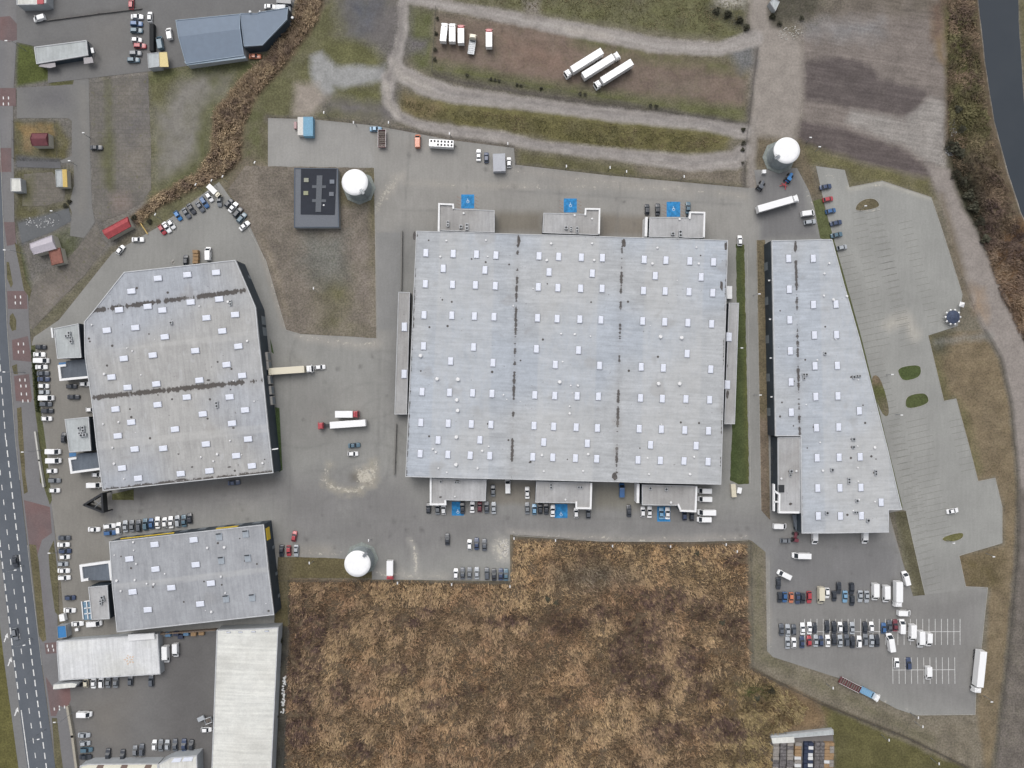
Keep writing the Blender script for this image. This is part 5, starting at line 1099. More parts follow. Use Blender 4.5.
def truck_meshes(L, boxL, W=2.5, H=3.7, cabL=2.1, gap=.5, flat=False, axles=None, stripes=0, bedH=1.3):
    # cab-over lorry: cab at +x, box behind it
    parts = []; hw = W/2; x1 = L/2; bm = bmesh.new()
    v = bbox(bm,x1-cabL,x1,-hw+.05,hw-.05,.5,3.0)
    for w in v:
        if w.co.x > x1-.1 and w.co.z > 2: w.co.x -= .35; w.co.y *= .94
    bmesh.ops.bevel(bm, geom=bm.edges[:], offset=.12, segments=2, affect='EDGES', profile=.5)
    rbox(bm,x1-cabL+.1,x1-.9,-hw+.35,hw-.35,3.003,3.35,.1)
    for s_ in (-1,1): bbox(bm,x1-.5,x1-.3,s_*hw if s_ > 0 else -hw-.25,hw+.25 if s_ > 0 else -hw,1.7,2.5)
    parts.append(('cab',mesh_from(bm,'cab'),True,(0,0,0)))
    q = [(x1-.11,-hw+.2,1.75),(x1-.11,hw-.2,1.75),(x1-.36,hw-.25,2.88),(x1-.36,-hw+.25,2.88)]; bm = bmesh.new(); quad_in(bm,q,.04,.05); m_ = mesh_from(bm,'windscreen'); m_.materials.append(M_glass); parts.append(('windscreen',m_,False,(0,0,0)))
    bm = bmesh.new(); bbox(bm,-L/2+.2,x1-cabL+.3,-.45,.45,.75,1.05); bbox(bm,x1-cabL-.4,x1-cabL-.003,-hw+.3,hw-.3,1.051,1.3); m_ = mesh_from(bm,'chassis'); m_.materials.append(M_chassis); parts.append(('chassis',m_,False,(0,0,0)))
    bm = bmesh.new(); xb = -L/2
    if flat:
        bbox(bm,xb,xb+boxL,-hw,hw,1.06,1.2)
        for a in ((xb,xb+boxL,-hw,-hw+.12),(xb,xb+boxL,hw-.12,hw),(xb,xb+.12,-hw+.121,hw-.121),(xb+boxL-.12,xb+boxL,-hw+.121,hw-.121)): bbox(bm,*a,1.201,bedH)
        for k in range(1,7): bbox(bm,xb+boxL*k/7-.08,xb+boxL*k/7+.08,-hw+.13,hw-.13,1.201,1.3)
        parts.append(('load_bed',mesh_from(bm,'load_bed'),'box',(0,0,0)))
    else:
        rbox(bm,xb,xb+boxL,-hw,hw,1.06,H,.05)
        parts.append(('cargo_box',mesh_from(bm,'cargo_box'),'box',(0,0,0)))
    wh = wheel_mesh(.5,.3)
    for x in (axles or (x1-1.2,-L/2+1.6)):
        for sy in (1,-1): parts.append(('wheel',wh,False,(x,sy*(hw-.2),.5)))
    return parts
KIND = {
 'h': (lambda: car_meshes(4.05,1.76,1.48,.98,.28,-1.25,-1.82,tail=.93), 'car', 'parked_car','car'),
 's': (lambda: car_meshes(4.6,1.80,1.44,.95,.20,-1.0,-1.62,tail=.93), 'car', 'parked_car','car'),
 'e': (lambda: car_meshes(4.65,1.82,1.56,1.0,.32,-1.75,-2.14,tail=.95), 'car', 'parked_car','car'),
 'v': (lambda: van_meshes(5.2,1.98,2.2), 'van', 'parked_van','van'),
 'V': (lambda: van_meshes(6.6,2.15,2.7), 'large van', 'parked_van','van'),
 'w': (lambda: van_meshes(4.5,1.82,1.85,nose=1.1), 'small van', 'parked_van','van'),
 'L': (lambda: truck_meshes(7.2,4.9,2.35,3.3,1.9,.4), 'box lorry', 'box_lorry','lorry'),
 'X': (lambda: truck_meshes(9.8,7.6,2.5,3.6,2.0,.2), 'long box lorry', 'box_lorry','lorry'),
}
PROTO = {}
def instance(kind, colour, label, x, y, ang, group=None, boxcol=None, name=None, sc=1.0):
    if kind not in PROTO:
        ps = KIND[kind][0](); root = bpy.data.objects.new(name or KIND[kind][2], None); COL.objects.link(root); root.empty_display_size = .5; pl = []
        for nm, me, pt, loc in ps:
            if len(me.materials) == 0: me.materials.append(M_trim)
            o = bpy.data.objects.new(nm, me); COL.objects.link(o); o.parent = root; o.location = loc
            if pt: o.material_slots[0].link = 'OBJECT'
            pl.append((o,pt))
        PROTO[kind] = (root, pl); r = root; cs = pl
    else:
        root, pl = PROTO[kind]; r = root.copy(); COL.objects.link(r); cs = []
        if name: r.name = name
        for o, pt in pl:
            c = o.copy(); COL.objects.link(c); c.parent = r; cs.append((c,pt))
    for o, pt in cs:
        if pt == 'box': o.material_slots[0].material = paint(boxcol or 'white')
        elif pt: o.material_slots[0].material = paint(colour)
    p = P(x,y,{'v':1.7,'V':2.0,'w':1.4}.get(kind, 1.0 if kind in 'hse' else 2.7)); r.location = (p.x,p.y,.04); r.rotation_euler = (0,0,math.radians(ang)); r.scale = (sc,)*3
    LABELS.setdefault(label, []).append(r)
    tag(r, label, KIND[kind][3], group or 'parked vehicles')
    return r
ORD = ['first','second','third','fourth','fifth','sixth','seventh','eighth','ninth','tenth','eleventh','twelfth','thirteenth','fourteenth','fifteenth','sixteenth','seventeenth']
SHORT = {'w':'white','k':'black','d':'dark_grey','g':'grey','s':'silver','n':'navy','b':'blue','l':'light_blue','t':'teal','r':'red','m':'maroon','o':'orange','c':'cream','B':'bright_blue'}
def row(desc, frm, items, ang, group):
    # items: (x, y, kind+colour[, angle]); numbered in the order given, counting from `frm`
    for i, it in enumerate(items):
        kc = it[2]; k, c_ = kc[0], SHORT[kc[1]]; a = it[3] if len(it) > 3 else ang
        lab = f"{c_.replace('_',' ')} {KIND[k][1]}, {ORD[i]} from the {frm} {desc}"
        instance(k, c_, lab, it[0], it[1], a+random.uniform(-1.5,1.5), group)
G = 'cars parked outside the halls'
row('along the roadside hedge', 'red shed', [(40.3,347,'hk'),(38.7,354.5,'sw'),(40.6,360.5,'vw'),(41,367,'sw'),(42.5,373.4,'sd'),(43,379.2,'sn'),(43,386,'hw'),(43.4,392.2,'hs'),(45.6,398,'vw'),(45.3,404.2,'ed'),(46.6,411,'ek'),(46,418.7,'hw')], 0, 'cars along the hedge')
row('between the pale low wall and the second office', 'red shed', [(52.3,451.7,'vw'),(52.8,460.8,'vw'),(51.3,471,'hw'),(54,480.6,'eg'),(54,490.5,'hw')], 0, 'cars along the hedge')
row('in the forecourt between the two offices', 'porch', [(84.4,384,'hw'),(71,386.3,'hk'),(73,397,'sk'),(90.6,409.7,'hw'),(63.3,437.8,'hk',90)], 0, 'cars in the forecourt')
row('against the road hall beside the black mast', 'porch', [(96.6,474.8,'hw'),(93.6,485.3,'vw')], 0, 'cars in the forecourt')
row('in the slanting row along the reeds', 'yellow pole', [(161.7,229.5,'hr'),(166.4,227.2,'sw'),(171,224,'hw'),(177.5,215.5,'hB'),(186,213,'sd'),(191,208.7,'sk'),(199.7,206.6,'sd'),(204,202.2,'eb'),(209,196.7,'hw')], -55, 'cars in the slanting rows')
row('in the slanting row facing the brown field', 'box lorry', [(219.2,200.6,'sg',-88),(228.4,203,'hk'),(232.8,207,'sw'),(237.5,212.3,'ek'),(241.4,217.8,'et'),(244.2,225.6,'sw',42)], 50, 'cars in the slanting rows')
row('behind the road hall beside the pallet stack', 'shed side', [(185.5,260,'hk'),(207.5,253.4,'vw')], 90, 'cars behind the road hall')
instance('h','white','white car turning beside the bright red roofed shed',120,249.7,52)
instance('s','white','white car parked level beside the yellow barrier pole',137.5,239.5,0)
instance('L','cream','pale box lorry at the corner where the slanting rows meet',213.4,190.8,-45,boxcol='white',sc=.82)
row('in the row along the smaller hall', 'road', [(118.3,528.6,'ew'),(125,526.4,'ss'),(131.6,526,'sg'),(138.3,526,'ed'),(145,524.6,'et'),(150.9,523.8,'hb'),(157.3,522.9,'sw'),(164.4,522.9,'hw'),(170.6,522.4,'sw'),(177.3,521.5,'es'),(183.6,521,'st'),(189.4,518.5,'hk')], 94, 'cars along the smaller hall')
instance('s','white','white car driving past the front of the smaller hall',93.7,529.5,0)
instance('e','white','white car parked crosswise beside the blue one by the smaller hall',109,526.2,6)
instance('e','blue','blue car parked crosswise at the road corner of the smaller hall',109.4,533,4)
instance('s','navy','dark car close under the long side of the road hall',233.6,482.8,5)
row('of the cluster beside the yellow corner sign', 'hall', [(281.3,551,'sk'),(288.6,551,'hr'),(296,551,'ss')], -90, 'cars beside the corner sign')
instance('h','red','red car standing alone behind the cluster beside the yellow corner sign',294,536.5,80)
row('by the road beside the smaller hall', 'brick entrance', [(63.8,538,'sd'),(63,544.8,'sw'),(64.4,551.2,'en'),(64,557,'hw'),(62.2,564,'hs'),(63.3,570.8,'sw'),(63.8,577.8,'ew')], 0, 'cars by the road')
row('in the corner lot beside the blue kiosk', 'porch', [(69.5,598,'hn'),(69.2,610.5,'sw'),(77,624,'sw',4),(93.7,624,'vw',4)], 0, 'cars by the road')
row('driving on the road', 'brick entrance', [(14.8,561.7,'sk',-83),(14.8,634.4,'eg',-80)], -80, 'cars on the road')
row('under the long white workshop wall', 'road', [(78.4,682,'hk'),(85.6,682.6,'hc'),(93.3,682.6,'sw'),(101,682.4,'ew'),(107.8,682,'sg'),(115.3,682,'sg'),(130,681,'hd'),(150.8,681,'ed')], 90, 'cars in the service yard')
row('along the low wall of the service yard', 'gate canopy', [(83.6,715,'vw'),(83.6,735.5,'ss'),(84.4,743.6,'hs'),(86,750.2,'et'),(85,757.4,'sk')], 0, 'cars in the service yard')
row('in the row above the striped roof', 'road', [(107.5,755,'sk'),(122.3,756,'sk'),(134.8,751.2,'hg'),(141.4,750.3,'ed'),(154.2,745.7,'hw'),(160.6,745.7,'sg'),(167,745.6,'hs'),(174.7,745.5,'sd'),(183.6,745.5,'sn'),(191,745.5,'hk')], 90, 'cars in the service yard')
row('standing behind the white workshop', 'workshop', [(165,655,'Vw'),(175,650.8,'vw')], -90, 'vans behind the workshop')
instance('h','white','white car parked against the long white building',206,730,0)
# side yard, upper left
row('in the column beside the long dark container', 'upper edge', [(131,3,'er',90),(136.7,16.4,'sw'),(136,23.4,'eb'),(136,30.2,'et'),(136,39.6,'hw'),(139.5,45.6,'er'),(135,53,'eg'),(133,59.7,'et')], 0, 'cars in the side yard')
instance('h','white','small white car at the end of the long dark container',149.6,16.5,90)
instance('v','teal','blue-green van behind the white and yellow booth',159.4,42,100)
instance('w','white','white van in the gap beside the blue-grey warehouse',168.8,33,100)
instance('s','orange','orange car against the slanted annexe',254.7,56,0)
instance('s','white','white car above the blue-grey annexe',270,6.4,-3)
instance('v','silver','pale van tucked at the tip of the blue-grey annexe',283,7.5,0)
instance('s','black','black car on the old slabs across the side street',96,147.5,0)
# estate centre
instance('s','teal','dark car beside a white one in the turning yard',354,445.4,5)
instance('h','white','white car beside a dark one in the turning yard',352.7,453.8,0)
instance('h','white','white car in front of the truck at the dock',319.8,367.2,4)
row('in front of the nearest end block', 'tank', [(428.4,508.4,'hk'),(437.5,508.8,'sg'),(443.4,509.6,'hw'),(462.4,508,'sk')], 90, 'cars along the reed side of the wide hall')
row('between the first two end blocks', 'tank', [(472.3,507,'sw'),(479.7,507,'hm'),(486.7,507.5,'sd'),(493.7,508,'ss'),(493,490.8,'sg'),(507.8,486.4,'vw'),(527.3,492.8,'sw')], 90, 'cars along the reed side of the wide hall')
row('before the middle end block', 'reed-side tank', [(527.3,508.3,'sg'),(534.4,509.5,'hl'),(540.3,509,'hk'),(546.4,508.7,'sk'),(552.8,511,'sw'),(576.2,513,'hw'),(588.3,513.4,'hd')], 90, 'cars along the reed side of the wide hall')
row('around the end block by the vans', 'tank', [(622,490.3,'vb'),(629,511,'sk'),(643,512,'hw'),(649.7,512,'sw'),(661.4,513.4,'sl'),(667.7,513.4,'sw'),(684.7,515.3,'hn'),(692,515.8,'hk')], 90, 'cars along the reed side of the wide hall')
row('of four by the lawn', 'wide hall', [(704.7,491,'vw'),(705,499.2,'vw'),(707,512.6,'Vw'),(704.4,519.7,'vw')], 180, 'vans at the end of the wide hall')
row('beside the blue bay nearest the ploughed field', 'white parapet', [(688.3,207.6,'st'),(657.8,209.2,'sk'),(647.3,209.2,'hk')], 90, 'cars along the track side of the wide hall')
instance('h','white','white car at the head of the mown lawn',740,240.5,90)
instance('s','black','black car alone in the yard beyond the reed-side tank',447.3,539.5,90)
row('of three cars before the broken paving', 'tank', [(469.5,545,'hw'),(476.6,544,'sn'),(484.4,545,'sd')], 90, 'cars at the reed field edge')
row('in the row along the reed field', 'tank', [(455.8,574,'hw'),(462.5,573.6,'sd'),(469.5,573.4,'sg'),(476.8,573.4,'ss'),(487,574,'ed'),(494,575,'sk'),(500.8,574.6,'sn'),(506,575,'st')], 90, 'cars at the reed field edge')
row('by the yard fence', 'tank', [(478.6,154.8,'sw'),(486.4,157.3,'hn'),(509,162.2,'hw')], 90, 'cars by the yard fence')
instance('v','orange','orange-red van beside the trailer with dark roof squares',417.5,140.5,90)
# right-hand side
row('along the grass sliver', 'ploughed field', [(826,186.6,'sn'),(828.3,199,'hr'),(831,210.8,'hb'),(836.4,222.8,'sn'),(837,234.8,'st'),(842.3,247.3,'hs')], 11, 'cars at the car park edge')
row('off the wedge hall corner', 'ploughed field', [(808.7,213,'vw'),(810.3,221.8,'es')], 8, 'vans beside the wedge hall')
instance('s','white','white car alone in the empty car park',953,511,10)
row('beside the office end of the wedge hall', 'hall', [(780.6,526.4,'vw'),(785.8,540.8,'hg'),(802,556,'Vw',180),(784.7,575,'vw',155)], 0, 'vehicles below the wedge hall')
row('docked at the end of the wedge hall', 'office', [(815.3,538,'vw'),(865.5,537.4,'vw')], -90, 'vehicles below the wedge hall')
R1 = 'cars in the upper stall rows'
row('in the unmarked row', 'reed field', [(778.6,583.6,'sk'),(780,597.7,'hk'),(785,597.5,'hb'),(791.4,598,'ho'),(798,598.4,'sn'),(803,598.6,'hk'),(809.4,597.6,'er'),(821.6,596,'Vc'),(827.3,593.4,'hw'),(834.4,596.4,'hk'),(839,588.3,'sk'),(845.3,597,'sl'),(851.9,589,'ek'),(852.4,601,'hk'),(860.5,596.6,'ss'),(867,597,'ss')], -90, R1)
row('beside the grass wedge', 'reed field', [(876,592.5,'Vw'),(887,594.5,'Vw'),(898.4,594.5,'Xw'),(906.7,578.6,'vw',103),(905,613.4,'vw',0)], -90, 'white vans beside the grass wedge')
row('in the first marked stall row', 'reed field', [(781.7,630,'sd'),(788,630.5,'ss'),(794,630,'hd'),(802.8,629,'sw'),(809.7,628.4,'sw'),(814.8,628.4,'hk'),(827.3,627,'sk'),(834.4,627.6,'sk'),(840.3,627.6,'hw'),(845.8,628,'sk'),(852.3,628.4,'ss'),(865.3,628,'sk'),(871.6,627.4,'hw'),(884,628.5,'hb'),(890,626.5,'sd'),(895.6,625.8,'sm'),(902.8,626.8,'vw')], 90, R1)
row('in the second marked stall row', 'reed field', [(787.8,643,'ss'),(794,643.2,'hw'),(802.3,642.4,'sn'),(809.4,641.2,'hr'),(816,641,'ss'),(821.2,641.4,'hn'),(828,641.2,'sw'),(834.4,639.8,'sk'),(840.3,641.2,'ss'),(847,640.6,'ed'),(852.8,642.4,'sk'),(859.4,642.2,'ew'),(865.6,640,'eg'),(871.9,641.2,'ss'),(877.3,641,'sk')], 90, R1)
row('among the empty marked stalls', 'reed field', [(891.4,643,'Vw',98),(913.2,633.6,'Vw'),(921.8,640,'Vw'),(929.6,640.3,'vw'),(897,663.6,'hw',90),(909,664,'en',90),(929.3,673.8,'vw')], -90, 'vans among the stalls')
# ------------------------------------------------------------ lorries with trailers
def lorry(key, name, cat, label, x, y, ang, cabcol, boxcol, group=None, **kw):
    KIND[key] = (lambda: truck_meshes(**kw), '', name, cat) if key not in KIND else KIND[key]
    return instance(key, cabcol, label, x, y, ang, group or 'lorries standing on the estate', boxcol)
SEMI = dict(L=16.2,boxL=13.4,W=2.55,H=3.9,cabL=2.15,axles=(6.8,3.4,-4.4,-5.7,-7.0))
g3 = 'three white articulated lorries on the brown field'
lorry('S','articulated_lorry','lorry','white articulated lorry parked nearest the gravel track crossing, outermost of three',583.5,63.4,212,'white','white',g3,**SEMI)
lorry('S','articulated_lorry','lorry','white articulated lorry between the two others, cab facing the opposite way',601.2,65.4,32,'white','white',g3)
lorry('S','articulated_lorry','lorry','white articulated lorry nearest the wide earth track, cab pointing to the fence',613.4,74.4,212,'white','white',g3)
lorry('S','articulated_lorry','lorry','white lorry at the dock of the cut-corner hall with pale beige trailer',291,370.2,4,'white','cream')
lorry('T','articulated_lorry','lorry','red-cabbed lorry with long white trailer in the turning yard',341.6,424.4,184,'red','white',None,L=18.4,boxL=13.4,W=2.5,H=3.7,cabL=2.2,axles=(7.8,4.6,-5.4,-6.7,-8.0))
lorry('S','articulated_lorry','lorry','long white lorry standing near the tank by the ploughed field',778,203.8,16,'white','white')
lorry('S','articulated_lorry','lorry','long white lorry on the edge of the brown meadow past the stalls',979.4,672,-96,'white','white')
lorry('M','box_lorry','lorry','red-cabbed box lorry beside the longer red-cabbed lorry',347,414.2,0,'red','white',L=8.6,boxL=6.6,W=2.5,H=3.6,cabL=1.9,axles=(3.2,-2.6))
lorry('K','box_lorry','lorry','white box lorry with red cab at the edge of the reed field',390,570.4,-90,'red','white',None,L=7.3,boxL=5.5,W=2.4,H=3.3,cabL=1.75,axles=(2.7,-2.2))
gv = 'lorries in the corner of the fenced brown field'
lorry('K','box_lorry','lorry','white lorry nearest the dark bushes, first of five on the brown field',444,32.2,84,'white','white',gv)
lorry('K','box_lorry','lorry','white lorry between another white lorry and a red-cabbed one',452.3,32.6,90,'white','white',gv)
lorry('K','box_lorry','lorry','red-cabbed lorry between a white lorry and an open grey truck',461,34,90,'red','white',gv)
lorry('K','box_lorry','lorry','red-cabbed lorry standing apart from the other lorries on the brown field',489,37.8,90,'red','white',gv)
lorry('F','flatbed_truck','truck','pale flatbed truck between two red-cabbed lorries on the brown field',471.9,43,82,'cream','silver',gv,L=7.2,boxL=5.3,W=2.5,flat=True,cabL=1.9,axles=(2.5,-2.2),bedH=1.5)
lorry('F','flatbed_truck','truck','light blue truck heading for the field corner, coupled to a dark red trailer',871,695,-27,'white','light_blue',None)
instance('s','light_blue','light blue car nosed against the dark red load bed',375.6,128.8,0)
instance('w','white','white pickup with open dark bed near the shop cut by the photo edge',38.5,17.8,196)
def trailer(label, x, y, ang, L, W, h, col, dots=False, grp='trailers on the estate', open_=False):
    p = P(x,y,1.5); root = thing('cargo_trailer', label, 'trailer', (p.x,p.y,.04), math.radians(ang), grp); bm = bmesh.new()
    if open_:
        bbox(bm,-L/2,L/2,-W/2,W/2,.95,1.1)
        for a in ((-L/2,L/2,-W/2,-W/2+.1),(-L/2,L/2,W/2-.1,W/2),(-L/2,-L/2+.1,-W/2+.101,W/2-.101),(L/2-.1,L/2,-W/2+.101,W/2-.101)): bbox(bm,*a,1.101,1.8)
        link('load_bed', mesh_from(bm,'load_bed'), paint(col), root)
        bm = bmesh.new()
        for k in range(9): bbox(bm,-L/2+.5+k*(L-1)/8-.25,-L/2+.5+k*(L-1)/8+.2,-W/2+.2,W/2-.2,1.101,1.25+random.random()*.4)
        link('load', mesh_from(bm,'load'), M_bed, root)
        bm = bmesh.new()
        for s_ in (-1,1): bbox(bm,-L/2,L/2,s_*(W/2+.02)-.05,s_*(W/2+.02)+.05,1.801,1.86)
        link('top_rail', mesh_from(bm,'top_rail'), M_whitec, root)
    else:
        rbox(bm,-L/2,L/2,-W/2,W/2,.5,h,.06); link('body', mesh_from(bm,'body'), paint(col), root)
    if dots:
        for j in (-1,1):
            for k in range(7):
                if j < 0 and k < 2: continue
                bm = bmesh.new(); xx = -L/2+.8+k*(L-1.5)/6; bbox(bm,xx-.32,xx+.32,j*.62-.36,j*.62+.36,h+.003,h+.12); link('roof_window', mesh_from(bm,'roof_window'), M_dark, root)
    bm = bmesh.new(); bbox(bm,L/2-.05,L/2+1.1,-.06,.06,.5,.6); link('drawbar', mesh_from(bm,'drawbar'), M_chassis, root)
    for xx in (-L*.22,-L*.05):
        for s_ in (-1,1):
            o = link('wheel', wheel_mesh(.36,.24), None, root); o.location = (xx,s_*(W/2-.2),.36)
    return root
trailer('white trailer with two rows of dark roof squares by the yard fence',441.7,144.6,-3,9.2,2.7,3.0,'white',True)
trailer('dark red open trailer behind the light blue truck at the field corner',850,684.6,-27,8.4,2.5,1.8,'maroon',open_=True)
trailer('small white trailer between a white car and the blue kiosk',63,617.2,100,2.6,1.9,2.2,'white')
trailer('small grey trailer beside the long white building',200.5,719.2,25,2.6,1.6,1.3,'silver')
trailer('small rusty-loaded trailer touching the long white building',208.4,720.4,20,2.6,2,1.4,'silver',open_=True)
# ------------------------------------------------------------ tractor, machines, containers, stacks
def loader(label, x, y, ang, c1, c2, cat='tractor', plough=None):
    p = P(x,y,1); root = thing('tractor', label, cat, (p.x,p.y,.04), math.radians(ang)); bm = bmesh.new(); rbox(bm,.1,2.3,-.5,.5,.7,1.5,.1); rbox(bm,-1.4,.099,-.8,.8,.7,1.3,.08); link('body', mesh_from(bm,'body'), paint(c1), root)
    bm = bmesh.new(); rbox(bm,-1.1,.05,-.75,.75,1.303,2.6,.1); link('cab', mesh_from(bm,'cab'), M_glass, root)
    bm = bmesh.new(); rbox(bm,-1.15,.1,-.8,.8,2.61,2.72,.04); link('cab_roof', mesh_from(bm,'cab_roof'), paint(c1), root)
    for xx, r in ((1.6,.5),(-.8,.8)):
        for s_ in (-1,1): o = link('wheel', wheel_mesh(r,.42), None, root); o.location = (xx,s_*.95,r)
    if plough:
        bm = bmesh.new(); btube(bm,(-1.4,0,.8),(-3.4,0,.9),.16)
        for k in (-1,1): btube(bm,(-2.3,0,.85),(-4.0,k*1.3,.6),.16); 
        btube(bm,(-2.6,-1.3,.6),(-2.6,1.3,.6),.14); link('plough', mesh_from(bm,'plough'), paint(c2), root)
    return root
loader('blue tractor with an orange-red implement beside the tank at the ploughed field',788.5,178.6,58,'bright_blue','red',plough=True)
loader('red loader standing at the office corner of the wedge hall',795,538,80,'maroon','red','loader')
loader('small dark loader between a white container and the earth track gate',760.4,186.4,60,'dark_grey','red','loader')
def container(label, x, y, ang, L, W, h, col, name='shipping_container', cat='container', grp=None, ribs=True):
    p = P(x,y,h); root = thing(name, label, cat, (p.x,p.y,.04), math.radians(ang), grp); bm = bmesh.new(); bbox(bm,-L/2,L/2,-W/2,W/2,.1,h-.08); 
    k = int(L/.45)
    if ribs:
        for i in range(k):
            xx = -L/2+.2+i*(L-.4)/(k-1); bbox(bm,xx-.08,xx+.08,-W/2-.04,W/2+.04,.2,h)
    link('body', mesh_from(bm,'body'), col if not isinstance(col,str) else paint(col), root)
    bm = bmesh.new()
    for s_ in (-1,1): bbox(bm,L/2+.045,L/2+.1,s_*W/4-W/4+.1,s_*W/4+W/4-.1,.2,h-.1)
    link('door', mesh_from(bm,'door'), M_wallL, root); return root
container('pale grey ribbed container by the yard fence between two cars',499.2,162.4,92,6.6,4.6,2.7,simple('pale grey container',C(192,194,200),.6,var=.06))
container('white container standing beside the low pale lean-to and the lawn',729.6,292.4,90,4.8,1.9,2.3,'white')
container('white box beside the tank at the ploughed field',764.4,171.4,0,1.3,1.3,1.5,'white','utility_box','box',ribs=False)
container('long dark container standing behind the parked column of the side yard',151.4,37,90,10.4,1.5,2.0,simple('tarred steel',(.02,.022,.024),.8,var=.3))
container('dark container at the photo\'s upper edge above the blue-grey annexe',283.6,1,-4,5.4,1.6,2.2,'dark_grey')
container('white box beside the small machines at the lawn foot',739.6,490.5,80,2.2,1.6,1.6,'white','utility_box','box',ribs=False)
container('pale rusty skip at the foot of the mown lawn',733.8,490.6,95,5.0,1.7,1.5,'cream')
container('small white cabinet at the tip of the corner lot beside the blue kiosk',76.4,629.8,10,1.2,1.0,1.3,'white','utility_box','box',ribs=False)
def pallet_stack(label, x, y, ang, L, W, h, cols, grp=None):
    p = P(x,y,h); root = thing('pallet_stack', label, 'pallet stack', (p.x,p.y,.04), math.radians(ang), grp); n_ = max(1,int(L/1.25))
    for i in range(n_):
        bm = bmesh.new(); xx = -L/2+(i+.5)*L/n_; hh = h*random.uniform(.75,1.0)
        for z in range(int(hh/.3)+1): bbox(bm,xx-L/n_*.44,xx+L/n_*.44,-W/2,W/2,z*.3+.02,z*.3+.27)
        link('pallet_load', mesh_from(bm,'pallet_load'), random.choice(cols), root)
    return root
trailer('dark red open trailer with white rails by the yard fence',382,138.6,90,6.6,2.9,1.8,'maroon',open_=True)
container('pale flat container standing against a light blue container',300.4,126,90,6.8,2.1,2.2,simple('dusty white paint',C(218,214,208),.6,var=.1),ribs=False)
container('light blue boxy container beside the pale one on the upper yard',308,126.4,90,7.2,3.6,2.6,simple('light blue steel',C(120,172,200),.5,var=.12))
container('dark red skip behind the pale container on the upper yard',295.2,125,90,2.6,1.0,1.2,'maroon',ribs=False)
M_p = [simple('wood pallet',C(158,130,98),.9,var=.2), simple('grey pallet',C(148,142,136),.9,var=.2), simple('white wrap',C(214,214,214),.5), simple('navy crate',C(48,56,78),.6), simple('slate blocks',C(112,108,108),.9,var=.45,vscale=1.2)]
pallet_stack('stack of brown pallets behind the road hall beside a white van',195.3,256.7,90,5.2,2.0,1.6,[M_p[0]])
# stock yard at the lower edge
sheet('concrete_slab', [(770,736),(833,729),(834,800),(773,800)], Field((122,118,116)), M_asph, .06, step=5)
SG = Hall('shelter', 'grey lean-to shelter along the stock yard beside the reed field', [(770.6,736),(833,729.4),(833.6,734.4),(826,735),(771.6,739.4)], 1.4, M_wallL, M_roofG, None, cat='shelter', cop=.1)
k = 0
for x, cols, w, nm in ((776,[M_p[4],M_p[1]],2.2,'dark slabs'),(783,[M_p[4]],2.2,'dark slabs'),(790,[M_p[4],M_p[1]],2.2,'dark slabs'),(798,[M_p[2],M_p[0],M_p[1]],2.4,'wrapped blocks'),(806,[M_p[3]],1.5,'navy crates'),(810.5,[M_p[2],M_p[3]],1.8,'white sacks'),(817,[M_p[4]],1.8,'dark slabs'),(822,[M_p[4]],1.6,'dark slabs'),(827,[M_p[2],M_p[0]],2.0,'wrapped blocks'),(831.6,[M_p[1],M_p[0]],1.6,'brown pallets')):
    pallet_stack(f'{ORD[k]} stack row from the reeds in the stock yard, {nm}', x, 762, 88, 14.5, w, 1.5, cols, 'stacks in the stock yard'); k += 1
c = P(782,741.6); o = Hall('shelter','white sheet shelter over the stacks beside the reed field',[(771.5,738),(794,736.6),(794.6,742.6),(772.6,743.6)],1.8,M_wallL,M_roofW,None,cat='shelter',cop=0)
k = 0
for x, y in ((168,634.6),(176,633.8),(180,637),(186,633.6),(193.5,634),(201,633.4)):
    pallet_stack(f'{ORD[k]} stack from the white workshop along the service yard wall', x, y, 0, 2.2, 1.5, 1.3, [M_p[3] if k in (1,2) else M_p[0] if k > 3 else simple('blue crates',C(92,128,160),.6)], 'stacks along the service yard wall'); k += 1
# white sacks heap beside the long white building
root = thing('sack_heap','heap of white sacks beside the long white building and the reeds','sacks',(*P(284,694)[:2],.02))
bm = bmesh.new(); c0 = P(284,694)
for _ in range(46):
    t = random.uniform(-1,1); p = P(284+random.uniform(-1.5,1.5)-t*1.2,694+t*18); M = Matrix.Translation((p.x-c0.x,p.y-c0.y,random.uniform(.2,.6))) @ Matrix.Rotation(random.uniform(0,3),4,'Z') @ Matrix.Diagonal((.5,.34,.28,1)); bmesh.ops.create_icosphere(bm, subdivisions=1, radius=1, matrix=M)
link('sacks', mesh_from(bm,'sacks'), simple('white sacks',C(226,226,224),.8,var=.1), root)
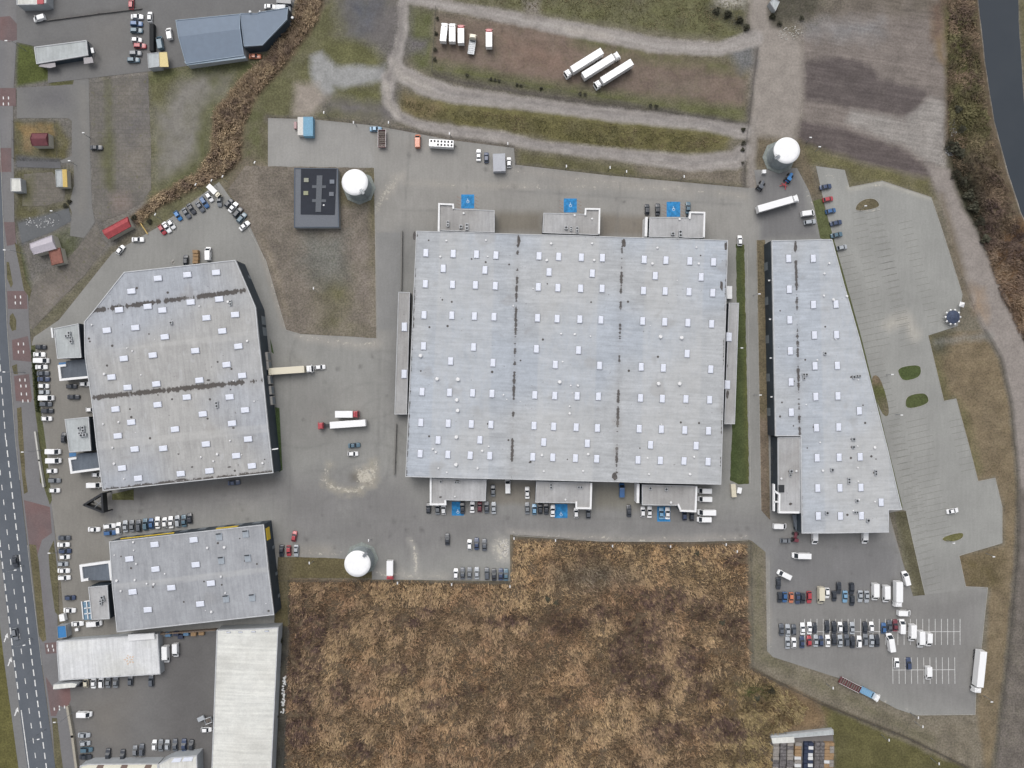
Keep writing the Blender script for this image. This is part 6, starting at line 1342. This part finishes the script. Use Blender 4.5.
# ================================================================== reeds, shrubs, lamps, fences
def reeds(name, poly, n, hgt, pal_fn, blades=3, wid=.16, seed=1, lean=.9, edge=2.0):
    r = np.random.default_rng(seed); a = np.array(poly); x = r.uniform(a[:,0].min(),a[:,0].max(),n*4); y = r.uniform(a[:,1].min(),a[:,1].max(),n*4)
    wx = x+(fbm(x,y,10,seed+1)-.5)*3; wy = y+(fbm(x,y,10,seed+2)-.5)*3
    k = sd_poly(wx,wy,poly) < -.5; x, y = x[k][:n], y[k][:n]
    den = fbm(x,y,7,seed+9,3); k = (r.uniform(size=len(x)) < np.clip((den-.25)*3,.25,1)) & (r.uniform(size=len(x)) < np.clip(.35-sd_poly(x,y,poly)/edge,0,1)); x, y = x[k], y[k]; n = len(x)
    th0 = fbm(x,y,26,seed+3,3)*14; col = pal_fn(x,y,r); lm = (col*[.3,.55,.15]).sum(1,keepdims=True); col = lm+(col-lm)*(.88 if name != 'reeds' or n < 20000 else 1.06); hh0 = hgt*(.55+.8*fbm(x,y,9,seed+4))
    V = []; F = []; Cc = []
    for b_ in range(blades):
        th = th0+r.normal(0,.9,n); h = hh0*r.uniform(.6,1.1,n); L = h*lean*r.uniform(.4,1.3,n); w = wid*r.uniform(.6,1.4,n)
        X = (x-512)*S+r.normal(0,.3,n); Y_ = (384-y)*S+r.normal(0,.3,n)
        dx, dy = np.cos(th), np.sin(th); px_, py_ = -dy, dx
        p0 = np.stack([X-px_*w/2,Y_-py_*w/2,np.full(n,-.05)],1); p1 = np.stack([X+px_*w/2,Y_+py_*w/2,np.full(n,-.05)],1)
        mx, my = X+dx*L*.35, Y_+dy*L*.35; p2 = np.stack([mx+px_*w*.6,my+py_*w*.6,h*.75],1); p3 = np.stack([mx-px_*w*.6,my-py_*w*.6,h*.75],1)
        ex, ey = X+dx*L, Y_+dy*L; p4 = np.stack([ex+px_*w*.35,ey+py_*w*.35,h],1); p5 = np.stack([ex-px_*w*.35,ey-py_*w*.35,h],1)
        base = (b_*n+np.arange(n))*6
        V.append(np.stack([p0,p1,p2,p3,p4,p5],1).reshape(-1,3)); F.append(np.stack([base,base+1,base+2,base+3],1)); F.append(np.stack([base+3,base+2,base+4,base+5],1))
        cc = col*r.uniform(.62,1.36,(n,1)); Cc.append(np.repeat(cc,6,0))
    me = np_mesh(name, np.concatenate(V), np.concatenate(F)); setcol(me, np.concatenate(Cc)); me.materials.append(M_reed)
    o = bpy.data.objects.new(name, me); COL.objects.link(o); return o
M_reed, nt, b = newmat('dry reed'); g = NB(nt); at = g.n('Attribute', attribute_name='col'); g.l(at.outputs['Color'], b.inputs['Base Color']); b.inputs['Roughness'].default_value = .8; b.inputs['Specular IOR Level'].default_value = .15
L3 = lambda c: np.array(C(*c))
TAN, BRN, PUR, GRN, GRY = L3((202,177,140)), L3((178,153,125)), L3((106,88,82)), L3((140,136,92)), L3((172,164,148))
DARKSPOTS = [(300,655,24,54),(325,625,18,14),(298,705,18,50),(340,690,12,12),(405,622,18,5),(428,611,12,6),(395,668,14,6),(510,621,34,4.5),(495,620,14,5),(565,622,24,11),(560,618,14,9),(612,611,24,6),(660,600,28,14),(640,592,14,7),(703,609,17,11),(731,627,17,13),(640,640,26,24),(650,680,22,20),(625,660,16,30),(690,660,18,14),(668,732,30,12),(720,728,24,14),(700,690,16,10),(440,702,16,8),(500,740,18,7),(360,750,16,9),(470,690,10,6),(560,700,16,7),(735,560,10,8),(588,556,12,6)]
def pal_field(x, y, r):
    k = np.zeros(len(x))
    wx = x+(fbm(x,y,8,201)-.5)*16; wy = y+(fbm(x,y,8,202)-.5)*12
    for cx,cy,rx_,ry_ in DARKSPOTS: k = np.maximum(k, np.clip((1.25-np.hypot((wx-cx)/rx_,(wy-cy)/ry_))*2.2,0,1))
    sm = fbm(x,y,9,203,4); fi = fbm(x,y,3.2,211,2); k = np.clip(k*.8+(sm-.49)*.9+(fi-.5)*1.9, 0, 1)
    k = np.where(r.uniform(size=len(x)) < .15, r.uniform(size=len(x)), k)
    ta = fbm(x,y,40,204,3); pale = np.clip((560+fbm(x,y,30,207)*70-y)/40+.35,0,1)*.5
    c = BRN+(TAN-BRN)*np.clip((ta-.40)*1.3+pale*.8+(fi-.5)*1.2+.22,0,1)[:,None]
    ge = np.clip((x-690)/60,0,1)*np.clip((y-660)/30,0,1)*.5; c = c+(GRN-c)*ge[:,None]
    gy_ = np.clip(1.3-np.hypot((wx-592)/46,(wy-576)/15),0,1)*.8; c = c+(GRY*.62-c)*gy_[:,None]
    rd = np.clip((fbm(x,y,22,208,3)-.5)*2.4,0,.4); c = c*(1+rd[:,None]*np.array([.06,-.08,-.12]))
    return c+(PUR-c)*k[:,None]
REED = [(291,582),(372,580),(510,584),(514,540),(560,541),(690,545),(746,544),(749,668),(790,692),(806,706),(800,722),(774,734),(768,800),(284,800),(289,640)]
tag(reeds('reeds', REED, 92000, 1.35, pal_field, 3, .15, 3, .62), 'tall brown dry reeds filling the field below the wide hall', 'reeds', kind='stuff')
def pal_w(x, y, r):
    t = fbm(x,y,12,301,3); c = BRN*.92+(TAN*.95-BRN*.92)*np.clip((t-.3)*2.4,0,1)[:,None]; k = np.clip((fbm(x,y,6,302)-.47)*3,0,.8); return c+(PUR-c)*k[:,None]
tag(reeds('reeds', REEDS_W, 12000, 1.3, pal_w, 3, .15, 5, .62, 8), 'narrow strip of brown reeds winding beside the blue-grey warehouse', 'reeds', kind='stuff')
BANK = [(946,-20),(974,-20),(974,0),(981,66),(989,120),(1002,174),(1016,218),(1060,275),(1060,410),(1020,336),(1000,296),(976,226),(958,190),(948,140),(947,60)]
def pal_b(x, y, r):
    t = fbm(x,y,16,401,3); c = BRN*.72+(PUR-BRN*.72)*np.clip((t-.35)*2.6,0,1)[:,None]
    gk = np.clip((fbm(x,y,20,402)-.42)*4,0,.9)*np.clip((190-y)/60,0,1); c = c+(GRN*.9-c)*gk[:,None]
    dk = np.clip(1.4-np.hypot((x-968)/16,(y-205)/48),0,1)*.8; c = c+(L3((62,62,48))-c)*dk[:,None]
    tk = np.clip((y-245)/40,0,1)*.6; return c+(L3((168,140,112))-c)*tk[:,None]*.7
tag(reeds('bank_scrub', BANK, 16000, .95, pal_b, 3, .15, 7, .6, 5), 'rough scrub and dead reeds along the canal bank', 'scrub', kind='stuff')
def pal_g(x, y, r): 
    t = fbm(x,y,14,501,3); return L3((128,124,82))+(L3((152,134,104))-L3((128,124,82)))*np.clip((t-.35)*2.5,0,1)[:,None]
tag(reeds('tall_grass', [(398,98),(440,107),(590,122),(700,134),(725,138),(715,149),(690,152),(610,148),(500,129),(420,116),(402,108)], 5200, .4, pal_g, 2, .13, 9, .6, 6), 'unmown green grass between the two gravel tracks', 'grass', kind='stuff')
tag(reeds('tall_grass', [(457,-15),(742,-15),(742,38),(650,30),(540,12),(460,0)], 4200, .4, pal_g, 2, .13, 10, .6, 8), 'unmown grass above the curving gravel track', 'grass', kind='stuff')
# ------------------------------------------------------------ shrubs
M_leaf, nt, b = newmat('shrub twigs'); g = NB(nt); inf = g.n('ObjectInfo'); geo = g.n('NewGeometry')
f = g.noise(geo.outputs['Position'], 2.0, 2, .6); g.l(g.mix(f, (.030,.032,.022), (.10,.095,.06)), b.inputs['Base Color']); b.inputs['Roughness'].default_value = .85
M_bark = simple('bark', (.07,.055,.042), .9)
def shrub_meshes(seed, twiggy):
    r = random.Random(seed); bm = bmesh.new()
    for k in range(170):
        a = r.uniform(0,6.28); d = math.sqrt(r.random())*(1+.35*math.sin(a*3+seed)); z = r.uniform(.25,1.7)*(1.15-d*.5); s_ = r.uniform(.10,.22)
        c_ = Vector((d*math.cos(a),d*math.sin(a),z)); u = Vector((r.gauss(0,1),r.gauss(0,1),r.gauss(0,.6))).normalized(); v = u.orthogonal().normalized()
        bm.faces.new([bm.verts.new(c_+u*s_*i*1.4+v*s_*j*(.35 if twiggy else 1)) for i,j in ((-1,-1),(1,-1),(1,1),(-1,1))])
    fo = mesh_from(bm,'foliage'); fo.materials.append(M_leaf); bm = bmesh.new()
    for k in range(7):
        a = r.uniform(0,6.28); btube(bm,(0,0,-.1),(.6*math.cos(a),.6*math.sin(a),r.uniform(.9,1.5)),.035,5)
    st = mesh_from(bm,'stem'); st.materials.append(M_bark); return fo, st
SHR = [shrub_meshes(k, k%2) for k in range(4)]
def shrub(label, x, y, r, group, h=1.0):
    p = P(x,y); root = thing('shrub', label, 'shrub', (p.x,p.y,0), random.uniform(0,6.28), group); fo, st = random.choice(SHR)
    link('foliage', fo, None, root); link('stem', st, None, root); r *= .8; root.scale = (r,r,r*h)
def shrubs(desc, frm, pts, group):
    for i, (x,y,r) in enumerate(pts): shrub(f'low shrub, {ORD[i]} from the {frm} {desc}', x, y, r, group)
shrubs('along the field fence by the lorries','upper edge',[(437.6,19,.8),(436.2,34,.8),(435.2,50,.9),(435,60,.9)],'shrubs along the field fence')
shrubs('along the lower field fence','lorries',[(467,75.5,.8),(491,79.5,.7),(495,80.4,.7),(499,81.2,.7),(517,85,.8),(521,86,.7),(541,88.8,.7),(580,94,.8),(585,95,.7),(650,106,.9),(656,107,.9)],'shrubs along the field fence')
shrubs('along the earth track leading to the yard','field',[(743,130,.9),(743,144,1.1),(742.4,150,.8),(742.4,163,.7)],'shrubs beside the earth track')
shrubs('on the canal side of the lane','ploughed field',[(948,146,2.0),(953,150,2.4),(958,154,2.2),(954,175,2.0),(960,182,2.2),(967,196,2.2),(972,208,2.2),(978,222,2.0),(984,240,1.8),(960,130,1.8),(957,110,1.5)],'shrubs beside the lane')
shrubs('where the wide track leaves the photo','photo\'s upper edge',[(716,12,1.4),(727,15,1.6),(739,21,1.5),(746,28,1.3),(772,17,1.3),(779,24,1.2),(801,19,1.1)],'shrubs by the wide track')
shrubs('at the reed field corner by the mown grass','stalls',[(770.5,689.5,1.7),(757,697,1.2)],'shrubs at the field corner')
shrubs('in the reed field below the middle block','tank',[(548,599,1.3),(556,602,1.2),(697,553,1.0),(722,622,1.3)],'shrubs in the reeds')
shrubs('along the side street edge','road',[(70,202,.9),(66,206,.9),(150,222,1.0),(135,218,1.2)],'shrubs along the side street')
shrubs('by the long white building','smaller hall',[(281,640,1.2),(279,652,1.1),(278,668,1.2),(276.4,700,1.2),(276,716,1.1)],'shrubs by the long white building')
# hedge by the road
root = thing('hedge','clipped green hedge along the car row by the road','hedge',(*P(36,380)[:2],0)); bm = bmesh.new(); c0 = P(36,380); r = random.Random(4)
for _ in range(1500):
    t = r.random(); x, y = lerp2((33.4,350),(39,412),t); p = P(x+r.gauss(0,.9),y)-c0; s_ = r.uniform(.08,.2); cc = Vector((p.x,p.y,r.uniform(.1,1.0))); u = Vector((r.gauss(0,1),r.gauss(0,1),r.gauss(0,.7))).normalized(); v = u.orthogonal().normalized()
    bm.faces.new([bm.verts.new(cc+u*s_*i+v*s_*j) for i,j in ((-1,-1),(1,-1),(1,1),(-1,1))])
m_, nt, b = newmat('hedge leaves'); g = NB(nt); geo = g.n('NewGeometry'); g.l(g.mix(g.noise(geo.outputs['Position'],1.5,2,.6),(.03,.045,.016),(.09,.11,.04)), b.inputs['Base Color']); b.inputs['Roughness'].default_value = .8
link('foliage', mesh_from(bm,'foliage'), m_, root)
# ------------------------------------------------------------ street lamps
def lamp_parts(h, arm):
    bm = bmesh.new(); bcyl(bm,0,0,-.1,h,.11,.06,8); pole = mesh_from(bm,'pole'); pole.materials.append(M_steel)
    bm = bmesh.new(); btube(bm,(0,0,h),(arm,0,h+.25),.05); a = mesh_from(bm,'arm'); a.materials.append(M_steel)
    bm = bmesh.new(); rbox(bm,arm-.2,arm+.75,-.2,.2,h+.2,h+.38,.06); hd = mesh_from(bm,'lamp_head'); hd.materials.append(M_vent); return [('pole',pole),('arm',a),('lamp_head',hd)]
LP = {8:lamp_parts(8,1.6),5:lamp_parts(5,.35),9:lamp_parts(9,3.4)}
def lamp(label, x, y, h, ang, group):
    p = P(x,y,h); root = thing('street_lamp', label, 'street lamp', (p.x,p.y,0), math.radians(ang), group)
    for nm, me in LP[h]: link(nm, me, None, root)
def lamps(desc, frm, pts, h, ang, group):
    for i, (x,y) in enumerate(pts): lamp(f'slim lamp post, {ORD[i]} from the {frm} {desc}', x, y, h, ang, group)
lamps('along the edge of the reed field','road',[(309.5,564.5),(368.7,542),(397.5,584.5),(451.7,586),(510,588),(514,540),(555.5,542),(612.5,547.5),(670.5,548),(726,546),(737,553)],5,90,'lamp posts along the reed field')
lamps('along the yard fence and track','side yard',[(324,111),(353.6,121),(388.6,121),(449.5,132),(507.8,142),(566.4,164.7),(610,166),(626.5,170),(684,175)],5,-90,'lamp posts along the yard fence')
lamps('around the empty car park','ploughed field',[(812,137.7),(821,147),(867,206),(893.7,374.5),(903,415),(955,543),(995,556.6),(993,701.6)],5,180,'lamp posts around the car park')
lamps('on the grass below the stalls','reed field',[(832.8,689.4),(888.7,741.4),(918,719),(922.5,728),(938.7,765)],5,90,'lamp posts on the grass')
lamps('along the paved path beside the wedge hall','tank',[(757.5,294),(758.5,395),(740,348)],5,0,'lamp posts by the path')
lamps('along the slanting car rows','red shed',[(154.7,216),(195,186),(211,182),(222,178),(254,164)],5,60,'lamp posts by the slanting rows')
lamps('standing over the road','entrance',[(6,572),(14.8,647),(29,741)],9,12,'tall lamps over the road')
lamps('along the pavement by the road','upper edge',[(11.6,41),(10,250),(9.6,372),(28,452),(54.6,553),(60,722)],8,180,'lamp posts along the pavement')
lamps('beside the small houses of the side street','kiosk',[(68,161),(50,211),(82,133)],5,0,'lamp posts in the side street')
lamp('slim lamp post alone in the brown field',313.7,290,5,90,'lamp posts by the path')
# ------------------------------------------------------------ fences and walls
M_mesh = simple('fence wire', C(84,82,78), .7); M_post = simple('fence post', C(104,104,102), .7)
def fence(label, pts, h=1.7, step=18, name='wire_fence', t=.03):
    a = P(*pts[0]); root = thing(name, label, 'fence', (a.x,a.y,0)); bm = bmesh.new(); posts = []
    for p, q in zip(pts, pts[1:]):
        p = P(*p)-a; q = P(*q)-a; d = q-p; L = d.length; ang = math.atan2(d.y,d.x); M = Matrix.Translation(p) @ Matrix.Rotation(ang,4,'Z')
        for z in (.1,.9,h-.08): bbox(bm,0,L,-t/2,t/2,z,z+.035,M)
        k = max(1,int(L/ (step*S)))
        posts += [p.lerp(q,i/k) for i in range(k)]
        m_ = int(L/.5)
        for i in range(m_): bbox(bm,i*.5-.006,i*.5+.006,-.006,.006,.05,h-.05,M)
    posts.append(q); link('wire_panel', mesh_from(bm,'wire_panel'), M_mesh, root)
    bm = bmesh.new(); bcyl(bm,0,0,-.1,h+.15,.06,.06,6); pm = mesh_from(bm,'post'); pm.materials.append(M_post)
    for v in posts[:98]: o = link('post', pm, None, root); o.location = v
fence('wire fence along the upper yard edge from the blue truck to the pale container', [(268,117),(330,118.6),(410,131),(514,147),(515,164)])
fence('wire fence between the yard and the gravel track up to the earth track', [(515.6,164.2),(610,175),(690,181.6),(748,187.6)])
fence('wire fence round the brown lorry field, with dark shrubs', [(436,8),(432,72),(470,77.5),(560,92),(640,107),(745,124)])
fence('wire fence along the wide earth track', [(757,50),(749,118),(744.6,150),(744.6,186)])
fence('wire fence between the reed field and the yard of the wide hall', [(513.5,536),(514,535.5),(600,542),(690,542.6),(748.6,541)])
fence('wire fence beside the grass verge at the reed field corner', [(750.4,542),(752.6,669),(820,703),(910,738.4),(986,776)])
fence('wire fence between the brown meadow and the lane', [(961,278),(973,306),(984,330),(1000,356),(1010,402),(1017,470),(1018,550),(1008,660),(992,790)])
fence('wire fence along the foot of the brown field towards the road hall', [(280,580),(372,581),(510,582.4)])
fence('wire fence between the long white building and the reeds', [(289,580),(289.4,630),(286,730),(282,780)])
fence('wire fence round the overgrown garden of the dark red roofed house', [(14,122),(56,121.6),(58.6,160),(14,158.6),(14,122)], h=1.2)
def wall(label, pts, h, t, mat, name='low_wall', cat='wall'):
    a = P(*pts[0]); root = thing(name, label, cat, (a.x,a.y,0)); bm = bmesh.new()
    for p, q in zip(pts, pts[1:]):
        p = P(*p)-a; q = P(*q)-a; d = q-p; bbox(bm,-t/2+.002,d.length+t/2-.002,-t/2,t/2,-.1,h,Matrix.Translation(p) @ Matrix.Rotation(math.atan2(d.y,d.x),4,'Z'))
    link('body', mesh_from(bm,'body'), mat, root)
    bm = bmesh.new()
    for p, q in zip(pts, pts[1:]):
        p = P(*p)-a; q = P(*q)-a; d = q-p; bbox(bm,-t/2-.04,d.length+t/2+.04,-t/2-.05,t/2+.05,h+.002,h+.1,Matrix.Translation(p) @ Matrix.Rotation(math.atan2(d.y,d.x),4,'Z'))
    link('capping', mesh_from(bm,'capping'), mat, root)
wall('pale low wall along the hedge below the car row by the road', [(37,432),(41,460),(45.3,486)], 1.1, .5, simple('pale wall',C(196,194,188),.8,var=.1))
wall('pale low wall between the pavement and the service yard', [(69,706),(74,735),(78,766)], 1.1, .8, simple('pale brown wall',C(168,162,148),.8,var=.12))
wall('grey low wall in the turning yard leading down from the lean-to', [(396.4,424),(394.6,474)], 1.0, .35, simple('grey wall',C(128,126,122),.85,var=.12))
wall('grey low wall above the lean-to along the sunken ramp', [(402.2,232),(401.4,290)], 1.0, .35, simple('grey wall',C(128,126,122),.85,var=.12))
wall('brick-topped boundary wall between the smaller hall and the service yard', [(160,632.6),(217,628.4)], 1.8, .35, simple('boundary wall',C(128,112,98),.85,var=.15))
wall('dark boundary wall along the far edge of the side yard', [(48,21),(100,14),(142,9)], .5, .3, simple('dark wall',C(104,102,100),.85,var=.12))
wall('yellow barrier pole lying across the brown bank beside the white cars', [(139.6,221),(148,234)], .5, .22, simple('yellow pole',C(206,176,108),.6), 'barrier_pole','barrier')
# kerbs
# rubble and slabs
def heap(label, x, y, rx_, ry_, n_, col, grp=None, h=.5):
    p = P(x,y); root = thing('rubble_heap', label, 'rubble', (p.x,p.y,0), 0, grp); bm = bmesh.new()
    for _ in range(n_):
        a = random.uniform(0,6.28); d = math.sqrt(random.random()); s_ = random.uniform(.12,.4); M = Matrix.Translation((rx_*S*d*math.cos(a),ry_*S*d*math.sin(a),random.uniform(0,h)*(1-d))) @ Matrix.Rotation(random.uniform(0,3),4,'X') @ Matrix.Rotation(random.uniform(0,3),4,'Z') @ Matrix.Diagonal((s_,s_*.7,s_*.5,1)); bmesh.ops.create_icosphere(bm, subdivisions=1, radius=1, matrix=M)
    link('stones', mesh_from(bm,'stones'), simple(f'rubble {col}',C(*col),.9,var=.2), root)
heap('heap of pale broken paving at the reed field corner of the yard',504,548,5,9,120,(206,202,196),h=.3)
heap('heap of grey and white rubble beside the lane by the ploughed field',951,151,6,5,120,(150,150,150))
heap('pale rubble along the bank beside the ploughed field',953,128,4,9,60,(150,148,144))
heap('scattered white stones below the shed on the wide track',790,33,14,7,70,(186,182,174),h=.1)
heap('scattered white rubble on the side street parking patch',42,222,18,6,60,(206,206,206),h=.1)
heap('small heap of planks and stones beside the brown pallets',173,262,2,2,24,(190,186,180))
for lb in [l for l, v in LABELS.items() if len(v) > 1]: print('SHARED LABEL', lb)
for lb in LABELS:
    if not 4 <= len(lb.split()) <= 16: print('LABEL LENGTH', len(lb.split()), lb)
# ================================================================== light, camera
w = bpy.data.worlds.new('World'); scene.world = w; w.use_nodes = True; nt = w.node_tree; nt.nodes.clear(); g = NB(nt)
out = g.n('OutputWorld'); bg = g.n('Background'); sky = g.n('TexSky', sky_type='NISHITA')
EL, AZ = math.radians(58), math.radians(340)          # veiled sun, high
sky.sun_disc = False; sky.sun_elevation = EL; sky.sun_rotation = AZ; sky.air_density = 1.0; sky.dust_density = 4.0; sky.ozone_density = 1.0
hs = g.n('HueSaturation'); hs.inputs['Saturation'].default_value = .28; g.l(sky.outputs[0], hs.inputs['Color']); g.l(hs.outputs[0], bg.inputs['Color']); bg.inputs['Strength'].default_value = .145
g.l(bg.outputs[0], out.inputs[0])
sd = bpy.data.lights.new('sun','SUN'); sd.energy = .85; sd.angle = math.radians(50); sd.color = (1,.975,.94)
so = bpy.data.objects.new('sun', sd); COL.objects.link(so)
dv = Vector((math.sin(AZ)*math.cos(EL), math.cos(AZ)*math.cos(EL), math.sin(EL))); so.rotation_euler = dv.to_track_quat('Z','Y').to_euler(); so.location = dv*300
cd = bpy.data.cameras.new('camera'); cam = bpy.data.objects.new('camera', cd); COL.objects.link(cam); scene.camera = cam
cam.location = (0,0,HC); cam.rotation_euler = (0,0,0); cd.sensor_fit = 'HORIZONTAL'; cd.sensor_width = 36.0
cd.lens = 36.0*HC/(1024*S); cd.clip_start = 1; cd.clip_end = 20000
vs = scene.view_settings; scene.display_settings.display_device = 'sRGB'
vs.view_transform = 'Standard'; vs.look = 'None'; vs.gamma = 1; vs.use_curve_mapping = False; vs.exposure = EXPOSURE
